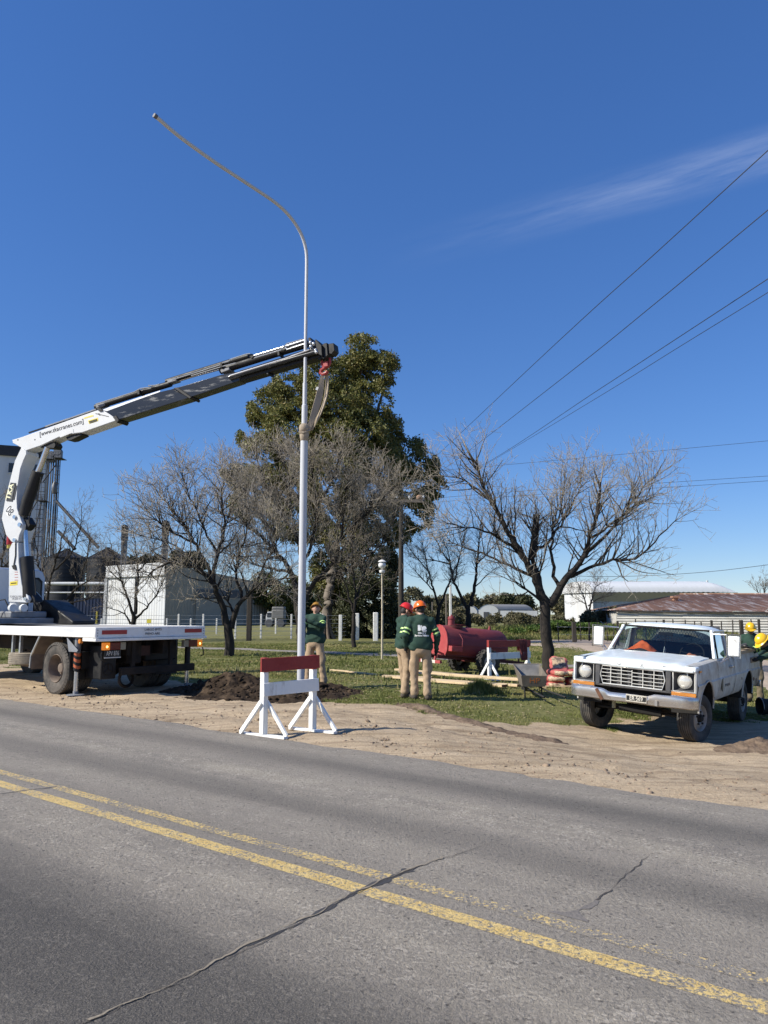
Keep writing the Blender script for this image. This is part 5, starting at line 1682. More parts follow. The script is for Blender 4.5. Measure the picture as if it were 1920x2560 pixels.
euc_leaf = leafmat('gum_leaf',  [(0.07, 0.085, 0.024), (0.10, 0.112, 0.03), (0.155, 0.158, 0.042), (0.21, 0.185, 0.06), (0.25, 0.19, 0.08)], 0.5, 0.2)
dark_leaf = leafmat('dark_hedge_leaf', [(0.020, 0.026, 0.012), (0.040, 0.048, 0.02), (0.07, 0.075, 0.03), (0.11, 0.10, 0.045)], 0.6, 0.15)
far_leaf = leafmat('far_scrub_leaf', [(0.07, 0.07, 0.04), (0.11, 0.105, 0.055), (0.15, 0.135, 0.075), (0.19, 0.16, 0.105)], 0.8, 0.1)
lime_leaf = leafmat('bright_weed_leaf', [(0.05, 0.085, 0.02), (0.09, 0.15, 0.03), (0.15, 0.21, 0.05)], 0.6, 0.3)


def blob(u, v, ru, rv, Y, dy=0.0, rd_=None):
    c = P(u, v, Y + dy); k = (Y + dy) / FPX
    return (c.x, c.y, c.z, ru * k, (rd_ if rd_ is not None else (ru + rv) / 2 * k), rv * k)


# the big gum tree
gb = GT(815, 1596); YE = gb.y + 3.0
eb = [blob(905, 895, 60, 62, YE), blob(950, 920, 52, 50, YE, -.5), blob(880, 950, 75, 62, YE, 1), blob(800, 940, 65, 52, YE, -1), blob(735, 970, 62, 55, YE, .5), blob(690, 1010, 62, 50, YE, -1),
      blob(655, 1030, 40, 45, YE, 1), blob(820, 1020, 90, 70, YE, -2), blob(920, 1010, 62, 62, YE, -1), blob(760, 1070, 105, 70, YE, -2), blob(870, 1090, 100, 70, YE, -2.5), blob(960, 1080, 60, 50, YE, 0),
      blob(670, 1120, 62, 45, YE, -1), blob(622, 1095, 32, 28, YE, 0), blob(1005, 1130, 62, 52, YE, 1), blob(1040, 1170, 48, 50, YE, 0), blob(940, 1160, 80, 62, YE, -1.5), blob(830, 1170, 110, 70, YE, -2),
      blob(700, 1190, 90, 52, YE, 0), blob(600, 1195, 40, 38, YE, 1), blob(575, 1180, 26, 24, YE, 0), blob(1080, 1165, 20, 32, YE, 0), blob(1010, 1230, 62, 50, YE, 0), blob(1095, 1215, 28, 30, YE, 0),
      blob(930, 1250, 80, 60, YE, 0), blob(1050, 1280, 38, 48, YE, 0), blob(990, 1320, 50, 48, YE, .5), blob(880, 1330, 90, 70, YE, .5), blob(760, 1290, 110, 70, YE, 1), blob(650, 1260, 80, 48, YE, 1.5),
      blob(1062, 1235, 30, 26, YE, 0), blob(940, 1400, 52, 60, YE, 1), blob(850, 1420, 75, 62, YE, 1.5)]
gum = thing('gum_tree', 'huge evergreen gum tree rising behind the bare trees and the new pole', 'tree', tuple(gb))
foliage('crown', eb, 175000, 0.20, euc_leaf, gum, gb[:], 7, droop=0.75, gap=0.40, fr=1.35, asp=0.24)
tb = Bare(5)
for pl, r0_, r1_ in (([(815, 1600), (820, 1500), (835, 1400), (850, 1280), (870, 1150), (890, 1020), (905, 900)], .42, .12), ([(835, 1400), (790, 1280), (740, 1150), (700, 1050)], .35, .08), ([(850, 1280), (920, 1200), (980, 1140), (1030, 1160)], .3, .06),
                     ([(870, 1150), (930, 1060), (960, 960), (965, 900)], .22, .05), ([(790, 1280), (700, 1210), (610, 1180)], .2, .05), ([(880, 1090), (830, 1000), (800, 940)], .2, .05), ([(920, 1200), (1010, 1230), (1090, 1215)], .14, .04)):
    tb.limb([PX(u, v, YE) for u, v in pl], r0_, r1_)
me = tubes_mesh('trunk', [(p - np.array(gb[:]), r_) for p, r_ in tb.big], 9); link_mesh('trunk', me, M('gum_bark', (0.17, 0.14, 0.11), .9, var=.35, scale=2, stretch=(1, 1, .3), bump=.5, bscale=8), gum)
# root flare of the gum
mb = MB(Matrix.Translation(-gb))
for i in range(9):
    a = i * 2 * PI / 9 + .2; c_ = gb + Vector((0, 0, 0))
    mb.tube([c_ + Vector((math.cos(a) * .60, math.sin(a) * .55, -.1)), c_ + Vector((math.cos(a) * .36, math.sin(a) * .34, .35)), c_ + Vector((math.cos(a) * .22, math.sin(a) * .22, .9)), c_ + Vector((.05, 0, 1.6))], [.12, .11, .09, .05], 7)
mb.build('root', M('gum_root', (0.13, 0.10, 0.075), .95, var=.35, scale=4, bump=.6, bscale=10), gum, sm=60)

# dark hedge under it
for (bl, n, lab, seed) in (([blob(900, 1520, 52, 92, 51), blob(950, 1500, 42, 100, 52), blob(985, 1560, 26, 40, 52), blob(870, 1560, 34, 55, 51), blob(930, 1575, 50, 38, 50.5), blob(965, 1420, 35, 50, 53)], 60000, 'tall dark evergreen bush behind the whitewashed posts', 3),
                           ([blob(840, 1500, 34, 70, 55), blob(845, 1555, 26, 42, 54), blob(820, 1460, 40, 50, 56)], 24000, 'dark evergreen bush right behind the man at the pole', 4)):
    c = bl[0]; t = thing('evergreen_bush', lab, 'bush', (c[0], c[1], gzf(c[0], c[1])))
    foliage('crown', bl, n, 0.14, dark_leaf, t, (c[0], c[1], gzf(c[0], c[1])), seed, droop=.4, gap=.36, fr=1.3)
    sb = Bare(seed)
    for i in range(5): sb.limb([(c[0] + .2 * i - .5, c[1], gzf(c[0], c[1]) - .1), (c[0] + .35 * i - .8, c[1] + .2, 1.4), (c[0] + .6 * i - 1.3, c[1], 3)], .09, .03)
    link_mesh('stem', tubes_mesh('stem', [(p - np.array((c[0], c[1], gzf(c[0], c[1]))), r_) for p, r_ in sb.big], 6), bark_dark, t)

# yellow green trees far behind, left of the pole
for (bl, lab, seed) in (([blob(690, 1490, 40, 60, 115), blob(655, 1480, 30, 50, 115), blob(720, 1500, 40, 60, 116)], 'yellow green leafy tree far behind the parked lorry', 5),
                        ([blob(745, 1500, 35, 60, 122), blob(770, 1530, 30, 40, 122)], 'green leafy tree far behind the man at the pole', 6)):
    c = bl[0]; t = thing('leafy_tree', lab, 'tree', (c[0], c[1], 0))
    foliage('crown', bl, 12000, 0.4, leafmat('olive_leaf', [(0.035, 0.045, 0.014), (0.07, 0.08, 0.022), (0.13, 0.125, 0.035)], .7, .2), t, (c[0], c[1], 0), seed, gap=.35, fr=.5)
    mb = MB(); mb.tube([(0, 0, 0), (.2, 0, 3), (0, 0, 5)], [.35, .3, .15], 8); mb.build('trunk', bark_dark, t, sm=60)

# far wood along the horizon
def wood(name, segs, Y, n, size, mat, lab, seed, gap=.35, fr=.25):
    bl = []
    r = random.Random(seed)
    for (u0, u1, vt, vb) in segs:
        k = max(2, int((u1 - u0) / ((vb - vt) * .6)))
        for i in range(k + 1):
            u = u0 + (u1 - u0) * i / k; h_ = (vb - vt) * r.uniform(.75, 1.1)
            bl.append(blob(u, vb - h_ * .45, (vb - vt) * r.uniform(.4, .7), h_ * .58, Y, r.uniform(-6, 6), (vb - vt) * .5 * Y / FPX))
    o = foliage(name, bl, n, size, mat, None, (0, 0, 0), seed, droop=-.4, gap=gap, fr=fr, asp=.3)
    return tag(o, lab, 'wood', None, 'stuff')


wood('far_wood', [(985, 1120, 1478, 1550), (1120, 1230, 1488, 1550), (1230, 1430, 1494, 1552), (1420, 1530, 1490, 1552)], 190, 60000, 0.7, far_leaf, 'far greenish brown wood along the horizon', 13)
wood('far_wood', [(600, 985, 1500, 1560)], 175, 40000, 0.65, far_leaf, 'far wood seen between the bare trees on the left', 14)
wood('far_wood', [(-40, 300, 1400, 1470)], 190, 22000, 0.75, leafmat('far_dark_leaf', [(0.02, 0.026, 0.018), (0.045, 0.05, 0.03), (0.06, 0.06, 0.035)], .8, .1), 'far dark trees behind the silos', 15)
wood('far_wood', [(250, 480, 1385, 1440)], 200, 16000, 0.7, leafmat('far_pine_leaf', [(0.03, 0.034, 0.018), (0.055, 0.058, 0.028), (0.09, 0.08, 0.04)], .8, .1), 'far tree crowns showing over the shed roof', 16)
wood('scrub', [(1000, 1210, 1527, 1575), (1215, 1430, 1538, 1572)], 95, 50000, 0.3, far_leaf, 'rough scrub in the field before the far houses', 17, fr=.5)
wood('scrub', [(1490, 1545, 1515, 1575)], 58, 9000, 0.22, leafmat('scrub_olive_leaf', [(0.07, 0.065, 0.035), (0.12, 0.105, 0.055), (0.17, 0.14, 0.08)], .8, .15), 'olive scrub at the left end of the barn', 18, fr=.8)
for (u, vt, ru, lab, seed, Y) in ((1266, 1484, 15, 'round dark green pine above the far houses', 21, 165.), (1310, 1487, 22, 'broad dark tree right of the round pine on the horizon', 22, 175.)):
    bl = [blob(u, vt + 15, ru, 15, Y), blob(u - ru * .4, vt + 24, ru * .7, 12, Y), blob(u + ru * .4, vt + 22, ru * .7, 12, Y)]
    c = bl[0]; t = thing('pine_tree', lab, 'tree', (c[0], c[1], 0))
    foliage('crown', bl, 4500, 0.5, dark_leaf, t, (c[0], c[1], 0), seed, gap=.25, fr=.6)
    mb = MB(); mb.tube([(0, 0, 0), (0, 0, c[2])], [.3, .15], 8); mb.build('trunk', bark_dark, t, sm=60)

# grassy bank with bright weeds behind the track
xs_ = np.linspace(1.5, 44, 90); ys_ = np.linspace(46.5, 60, 26)
X, Y_ = np.meshgrid(xs_, ys_)
hb = 0.7 * np.exp(-((Y_ - 52.5 + 0.05 * X) / 2.6) ** 2) * sst(X, 2, 9) * (0.8 + .5 * fbm(X * .5, Y_ * .5, 3))
Z = gz(X, Y_) + hb - .03
I = np.arange(X.size).reshape(X.shape)
me = np_mesh('grass_bank', np.stack([X, Y_, Z], -1).reshape(-1, 3), [np.stack([I[:-1, :-1], I[:-1, 1:], I[1:, 1:], I[1:, :-1]], -1).reshape(-1, 4)]); smooth(me)
tag(link_mesh('grass_bank', me, M('bank_grass', (0.050, 0.055, 0.020), .95, var=.5, scale=1.2, bump=.8, bscale=6, dirt=(.10, .085, .04), dscale=.8, damt=.7)), 'low dark grassy bank behind the dirt track', None, None, 'structure')
r = np.random.default_rng(77)
k = 26000
x = r.uniform(2, 40, k); y = r.uniform(46.5, 57, k)
hb = 0.7 * np.exp(-((y - 52.5 + 0.05 * x) / 2.6) ** 2) * sst(x, 2, 9) * (0.8 + .5 * fbm(x * .5, y * .5, 3))
grass('bank_grass', x, y, r.uniform(.10, .3, k), r, 'rough grass on the bank behind the track', .8, .006, hb)
bl = [blob(u, v, 34, 9, 50.5, 0, 1.0) for u, v in ((1395, 1562), (1440, 1566), (1480, 1568), (1350, 1572), (1520, 1574), (1290, 1580))]
tag(foliage('weed_patch', bl, 12000, .12, lime_leaf, None, (0, 0, 0), 31, droop=-.5, gap=.3, fr=2, asp=.4), 'bright green leafy weeds on top of the bank', 'weeds', None, 'stuff')
# ============================================================ CRANE TRUCK
tw_white = M('truck_white', (0.80, 0.79, 0.76), 0.4, var=0.04, scale=2, dirt=(0.55, 0.51, 0.44), dscale=5, damt=0.45, stretch=(.4, 1, 1))
cab_white = M('cab_pale_blue', (0.50, 0.55, 0.62), 0.35, var=0.05, scale=2)
crane_white = M('crane_light_grey', (0.62, 0.63, 0.63), 0.45, var=0.05, scale=1.5, dirt=(0.42, 0.41, 0.38), dscale=2.5, damt=0.35)
blk = M('black_steel', (0.009, 0.009, 0.010), 0.5, var=0.3, scale=3, dirt=(0.03, 0.026, 0.022), dscale=5, damt=0.6, spec=.35)
blk_gloss = M('black_greased_boom', (0.016, 0.017, 0.020), 0.22, var=0.3, scale=3, dirt=(0.15, 0.155, 0.16), dscale=3.5, damt=0.8, stretch=(.25, 1, 2.5), dthr=(0.56, 0.66))
chass = M('chassis_brown', (0.016, 0.013, 0.011), 0.8, var=0.4, scale=4, dirt=(0.055, 0.04, 0.03), dscale=3, damt=0.7, spec=.3)
chrome = M('bright_steel', (0.62, 0.63, 0.64), 0.22, 0.9, var=0.08)
pipe_m = M('hydraulic_pipe', (0.50, 0.52, 0.54), 0.3, 0.7, var=0.1)
rubber = M('dusty_tyre', (0.055, 0.050, 0.045), 0.9, var=0.25, scale=5, dirt=(0.21, 0.175, 0.14), dscale=5, damt=0.6, dthr=(.4, .75))
rim_brown = M('dusty_rim', (0.165, 0.125, 0.098), 0.85, var=0.2, scale=4, dirt=(0.27, 0.21, 0.16), dscale=4, damt=0.6)
deck_floor = M('deck_floor', (0.46, 0.44, 0.40), 0.75, var=0.15, scale=2, dirt=(0.30, 0.27, 0.23), dscale=2, damt=0.7, stretch=(.3, 1, 1))
red_tape = M('red_reflector', (0.36, 0.025, 0.022), 0.35, var=0.1, scale=20)
amber = M('amber_lens', (0.55, 0.18, 0.02), 0.2, var=0.1)
amber_lit = emitmat('amber_lit', (0.75, 0.22, 0.015), 0.35)
bulb_lit = emitmat('bulb_lit', (1.0, 0.55, 0.16), 3.0)
red_lens = M('dark_red_lens', (0.10, 0.008, 0.008), 0.2, var=0.1)
clear_lens = M('clear_lens', (0.25, 0.24, 0.20), 0.15, var=0.1)
ink = M('black_print', (0.03, 0.03, 0.035), 0.6, var=0.05)
yel = M('yellow_sticker', (0.72, 0.58, 0.06), 0.5, var=0.12, scale=25)
plate_blk = M('black_plate', (0.012, 0.012, 0.012), 0.5, var=0.1)
plate_ch = M('plate_letters', (0.55, 0.54, 0.50), 0.6, var=0.1)
grey_paint = M('grey_paint', (0.20, 0.21, 0.23), 0.5, var=0.15, dirt=(.12, .10, .08), dscale=4, damt=.5)

O_ = RD * (-13.4) + RN * 9.32
TZ = float(np.mean([gzf(*(RD * (-14.9) + RN * k)[:2]) for k in (8.1, 10.4)]))
TM = Matrix.Identity(4)
for i in range(3):
    TM[i][0] = -RD[i]; TM[i][1] = -RN[i]; TM[i][2] = (0, 0, 1)[i]
TM.translation = Vector((O_.x, O_.y, TZ))
truck = thing('crane_truck', 'white flatbed lorry with a raised grey and black folding crane', 'crane truck', mtx=TM)
TI = TM.inverted()


def tp_(name, mb, mat, sm=None, bevel=0.0, parent=None):
    return mb.build(name, mat, parent or truck, sm=sm, bevel=bevel)


# deck
mb = MB(); mb.box(0.06, -1.24, 1.20, 8.0, 1.24, 1.333); tp_('deck', mb, deck_floor)
for y in (1, -1):
    mb = MB(); mb.box(0.0, y * 1.24, 1.145, 8.0, y * 1.30, 1.34) if y > 0 else mb.box(0.0, -1.30, 1.145, 8.0, -1.24, 1.34); tp_('side_rail', mb, tw_white, bevel=.012)
mb = MB(); mb.box(-0.012, -1.295, 1.135, 0.055, 1.295, 1.338); tp_('rear_beam', mb, tw_white, bevel=.012)
mb = MB(); mb.box(-0.055, -1.31, 1.075, 0.06, 1.31, 1.130); tp_('rear_step', mb, tw_white, bevel=.008)
mb = MB(); mb.box(0.062, 1.225, 1.075, 0.42, 1.305, 1.142); tp_('corner_bracket', mb, tw_white, bevel=.008)
for a, b in ((1.16, 0.62), (-0.76, -1.20)):
    mb = MB(); mb.box(-0.018, b, 1.205, -0.0125, a, 1.285); tp_('red_reflector', mb, red_tape)
Rb = frame((-0.016, 0.02, 1.283), (0, -1, 0), (0, 0, 1))
text_mesh('lettering', 'LARGO 8MTS', 0.068, ink, truck, Rb, .001, sx=1.0)
text_mesh('lettering', 'FRENO AIRE', 0.068, ink, truck, frame((-0.016, 0.03, 1.20), (0, -1, 0), (0, 0, 1)), .001, sx=.95)
for x in (0.75, 2.35, 4.0, 5.6):
    mb = MB(); mb.box(x, 1.3005, 1.245, x + .42, 1.3035, 1.252)
    for j in range(4): mb.box(x, 1.3005, 1.262 + j * .013, x + .42, 1.3035, 1.266 + j * .013)
    tp_('faint_decal', mb, M('faint_print', (.52, .54, .58), .5, var=.05) if x < 1 else bpy.data.materials['faint_print'])
for x, z in ((0.06, 1.31), (.06, 1.25), (.06, 1.19), (0.13, 1.31), (.13, 1.17)):
    pass
mb = MB()
for y in (1.25, -1.25):
    for z in (1.18, 1.235, 1.29): mb.lathe([(.011, -.0165), (.011, -.0125)], 8, 'x', (0, y, z))
for o in (tp_('rivet', mb, grey_paint),): o['kind'] = 'stuff'

# chassis
for y in (.42, -.42):
    mb = MB(); mb.box(0.18, y - .05, .78, 8.6, y + .05, 1.08); tp_('chassis_rail', mb, chass)
for x in (.3, 1.5, 3.0, 4.6, 6.2):
    mb = MB(); mb.box(x, -1.1, 1.08, x + .12, 1.1, 1.2); tp_('cross_member', mb, chass)
mb = MB(); mb.box(.12, -1.15, .40, .22, .62, .55); tp_('rear_bumper', mb, chass, bevel=.01)
mb = MB(); mb.box(.14, -.6, .40, .20, -.52, 1.1); mb2 = mb; tp_('bumper_bracket', mb, chass)
mb = MB(); mb.box(.14, .3, .50, .20, .38, 1.1); tp_('bumper_bracket', mb, chass)
mb = MB(); mb.tube([(1.5, -1.0, .51), (1.5, 1.0, .51)], .09, 12); mb.ball((1.5, 0, .51), .24, 14, 10); tp_('axle', mb, chass, sm=50)
mb = MB(); mb.box(.55, -1.0, .62, 1.0, -.2, 1.05); tp_('tank', mb, blk, bevel=.03)
mb = MB(); mb.box(.3, .05, .6, .9, .38, 1.05); tp_('air_tank', mb, chass, bevel=.03)
mb = MB(); mb.lathe([(.16, -.03), (.19, 0), (.16, .03), (.12, 0)], 20, 'x', (.25, .42, .32), caps=False); tp_('tow_ring', mb, chass, sm=60)
mb = MB(); mb.box(.35, -.18, .75, .42, .18, .95); tp_('hitch_plate', mb, M('rusty_hitch', (.05, .022, .017), .8, var=.3, scale=8))


def tyre_profile(R, w, rr, groove=4):
    hw = w / 2
    pr = [(rr, -hw * .72), (rr + (R - rr) * .25, -hw * .96), (rr + (R - rr) * .6, -hw), (R * .965, -hw * .94), (R * .99, -hw * .84)]
    n = groove
    for i in range(n):
        a = -hw * .78 + hw * 1.56 * i / n; c = hw * 1.56 / n
        pr += [(R, a + c * .1), (R, a + c * .8), (R - .014, a + c * .84), (R - .014, a + c * .98)]
    pr += [(R * .99, hw * .84), (R * .965, hw * .94), (rr + (R - rr) * .6, hw), (rr + (R - rr) * .25, hw * .96), (rr, hw * .72)]
    return pr


def make_tyre(mb, R, w, rr, axis='y', c=(0, 0, 0), n=40, groove=4, lugs=0):
    mb.lathe(tyre_profile(R, w, rr, groove), n, axis, c, caps=False)
    for i in range(lugs):
        a = 2 * PI * i / lugs
        for sd in (1, -1):
            aa = a + (PI / lugs if sd < 0 else 0)
            ct, st = math.sin(aa), math.cos(aa)
            r0, r1 = R * .90, R + .004
            p0 = Vector((ct * r0, sd * w * .49, st * r0)) + Vector(c); p1 = Vector((ct * r1, sd * w * .38, st * r1)) + Vector(c)
            mb.bar(p0, p1, .055 * R / .5, .03, (0, sd, 0))


def truck_wheel(x, y, side, lugs=46):
    mb = MB(); make_tyre(mb, .51, .27, .27, 'y', (0, 0, 0), 48, 4, lugs); w = mb.build('wheel', rubber, truck, sm=40); w.location = (x, y, .51)
    s = side
    mb = MB(); mb.lathe([(.285, s * .115), (.275, s * .125), (.262, s * .10), (.25, s * .02), (.235, -s * .07), (.20, -s * .09), (.13, -s * .09), (.12, -s * .05), (.10, -s * .02), (.09, s * .02), (.06, s * .035), (.005, s * .035)], 36, 'y', caps=False)
    mb.build('rim', rim_brown, w, sm=35)
    mb = MB()
    for i in range(8):
        a = 2 * PI * i / 8; mb.lathe([(.018, -s * .09), (.018, -s * .055), (.001, -s * .055)], 6, 'y', (math.sin(a) * .165, 0, math.cos(a) * .165))
    o = mb.build('wheel_nut', rim_brown, w); o['kind'] = 'stuff'
    return w


truck_wheel(1.5, 1.11, 1); truck_wheel(1.5, .80, 1, 0); truck_wheel(1.5, -1.11, -1); truck_wheel(1.5, -.80, -1, 0)
truck_wheel(6.9, 1.05, 1, 0); truck_wheel(6.9, -1.05, -1, 0)
# spare wheel slung under the deck
mb = MB(); make_tyre(mb, .5, .26, .27, 'z', (0, 0, 0), 44, 5); sp = mb.build('spare_wheel', M('spare_tyre', (.26, .225, .175), .9, var=.25, scale=6, dirt=(.36, .30, .23), dscale=6, damt=.6), truck, sm=40); sp.location = (3.42, .72, .63)
mb = MB(); mb.lathe([(.27, -.10), (.25, -.17), (.18, -.18), (.16, -.05), (.005, -.05)], 30, 'z', caps=False); mb.build('rim', rim_brown, sp, sm=40)
for x in (3.28, 3.62):
    mb = MB(); mb.box(x - .03, 1.05, .72, x + .03, 1.11, 1.145); tp_('hanger', mb, pipe_m)
mb = MB(); mb.box(2.9, .4, .52, 3.9, .45, .56); tp_('spare_carrier', mb, chass)
# mudguards
mb = MB(); mb.add([(2.15, .7, 1.14), (2.15, 1.26, 1.14), (2.42, 1.26, .76), (2.42, .7, .76), (2.44, 1.26, .45), (2.44, .7, .45)], [(0, 1, 2, 3), (3, 2, 4, 5)]); tp_('mudguard', mb, rim_brown)
mb = MB(); mb.bar((2.12, 1.27, 1.14), (2.44, 1.27, .74), .03, .03); mb.bar((2.44, 1.27, .74), (2.46, 1.27, .48), .03, .03); tp_('mudguard_edge', mb, pipe_m)
mb = MB(); mb.add([(1.06, 1.27, 1.14), (.96, 1.27, .86), (.66, 1.27, .86), (.62, 1.27, .9), (1.06, .7, 1.14), (.96, .7, .86), (.66, .7, .86), (.62, .7, .9)], [(0, 1, 2, 3), (0, 4, 5, 1), (1, 5, 6, 2), (4, 7, 6, 5)]); tp_('mudguard_bracket', mb, grey_paint)
mb = MB(); mb.box(.90, .72, .30, .915, 1.27, .85); tp_('mud_flap', mb, blk)
mb = MB(); mb.box(.90, -1.27, .30, .915, -.72, 1.1); tp_('mud_flap', mb, blk)
mb = MB(); mb.box(.30, .62, .33, .86, .95, .98); tp_('tool_box', mb, blk, bevel=.02)
mb = MB(); mb.tube([(.285, .8 + math.sin(a) * .11, .52 + math.cos(a) * .11) for a in np.linspace(0, 2 * PI, 25)[:-1]], .006, 5, closed=True)
for i in range(3):
    a = i * 2 * PI / 3; mb.bar((.285, .8, .52), (.285, .8 + math.sin(a) * .11, .52 + math.cos(a) * .11), .012, .008)
tp_('round_emblem', mb, chass)
# outriggers
strp = M('stripe_orange', (.42, .10, .035), .6, var=.1)
for (x, y, zt, stripe, lab) in ((.80, 1.17, 1.13, True, 'near'), (.45, -1.2, 1.05, False, 'far')):
    oz = gzf(*(TM @ Vector((x, y, 0)))[:2]) - TZ
    mb = MB(); mb.tube([(0, 0, .5), (0, 0, zt)], .062, 16); o = mb.build('outrigger', grey_paint if stripe else blk, truck, sm=40); o.location = (x, y, 0)
    mb = MB(); mb.tube([(0, 0, oz + .05), (0, 0, .52)], .046, 16); mb.build('ram', chrome, o, sm=40)
    mb = MB(); mb.lathe([(.06, oz + .0), (.17, oz + .012), (.17, oz + .028), (.05, oz + .04), (.05, oz + .09)], 24, 'z'); mb.build('foot_plate', grey_paint, o, sm=30)
    if stripe:
        for k, z in enumerate((.50, .56, .62, .68, .74, .80)):
            mb = MB(); 
            rows = []
            for zz in (z, z + .06):
                rows.append([(math.cos(a) * .066, math.sin(a) * .066, zz + .035 * math.cos(a)) for a in np.linspace(0, 2 * PI, 21)])
            mb.grid(rows); mb.build('stripe', strp if k % 2 else blk, o, sm=60)
        mb = MB(); mb.box(-.05, -.42, .52, .05, -.07, 1.13); mb.box(.055, -.05, .55, .11, .05, 1.15); mb.build('bracket', blk, o)
# lights
mb = MB(); mb.lathe([(.005, .03), (.045, .025), (.05, -.03)], 16, 'y', (.58, 1.25, 1.07)); tp_('side_lamp', mb, amber, sm=40)
for y0, sgn in ((1.03, -1), (-1.32, 1)):
    f = lambda a, b: (min(y0 + sgn * a, y0 + sgn * b), max(y0 + sgn * a, y0 + sgn * b))
    a, b = f(0, .13); mb = MB(); mb.box(.10, a, .90, .20, b, 1.045); lamp = tp_('tail_lamp', mb, amber_lit, bevel=.008)
    mb = MB(); mb.ball((.10, (a + b) / 2, .965), .024, 10, 8, (.5, 1, 1)); mb.build('bulb', bulb_lit, lamp, sm=60)
    a, b = f(.13, .36); mb = MB(); mb.box(.10, a, .90, .20, b, 1.045); mb.build('red_lens', red_lens, lamp, bevel=.008)
    a, b = f(.36, .48); mb = MB(); mb.box(.10, a, .90, .20, b, 1.045); mb.build('clear_lens', clear_lens, lamp, bevel=.008)
    mb = MB(); mb.tube([(.12, y0 - .02 * sgn, .88), (.12, y0 - .05 * sgn, .8), (.12, y0 - .05 * sgn, .72), (.12, y0 + .02 * sgn, .70)], .012, 6); mb.build('guard', blk, lamp)
mb = MB(); mb.box(.10, .66, .755, .115, 1.02, .895); pl = tp_('number_plate', mb, plate_blk, bevel=.004)
text_mesh('plate_text', 'APV 876', .125, plate_ch, pl, frame((.097, .84, .832), (0, -1, 0), (0, 0, 1)), .001, sx=.62)
mb = MB(); mb.box(.095, .66, .745, .10, 1.02, .765); mb.build('plate_edge', plate_ch, pl)

# cab
CX0, CX1 = 6.75, 8.6
mb = MB()
sec = [(-1.2, .85), (-1.2, 2.55), (-1.13, 2.72), (-.98, 2.80), (.98, 2.80), (1.13, 2.72), (1.2, 2.55), (1.2, .85)]
mb.prism([(y, z) for y, z in sec], CX0, CX1, lambda a, x, b: (x, a, b)); cab = tp_('cab', mb, cab_white, bevel=.05)
for yc, w in ((-.84, .44), (.80, .50)):
    for nm, m_, g, x in (('window_seal', blk, .05, CX0 - .012), ('window', win_dark, 0.0, CX0 - .02)):
        mb = MB(); ww, z0, z1, c_ = w / 2 + g, 1.98 - g, 2.52 + g, .1
        mb.prism([(yc - ww, z0 + c_), (yc - ww + c_, z0), (yc + ww - c_, z0), (yc + ww, z0 + c_), (yc + ww, z1 - c_), (yc + ww - c_, z1), (yc - ww + c_, z1), (yc - ww, z1 - c_)], x, CX0 + .02, lambda a, q, b: (q, a, b))
        mb.build(nm, m_, cab)
mb = MB(); mb.box(CX0 - .02, -1.1, 1.45, CX0 - .008, 1.1, 1.47); mb.build('panel_crease', grey_paint, cab)

# things on the deck round the crane foot
mb = MB(); mb.prism([(6.1, 1.335), (6.1, 1.95), (5.5, 1.95), (4.1, 1.42), (4.1, 1.335)], -1.15, -.55, lambda a, y, b: (a, y, b)); tp_('crane_frame', mb, blk, bevel=.03)
mb = MB(); mb.box(5.0, -1.24, 1.336, 6.5, 1.24, 1.50); tp_('base_beam', mb, grey_paint, bevel=.02)
mb = MB(); mb.box(5.15, -.45, 1.50, 6.3, .45, 1.66); tp_('base_block', mb, grey_paint, bevel=.03)
mb = MB(); mb.box(5.3, .72, 1.60, 6.1, 1.15, 1.68); tp_('control_panel', mb, blk, bevel=.015)
for i in range(4):
    mb = MB(); mb.tube([(5.42 + i * .18, .95, 1.68), (5.42 + i * .18, .97, 1.80)], .012, 6); mb.ball((5.42 + i * .18, .97, 1.81), .022, 8, 6); tp_('lever', mb, pipe_m, sm=40)
rr = random.Random(8)
for i in range(5):
    y0 = rr.uniform(-.6, .9); mb = MB(); mb.tube([(6.2, y0, 1.55), (6.0, y0 + .1, 1.9), (5.7, y0 - .1, 1.95), (5.5, y0 - .2, 1.6)], .018, 6); tp_('hose', mb, blk, sm=50)
for y in (.15, -.12):
    mb = MB(); mb.lathe([(.09, -.05), (.10, .0), (.09, .05), (.04, .06)], 16, 'x', (5.1, y + .3, 1.74)); tp_('valve', mb, crane_white, sm=40)
xx = np.linspace(3.2, 5.0, 14); yy = np.linspace(.2, 1.15, 10)
mb = MB(); mb.grid([[(x, y, 1.35 + .05 * float(fbm(np.array([x * 3]), np.array([y * 3]), 4)[0])) for y in yy] for x in xx]); tp_('folded_tarp', mb, M('dark_tarp', (.04, .042, .045), .7, var=.3), sm=60)

# ---------------------------------------------------------- the crane itself, built in its own upright plane
CB = TM @ Vector((5.72, 0, 1.34))
tipw = P(812, 890, 15.9)
bd = Vector((tipw.x - CB.x, tipw.y - CB.y, 0)).normalized()
pn = Vector((bd.y, -bd.x, 0))
if pn.y > 0: pn = -pn


def CP(u, v, off=0.0):
    d = pix_dir(u, v)
    c = CB + pn * off
    t = (c - CAMP).dot(pn) / d.dot(pn)
    return CAMP + d * t


Z1 = lambda x, y: (x / 2.911, 1000 + y / 2.911)
Z6 = lambda x, y: (200 + x / 2.5136, 820 + y / 2.5136)


def cprism(name, poly, zf, off, th, mat, bevel=.012, parent=None):
    pts = [CP(*zf(*q), off) for q in poly]
    n = len(pts); mb = MB(TI)
    vs = [tuple(p) for p in pts] + [tuple(p - pn * th) for p in pts]
    mb.add(vs, [tuple(range(n)), tuple(reversed(range(n, 2 * n)))] + [(i, i + n, (i + 1) % n + n, (i + 1) % n) for i in range(n)])
    return mb.build(name, mat, parent or truck, bevel=bevel)


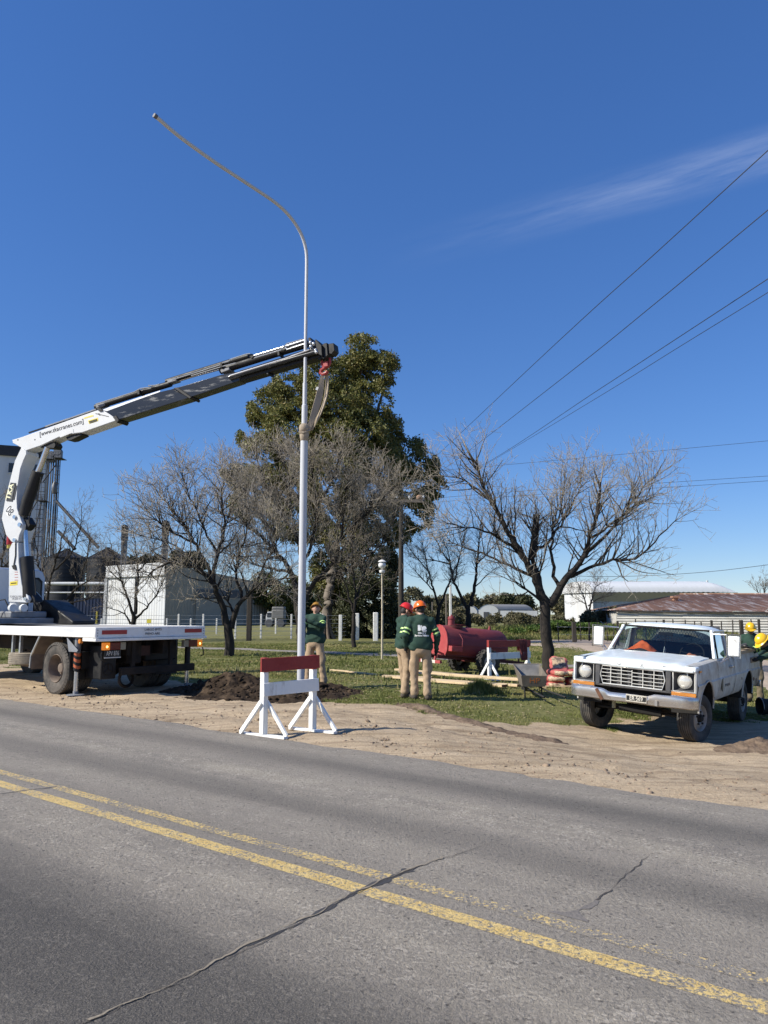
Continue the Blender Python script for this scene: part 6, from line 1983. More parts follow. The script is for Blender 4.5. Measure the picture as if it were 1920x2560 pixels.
def ctube(name, pts, zf, off, r_, mat, parent=None, n=12):
    mb = MB(TI); mb.tube([CP(*zf(*q), off) for q in pts], r_, n); return mb.build(name, mat, parent or truck, sm=40)


mb = MB(TI); c0 = CP(*Z1(130, 1560), 0); c1 = CP(*Z1(130, 1476), 0)
mb.lathe([(.20, 0), (.20, (c1 - c0).z)], 28, 'z', (c0.x, c0.y, c0.z)); mb.lathe([(.24, 0), (.24, .06)], 28, 'z', (c0.x, c0.y, c0.z)); mb.build('slew_column', crane_white, truck, sm=40)
mast = cprism('mast', [(62, 1470), (66, 1085), (88, 1040), (132, 1036), (136, 1180), (158, 1340), (172, 1390), (205, 1425), (210, 1452), (196, 1476)], Z1, .20, .40, crane_white)
for q, r_ in (((187, 1447), .045),):
    mb = MB(TI); p = CP(*Z1(*q), .20); mb.tube([p - pn * .01, p + pn * .035], r_, 16); mb.build('pin', chrome, mast, sm=40)
ctube('cable', [(113, 1040), (112, 1130), (98, 1210)], Z1, .215, .012, blk, mast, 6)
cprism('bracket', [(84, 1205), (110, 1200), (116, 1235), (95, 1232)], Z1, .225, .024, blk, 0, mast)
boom = cprism('main_boom', [(155, 345), (190, 372), (192, 392), (170, 440), (148, 500), (126, 640), (121, 720), (124, 790), (148, 862), (166, 905), (160, 940), (140, 985), (132, 1028), (105, 1042), (82, 1030), (42, 980), (12, 862), (36, 730), (68, 600), (108, 442)], Z1, .20, .40, crane_white)
for q, r_ in (((110, 852), .05), ((148, 908), .055), ((110, 1020), .05)):
    mb = MB(TI); p = CP(*Z1(*q), .20); mb.tube([p - pn * .01, p + pn * .04], r_, 16); mb.build('pin', chrome, boom, sm=40)
mb = MB(TI); c_ = CP(*Z1(70, 808), .20); rx_ = bd; k = (CP(*Z1(96, 808), .20) - c_).length
mb.add([tuple(c_ + pn * .003 + (rx_ * math.cos(a) + Vector((0, 0, 1)) * math.sin(a) * 1.05) * k) for a in np.linspace(0, 2 * PI, 29)[:-1]], [tuple(range(28))]); mb.build('round_decal', M('decal_white', (.82, .82, .80), .5, var=.02), boom)
text_mesh('number_mark', '08', .30, ink, boom, TI @ frame(c_ + pn * .006, bd * .66 - Vector((0, 0, .75)), bd * .75 + Vector((0, 0, .66))), .002, spacing=1.0, sx=.75)
cprism('name_plate', [(76, 600), (114, 604), (88, 738), (44, 734)], Z1, .215, .016, M('plate_graphite', (.045, .045, .045), .4, var=.4, scale=9), .002, boom)
cprism('small_plate', [(114, 620), (125, 622), (104, 728), (93, 726)], Z1, .208, .008, bpy.data.materials['plate_graphite'], .003, boom)
up_ = (CP(*Z1(76, 602), .2) - CP(*Z1(45, 733), .2)).normalized(); rt_ = up_.cross(-pn).normalized()
if rt_.dot(bd) < 0: rt_ = -rt_
cream = M('cream_letters', (.80, .78, .52), .5, var=.03)
text_mesh('plate_text', 'TKA', .215, cream, boom, TI @ frame(CP(*Z1(72, 668), .219), up_, -rt_), .002, sx=1.0, offset=.006)
text_mesh('plate_text', 'CRANES', .085, M('dim_letters', (.30, .30, .28), .5), boom, TI @ frame(CP(*Z1(91, 672), .219), up_, -rt_), .002, sx=1.05)
outer = cprism('outer_boom', [(88, 290), (150, 272), (340, 204), (700, 76), (742, 70), (800, 105), (832, 128), (842, 150), (598, 236), (480, 250), (430, 268), (300, 330), (172, 374), (150, 344), (92, 312)], Z1, .17, .34, crane_white)
ctube('feed_pipe', [(212, 238), (340, 196), (520, 138), (705, 72)], Z1, .05, .022, blk, outer, 6)
ctube('feed_pipe', [(330, 192), (500, 135), (700, 66)], Z1, .12, .016, pipe_m, outer, 6)
cprism('latch_box', [(470, 138), (500, 130), (505, 142), (474, 152)], Z1, .10, .12, grey_paint, .004, outer)
cprism('cover_plate', [(430, 266), (532, 212), (536, 244), (520, 240), (440, 272)], Z1, .178, .008, crane_white, 0, outer)
cprism('underside_lug', [(480, 268), (590, 240), (598, 252), (520, 290), (490, 294)], Z1, .12, .24, blk, .006, outer)
ctube('small_hook', [(680, 205), (674, 228), (684, 233), (692, 224)], Z1, .0, .018, pipe_m, outer, 6)
for q in ((130, 290), (254, 289)):
    mb = MB(TI); p = CP(*Z1(*q), .17); mb.tube([p, p + pn * .004], .02, 10); mb.build('bolt_hole', ink, outer)
dirv = (CP(*Z1(600, 160), .17) - CP(*Z1(290, 255), .17)).normalized(); upv = pn.cross(dirv)
if upv.z < 0: upv = -upv
tw = (CP(*Z1(602, 150), .17) - CP(*Z1(286, 250), .17)).length
o = text_mesh('web_address', '[www.tkacranes.com]', .22, ink, outer, TI @ frame(CP(*Z1(445, 203), .176), dirv, upv), .001)
xsz = max(v.co.length for v in o.data.vertices)
_vs = np.array([(TM @ v.co)[:] for v in o.data.vertices]); _pr = (_vs - np.array(CP(*Z1(445, 203), .176)[:])) @ np.array(dirv[:])
_k = tw / (_pr.max() - _pr.min()); _c = TI @ CP(*Z1(445, 203), .176)
o.data.transform(Matrix.Translation(_c) @ Matrix.Scale(_k, 4) @ Matrix.Translation(-_c))
for q in ([(608, 130), (668, 110), (682, 112), (678, 118), (612, 136)], [(640, 150), (712, 128), (714, 152), (648, 174)]):
    cprism('yellow_sticker', q, Z1, .174, .004, yel, 0, outer)
for i, (a, b) in enumerate((((648, 158), (705, 140)), ((652, 166), (706, 148)))):
    ctube('sticker_text', [a, b], Z1, .176, .012, ink, outer, 4)
ctube('cheek_line', [(695, 98), (790, 120)], Z1, .174, .008, ink, outer, 4)
cprism('arrow_mark', [(712, 98), (722, 96), (730, 112), (722, 112)], Z1, .174, .004, ink, 0, outer)
cprism('sensor_clip', [(700, 60), (735, 62), (745, 78), (720, 82)], Z1, .20, .10, blk, .004, outer)

# yellow sticker and print on the mast
cprism('yellow_sticker', [(74, 1322), (128, 1316), (126, 1346), (70, 1352)], Z1, .204, .004, yel, 0, mast)
ctube('sticker_text', [(80, 1334), (118, 1330)], Z1, .207, .010, ink, mast, 4)
for k, y in enumerate((1250, 1268, 1288, 1308)):
    cprism('red_scale_mark', [(106, y), (130, y), (130, y + 4), (106, y + 4)], Z1, .204, .004, M('red_print', (.45, .12, .10), .6) if k == 0 else bpy.data.materials['red_print'], 0, mast)
text_mesh('mast_text', 'CARGA MAX', .075, M('grey_print', (.35, .35, .36), .6), mast, TI @ frame(CP(*Z1(120, 1430), .205), bd, (0, 0, 1)), .001)
text_mesh('mast_text', '10.200 KG', .075, bpy.data.materials['grey_print'], mast, TI @ frame(CP(*Z1(122, 1446), .205), bd, (0, 0, 1)), .001)

# lift cylinders
ctube('lift_cylinder', [(212, 1440), (208, 1300), (196, 1144)], Z1, .06, .155, blk)
ctube('lift_rod', [(196, 1150), (190, 1050), (182, 930)], Z1, .06, .06, chrome)
cprism('linkage', [(150, 862), (190, 850), (222, 905), (200, 935), (165, 960), (140, 1010), (132, 1050), (128, 1000)], Z1, .10, .2, blk)
ctube('fold_cylinder', [(176, 840), (200, 740), (278, 522)], Z1, .06, .15, blk)
ctube('fold_rod', [(272, 538), (300, 470), (346, 345)], Z1, .06, .075, chrome)
cprism('rod_head', [(290, 345), (340, 312), (395, 306), (405, 328), (392, 352), (350, 350)], Z1, .12, .24, blk)
cprism('cylinder_seat', [(160, 1380), (215, 1400), (250, 1440), (258, 1470), (205, 1476), (190, 1440)], Z1, .12, .24, blk)
ctube('hose', [(300, 560), (268, 740), (215, 830), (210, 900)], Z1, .12, .014, blk, None, 6)
ctube('hose', [(246, 1240), (256, 1330), (262, 1420)], Z1, .12, .014, blk, None, 6)
mb = MB(TI); a_ = CP(*Z1(70, 1016), 0); b_ = CP(*Z1(70, 1080), 0)
mb.tube([b_ - bd * .02, a_], .055, 12); bc_ = mb.build('beacon', M('beacon_yellow', (.45, .35, .06), .4), truck, sm=40)
mb = MB(TI); mb.tube([a_ - Vector((0, 0, .13)), a_ + Vector((0, 0, .08))], .07, 12); mb.build('lens', M('beacon_red', (.35, .02, .02), .3), bc_, sm=40)

# telescopic boom
s1 = cprism('boom_stage', [(128, 516), (180, 498), (420, 420), (575, 384), (640, 412), (692, 436), (240, 578), (214, 560), (180, 545)], Z6, .16, .32, blk_gloss)
s1['label'] = 'glossy black inner boom section with scraped paint'
cprism('top_glare_strip', [(140, 515), (180, 499), (505, 392), (500, 402), (330, 462), (170, 522)], Z6, .163, .004, M('glare_pale', (.78, .78, .78), .35, .15, var=.12, scale=6), 0, s1)  # pale strip along the top bevel; sun glare put into its colour
s2 = cprism('boom_stage', [(575, 384), (890, 292), (1000, 272), (1010, 300), (1000, 332), (692, 436), (640, 412)], Z6, .14, .28, blk_gloss)
s3 = cprism('boom_stage', [(935, 300), (1440, 140), (1485, 128), (1512, 180), (1000, 333), (945, 345)], Z6, .12, .24, blk)
s4 = cprism('boom_stage', [(1000, 268), (1140, 225), (1440, 126), (1480, 128), (1440, 145), (1010, 282)], Z6, .10, .20, blk_gloss)
cprism('stage_collar', [(585, 376), (612, 372), (700, 432), (690, 446), (640, 414)], Z6, .18, .36, blk)
cprism('stage_collar', [(205, 560), (225, 548), (245, 578), (232, 596)], Z6, .18, .36, blk)
cprism('stage_collar', [(1165, 280), (1182, 275), (1185, 292), (1175, 294)], Z6, .13, .26, blk)
ctube('extension_cylinder', [(100, 498), (340, 420), (570, 350)], Z6, .04, .075, blk)
ctube('extension_cylinder', [(545, 338), (800, 258), (1062, 178)], Z6, .04, .07, blk)
ctube('extension_cylinder', [(885, 268), (1150, 185), (1432, 100)], Z6, .04, .085, blk)
ctube('extension_rod', [(1085, 178), (1260, 126), (1432, 72)], Z6, .04, .03, chrome)
ctube('extension_rod', [(560, 352), (720, 302), (885, 258)], Z6, .02, .022, chrome)
ctube('side_cylinder', [(940, 312), (1200, 232), (1490, 150)], Z6, .17, .055, blk_gloss)
cprism('cylinder_head', [(545, 328), (600, 312), (606, 330), (552, 346)], Z6, .12, .18, grey_paint)
cprism('cylinder_head', [(96, 482), (150, 466), (156, 484), (100, 504)], Z6, .12, .18, grey_paint)
cprism('cylinder_head', [(1055, 168), (1080, 160), (1095, 180), (1075, 192)], Z6, .14, .22, blk)
cprism('cylinder_head', [(880, 262), (935, 244), (940, 262), (886, 282)], Z6, .14, .22, grey_paint)
for pts in ([(100, 478), (340, 402), (380, 380), (440, 372)], [(430, 362), (470, 360), (500, 352)], [(610, 316), (870, 236), (900, 218), (935, 210)], [(940, 206), (945, 196), (1040, 165), (1070, 160)],
            [(1095, 188), (1260, 140), (1300, 98), (1400, 70)], [(1290, 120), (1300, 135), (1420, 96)], [(1460, 100), (1470, 130), (1330, 175), (1290, 200)], [(1350, 185), (1360, 195), (1470, 160)], [(700, 300), (900, 240), (980, 220)], [(580, 326), (880, 232)]):
    ctube('hydraulic_pipe', pts, Z6, .16, .014, pipe_m, None, 6)
ctube('bright_pipe', [(940, 302), (990, 286), (1300, 190), (1440, 138)], Z6, .21, .020, chrome, None, 8)
for q in ((365, 405), (885, 236), (1245, 160)):
    cprism('pipe_clamp', [(q[0] - 6, q[1] - 14), (q[0] + 6, q[1] - 17), (q[0] + 8, q[1] + 10), (q[0] - 4, q[1] + 12)], Z6, .18, .2, blk, .003)
# head
cprism('boom_head', [(1432, 60), (1446, 58), (1462, 92), (1476, 130), (1440, 110)], Z6, .18, .36, blk)
cprism('boom_head', [(1474, 72), (1482, 70), (1518, 108), (1522, 178), (1490, 160)], Z6, .20, .40, blk)
cprism('boom_head', [(1512, 120), (1530, 96), (1552, 92), (1558, 170), (1530, 196), (1512, 180)], Z6, .14, .28, blk)
cprism('boom_head', [(1556, 100), (1572, 96), (1594, 94), (1600, 140), (1580, 165), (1560, 160)], Z6, .11, .22, blk)
for q in ((1520, 190), (1577, 160), (1594, 150)):
    mb = MB(TI); p = CP(*Z6(*q), .0); mb.tube([p - pn * .1, p + pn * .1], .06, 12); mb.build('sheave', blk, truck, sm=40)
for q in ((1452, 118), (1470, 100), (1482, 140), (1450, 92), (1486, 152)):
    mb = MB(TI); p = CP(*Z6(*q), .19); mb.ball(p, .045, 10, 8); mb.build('coupling', pipe_m, truck, sm=50)
# hook
red_hook = M('red_hook', (.30, .03, .03), .5, var=.2)
ctube('shackle', [(1545, 180), (1545, 200)], Z6, 0, .03, pipe_m)
mb = MB(TI); p = CP(*Z6(1546, 212), 0); ring = [p + bd * math.cos(a) * .10 + Vector((0, 0, 1)) * math.sin(a) * .13 for a in np.linspace(0, 2 * PI, 17)[:-1]]
mb.tube(ring, .028, 8, closed=True); hk = mb.build('hook', red_hook, truck, sm=50)
ctube('shank', [(1542, 228), (1540, 248), (1516, 266), (1512, 282), (1524, 292), (1548, 284), (1556, 270)], Z6, 0, .04, red_hook, hk, 8)
cprism('hook_block', [(1522, 215), (1556, 205), (1558, 240), (1530, 245)], Z6, .05, .1, red_hook, .01, hk)
HOOKP = CP(*Z6(1533, 284), 0)
# ============================================================ PICKUP
pk_paint = M('pickup_white_paint', (0.74, 0.80, 0.81), 0.32, var=0.05, scale=1.5, dirt=(0.40, 0.37, 0.32), dscale=3.5, damt=0.45, coat=.2)
pk_side = M('pickup_side_paint', (0.58, 0.60, 0.58), 0.42, var=0.08, scale=2, dirt=(0.31, 0.255, 0.195), dscale=2.2, damt=0.9, dthr=(.34, .66))
pk_chrome = M('worn_chrome', (0.60, 0.59, 0.57), 0.24, 0.85, var=0.12, scale=6, dirt=(0.26, 0.20, 0.15), dscale=4, damt=0.8, stretch=(1, .6, 2))
pk_grey = M('dark_grille_plastic', (0.055, 0.055, 0.058), 0.55, var=0.15, dirt=(.16, .14, .12), dscale=5, damt=.5)
pk_trim = M('bright_trim', (0.74, 0.72, 0.66), 0.3, 0.4, var=0.08)
pk_dark = M('cab_interior', (0.022, 0.022, 0.024), 0.8, var=0.2, scale=6)
pk_black = M('underbody_black', (0.012, 0.011, 0.010), 0.85, var=0.3)
pk_glass = glassmat('pickup_glass', (.66, .74, .76), 1.15)
lamp_glass = M('lamp_glass', (0.62, 0.60, 0.54), 0.10, .25, var=0.1, scale=14, coat=.8)
pk_tyre = M('pickup_tyre', (0.045, 0.043, 0.040), 0.9, var=0.25, scale=6, dirt=(0.17, 0.145, 0.115), dscale=5, damt=0.55)
pk_rim = M('pickup_rim', (0.34, 0.33, 0.31), 0.6, .2, var=0.15, dirt=(.20, .16, .12), dscale=6, damt=.7)
rust = M('rust', (0.12, 0.055, 0.03), 0.9, var=0.4, scale=12)
orange_cloth = M('orange_cloth', (0.85, 0.15, 0.03), 0.7, var=0.12, scale=8)
tarp_olive = M('olive_tarp', (0.20, 0.165, 0.115), 0.85, var=0.3, scale=4, dirt=(.10, .08, .06), dscale=3, damt=.6)
decal_tan = M('faded_decal', (0.24, 0.18, 0.13), 0.5, var=0.2, scale=9)

fwd = Vector((-0.595, -0.804, 0)).normalized(); lft = Vector((-fwd.y, fwd.x, 0))
_L = G(1731, 1855, -.36)
PO = Vector((_L.x, _L.y, 0)) - lft * .80
PO.z = (gzf(*(PO + lft * .8)[:2]) + gzf(*(PO - lft * .8)[:2])) / 2 - .01
roll = -math.atan2(gzf(*(PO - lft * .8)[:2]) - gzf(*(PO + lft * .8)[:2]), 1.6)
LIFT = 0.14
rear_c = PO - fwd * 2.97
pit = math.atan2(PO.z - (gzf(*(rear_c + lft * .8)[:2]) + gzf(*(rear_c - lft * .8)[:2])) / 2, 2.97)
PM = Matrix.Identity(4)
for i in range(3):
    PM[i][0] = fwd[i]; PM[i][1] = lft[i]; PM[i][2] = (0, 0, 1)[i]
PM = PM @ Matrix.Rotation(roll, 4, 'X') @ Matrix.Rotation(-pit, 4, 'Y')
PM.translation = PO + Vector((.06, 0, LIFT))
pk = thing('pickup_truck', 'old pale blue white pickup truck with dented chrome bumper and big square mirrors', 'pickup truck', mtx=PM)


def pb(name, mb, mat, sm=None, bevel=0.0, parent=None):
    return mb.build(name, mat, parent or pk, sm=sm, bevel=bevel)


PROF = [(.90, .44), (.945, .50), (.965, .58), (.985, .70), (.995, .785), (.975, .80), (.972, .90), (.965, .97), (.952, 1.03)]


def top_z(x):
    return 1.035 + (.70 - x) * 0.030 if x > -.62 else 1.075


def side_grid(mb, x0, x1, s, arch=None, extra=(), zsill=.44, cap=True, n=None, inset=0.0):
    xs_ = list(np.linspace(x0, x1, n or max(6, int(abs(x1 - x0) / .05))))
    if arch:
        ax_, az, ar = arch
        xs_ = sorted(set([round(x, 4) for x in xs_] + [round(ax_ + ar * math.cos(a), 4) for a in np.linspace(0, PI, 21) if min(x0, x1) < ax_ + ar * math.cos(a) < max(x0, x1)]), reverse=x1 < x0)
    rows = []
    for x in xs_:
        zl = zsill
        if arch and abs(x - arch[0]) < arch[2]:
            zl = max(zl, arch[1] + math.sqrt(max(0, arch[2] ** 2 - (x - arch[0]) ** 2)))
        dz = top_z(x) - 1.065
        row = []
        for y, z in PROF:
            zz = z + dz * max(0, (z - .5) / .5)
            if zz < zl:
                # slide down onto the arch edge
                zz2 = zl; yy = np.interp(zl, [p[1] + dz * max(0, (p[1] - .5) / .5) for p in PROF], [p[0] for p in PROF]); row.append((x, s * (yy - inset), zz2))
            else: row.append((x, s * (y - inset), zz))
        for e in extra: row.append((x, s * e[0], e[1] + dz + (0)))
        rows.append(row)
    mb.grid(rows)
    return rows


def arch_lip(name, ax_, az, ar, s, parent, y=.955):
    mb = MB(); mb.tube([(ax_ + ar * math.cos(a), s * (y + .03 * math.sin(a)), az + ar * math.sin(a)) for a in np.linspace(-.05, PI + .05, 22)], .014, 6); pb(name, mb, pk_side, 50, parent=parent)
    mb = MB(); rows = []
    for a in np.linspace(-.1, PI + .1, 20):
        rows.append([(ax_ + ar * math.cos(a), s * (y + .01), az + ar * math.sin(a)), (ax_ + ar * math.cos(a), s * .55, az + ar * math.sin(a))])
    mb.grid(rows); pb('wheel_well', mb, pk_black, 50, parent=parent)


for s in (1, -1):
    mb = MB(); side_grid(mb, .60, -.70, s, (0, .37, .44), [(.935, 1.075), (.90, 1.088), (.86, 1.092), (.80, 1.09)]); fd = pb('fender', mb, pk_side if s > 0 else pk_paint, 32)
    arch_lip('arch_lip', 0, .37, .44, s, fd)
    mb = MB(); side_grid(mb, -.712, -1.76, s, None, [(.935, 1.07), (.90, 1.085), (.86, 1.085)]); dr = pb('door', mb, pk_side, 32)
    mb = MB(); mb.box(-1.60, s * .985 - .02, .93, -1.46, s * .985 + .02, .965); mb.bar((-1.6, s * 1.012, .955), (-1.44, s * 1.012, .955), .02, .03); pb('door_handle', mb, pk_chrome, bevel=.006, parent=dr)
    mb = MB(); side_grid(mb, -1.772, -1.84, s, None, [(.935, 1.07), (.90, 1.085), (.86, 1.085)], n=4); pb('cab_corner', mb, pk_side, 32)
    mb = MB(); side_grid(mb, -1.87, -4.02, s, (-2.97, .37, .44), [(.94, 1.09), (.93, 1.11), (.88, 1.115), (.85, 1.11), (.85, .62)]); bd_ = pb('bed_side', mb, pk_side, 32)
    arch_lip('arch_lip', -2.97, .37, .44, s, bd_)
    mb = MB(); mb.box(-3.18, s * .978 - .006, .925, -3.98, s * .978 + .006, 1.025); mb.box(-3.42, s * .978 - .0075, .95, -3.86, s * .978 + .0075, 1.0); o = pb('decal_band', mb, decal_tan, parent=bd_)
    mb = MB(); mb.box(-3.50, s * .980 - .0085, .962, -3.80, s * .980 + .0085, .992); pb('pale_script', mb, pk_trim, parent=bd_)
    for x, z, a, b in ((-2.35, .70, .05, .04), (-3.45, .62, .12, .05), (-3.72, .58, .06, .10), (-3.86, .72, .03, .12), (-.55, .5, .06, .04)):
        mb = MB(); rr = random.Random(int(x * 100) + 3)
        yv = np.interp(z, [p[1] for p in PROF], [p[0] for p in PROF])
        mb.add([(x + a * math.cos(t) * rr.uniform(.4, 1), s * (yv + .004), z + b * math.sin(t) * rr.uniform(.4, 1)) for t in np.linspace(0, 2 * PI, 14)[:-1]], [tuple(range(13))])
        pb('rust_patch', mb, rust, parent=bd_ if x < -1 else fd)
    # wheels
    for x, st in ((0, math.radians(-13)), (-2.97, 0)):
        mb = MB(); make_tyre(mb, .37, .225, .205, 'y', (0, 0, 0), 44, 5); w = mb.build('wheel', pk_tyre, pk, sm=40); w.location = (x, s * .785, .37 - LIFT); w.rotation_euler = (0, 0, st)
        mb = MB(); mb.lathe([(.208, s * .085), (.20, s * .10), (.19, s * .085), (.175, s * .05), (.16, s * .045), (.12, s * .075), (.09, s * .085), (.07, s * .07)], 32, 'y', caps=False); mb.build('rim', pk_rim, w, sm=35)
        mb = MB(); mb.lathe([(.07, s * .06), (.06, s * .10), (.045, s * .125), (.005, s * .13)], 20, 'y', caps=False); mb.build('hub', pk_black, w, sm=40)
        mb = MB()
        for k in range(5):
            a = 2 * PI * k / 5; mb.lathe([(.016, s * .08), (.016, s * .105), (.001, s * .106)], 8, 'y', (math.sin(a) * .10, 0, math.cos(a) * .10))
        o = mb.build('wheel_nut', pk_black, w); o['kind'] = 'stuff'
# door lettering
dm_ = M('door_print', (.06, .06, .07), .6); dm2 = M('door_print_faded', (.20, .20, .20), .6)
text_mesh('door_text', 'MUNICIPALIDAD', .062, dm2, pk, frame((-1.22, .982, .745), (-1, 0, 0), (0, .15, 1)), .001, sx=.8)
text_mesh('door_text', 'DE VILLA ELISA', .062, dm_, pk, frame((-1.26, .990, .665), (-1, 0, 0), (0, -.05, 1)), .001, sx=.8)
mb = MB(); mb.prism([(-.93, .80), (-.83, .78), (-.83, .70), (-.86, .60), (-.90, .58), (-.93, .64)], .986, .996); pb('door_emblem', mb, M('emblem_print', (.10, .09, .06), .6, var=.5, scale=20))

# hood
rows = []
for i, x in enumerate([.655, .665, .66, .645, .61, .54, .42, .28, .08, -.18, -.45, -.70]):
    zz = [.955, .975, 1.0, 1.03, 1.055, 1.07, 1.078, 1.086, 1.095, 1.105, 1.115, 1.12][i]
    row = []
    for y in [-.835] + list(np.linspace(-.815, .815, 25)) + [.835]:
        a = abs(y)
        cr_ = .018 * (1 - (a / .8) ** 2) + .018 * math.exp(-((a - .66) / .06) ** 2) - .012 * math.exp(-((a - .5) / .12) ** 2)
        row.append((x - .05 * (a / .8) ** 2 * (1 if i < 6 else .2), y, zz + cr_ * min(1, i / 4) - (.02 * (a / .8) ** 4 if 0 < i < 9 else 0) - (.05 if a > .82 else 0)))
    rows.append(row)
mb = MB(); mb.grid(rows); hood = pb('hood', mb, pk_paint, 40)
for ch, y in (('F', -.52), ('O', -.20), ('R', .16), ('D', .50)):
    x_ = .658 - .05 * (y / .8) ** 2
    text_mesh('hood_letter', ch, .075, M('hood_letter_' + 'a', (.25, .25, .25), .5) if ch == 'F' else bpy.data.materials['hood_letter_a'], hood, frame((x_ + .006, y, 1.005), (0, 1, 0), (-.35, 0, 1)), .002)
mb = MB(); mb.box(-.68, -.86, 1.06, -.84, .86, 1.10); pb('cowl', mb, pk_dark, bevel=.01)

# front panel: grey surround, grille, lamps
FX = .62
mb = MB(); 
sur = [(-.97, .64), (.97, .64), (.965, 1.0), (.93, 1.02), (-.93, 1.02), (-.965, 1.0)]
mb.prism(sur, FX - .16, FX - .14, lambda a, x, b: (x, a, b)); pb('front_panel', mb, pk_black)
mb = MB(); mb.bar((FX + .01, -.93, .985), (FX + .01, .93, .985), .05, .05); pb('header_panel', mb, pk_paint, bevel=.015)
for y in (-.555, .555):
    mb = MB(); mb.box(FX - .06, y - .045, .63, FX + .012, y + .045, .985); pb('grille_pillar', mb, pk_grey, bevel=.02)
mb = MB(); mb.box(FX - .06, -.96, .62, FX + .008, .96, .655); pb('lower_panel', mb, pk_grey, bevel=.012)
mb = MB(); mb.box(FX - .06, -.51, .945, FX + .005, .51, .98); pb('upper_panel', mb, pk_grey, bevel=.012)
for s in (1, -1):
    mb = MB(); mb.box(.44, s * .79, .97, .645, s * .966, 1.052) if s > 0 else mb.box(.44, -.966, .97, .645, -.79, 1.052); pb('corner_panel', mb, pk_paint, bevel=.02)
    mb = MB(); mb.box(FX - .12, s * .95 - .02, .63, FX + .005, s * .95 + .02, 1.0); pb('edge_panel', mb, pk_side if s > 0 else pk_paint, bevel=.015)
    # headlamp: recessed dish, round glass, bright square bezel
    yc, zc = s * .785, .822
    mb = MB(); hw, hh = .16, .148
    ring = [(yc - hw, zc - hh), (yc + hw, zc - hh), (yc + hw, zc + hh), (yc - hw, zc + hh)]
    inn = [(yc - .11, zc - .11), (yc + .11, zc - .11), (yc + .11, zc + .11), (yc - .11, zc + .11)]
    for i in range(4):
        j = (i + 1) % 4
        mb.add([(FX - .005, *ring[i]), (FX - .005, *ring[j]), (FX - .09, *inn[j]), (FX - .09, *inn[i])], [(0, 1, 2, 3)])
    mb.add([(FX - .09, *q) for q in inn], [(0, 1, 2, 3)]); hb_ = pb('headlight', mb, pk_grey)
    mb = MB(); mb.tube([(FX + .002, yc - hw, zc - hh), (FX + .002, yc + hw, zc - hh), (FX + .002, yc + hw, zc + hh), (FX + .002, yc - hw, zc + hh)], .010, 6, closed=True); pb('bezel', mb, pk_trim, 50, parent=hb_)
    mb = MB(); mb.lathe([(.102, -.09), (.106, -.035), (.098, -.03), (.094, -.022), (.07, -.008), (.035, .0), (.001, .003)], 30, 'x', (FX - .01, yc, zc), caps=False); pb('glass', mb, lamp_glass, 40, parent=hb_)
    mb = MB(); mb.lathe([(.100, -.035), (.108, -.028), (.100, -.02)], 30, 'x', (FX - .01, yc, zc), caps=False); pb('lamp_ring', mb, pk_trim, 40, parent=hb_)
    mb = MB(); mb.box(FX - .04, yc - .18, .605, FX + .02, yc + .18, .665); tsg = pb('turn_signal', mb, M('pickup_amber', (.50, .19, .035), .25, var=.12, scale=10) if s > 0 else bpy.data.materials['pickup_amber'], bevel=.008)
    mb = MB(); mb.tube([(FX + .02, yc - .185, .60), (FX + .02, yc + .185, .60), (FX + .02, yc + .185, .67), (FX + .02, yc - .185, .67)], .006, 5, closed=True); pb('trim', mb, pk_chrome, 50, parent=tsg)
    mb = MB(); mb.box(.42, s * .984 - .008, .965, .525, s * .984 + .008, 1.0); pb('side_marker', mb, bpy.data.materials['pickup_amber'], bevel=.004)
# grille frame and bars
gy, g0, g1 = .505, .665, .945
hexo = [(-gy + .04, g0), (gy - .04, g0), (gy, (g0 + g1) / 2), (gy - .03, g1), (-gy + .03, g1), (-gy, (g0 + g1) / 2)]
mb = MB(); mb.tube([(FX + .012, y, z) for y, z in hexo], .011, 6, closed=True); pb('grille_frame', mb, pk_trim, 50)
for z in (.722, .778, .834, .890):
    for a, b, dz in ((-.485, .0, .004), (.006, .485, -.012)):
        mb = MB(); mb.bar((FX + .012, a, z + dz), (FX + .012, b, z + dz), .016, .010); pb('grille_bar', mb, pk_trim)
for y in (-.34, -.17, .0, .17, .34):
    mb = MB(); mb.bar((FX + .010, y, g0), (FX + .010, y, g1 - (.03 if y == 0 else 0)), .012, .012, (1, 0, 0)); pb('grille_post', mb, pk_trim)
for y in (-.41, -.25, -.08, .09, .25, .41):
    mb = MB(); mb.box(FX - .09, y - .03, g0, FX - .075, y + .03, g1); pb('radiator_slat', mb, pk_grey)

# bumper: folded section bent along its length
sec = [(.0, .60), (.055, .607), (.075, .585), (.082, .545), (.075, .50), (.07, .445), (.03, .425), (.0, .425)]
rows = []
for y in np.linspace(-1.0, 1.0, 41):
    a = abs(y)
    bx = .755 - .05 * a ** 2 - .16 * max(0, (a - .82) / .18) ** 2
    dip = .045 * (1 - float(sst(a, .28, .42)))
    row = []
    for x, z in sec:
        zz = z - (dip if z > .53 else 0)
        row.append((bx + x, y, zz + .008 * math.sin(y * 9 + 1) * .4))
    rows.append(row)
mb = MB(); mb.grid(rows); bum = pb('bumper', mb, pk_chrome, 28)
mb = MB(); mb.bar((.828, -.50, .59), (.832, -.40, .43), .05, .006, (1, 0, 0)); pb('rust_streak', mb, rust, parent=bum)
mb = MB(); mb.box(.832, -.02, .455, .842, .30, .565); pltp = pb('number_plate', mb, M('old_plate', (.50, .46, .38), .6, var=.2, scale=20), bevel=.004)
mb = MB(); mb.box(.8425, -.01, .475, .8435, .29, .545); pb('plate_field', mb, plate_blk, parent=pltp)
text_mesh('plate_text', 'ER\u00b7569', .088, M('plate_white', (.78, .74, .64), .6), pltp, frame((.846, .14, .510), (0, 1, 0), (0, 0, 1)), .001, sx=.82)
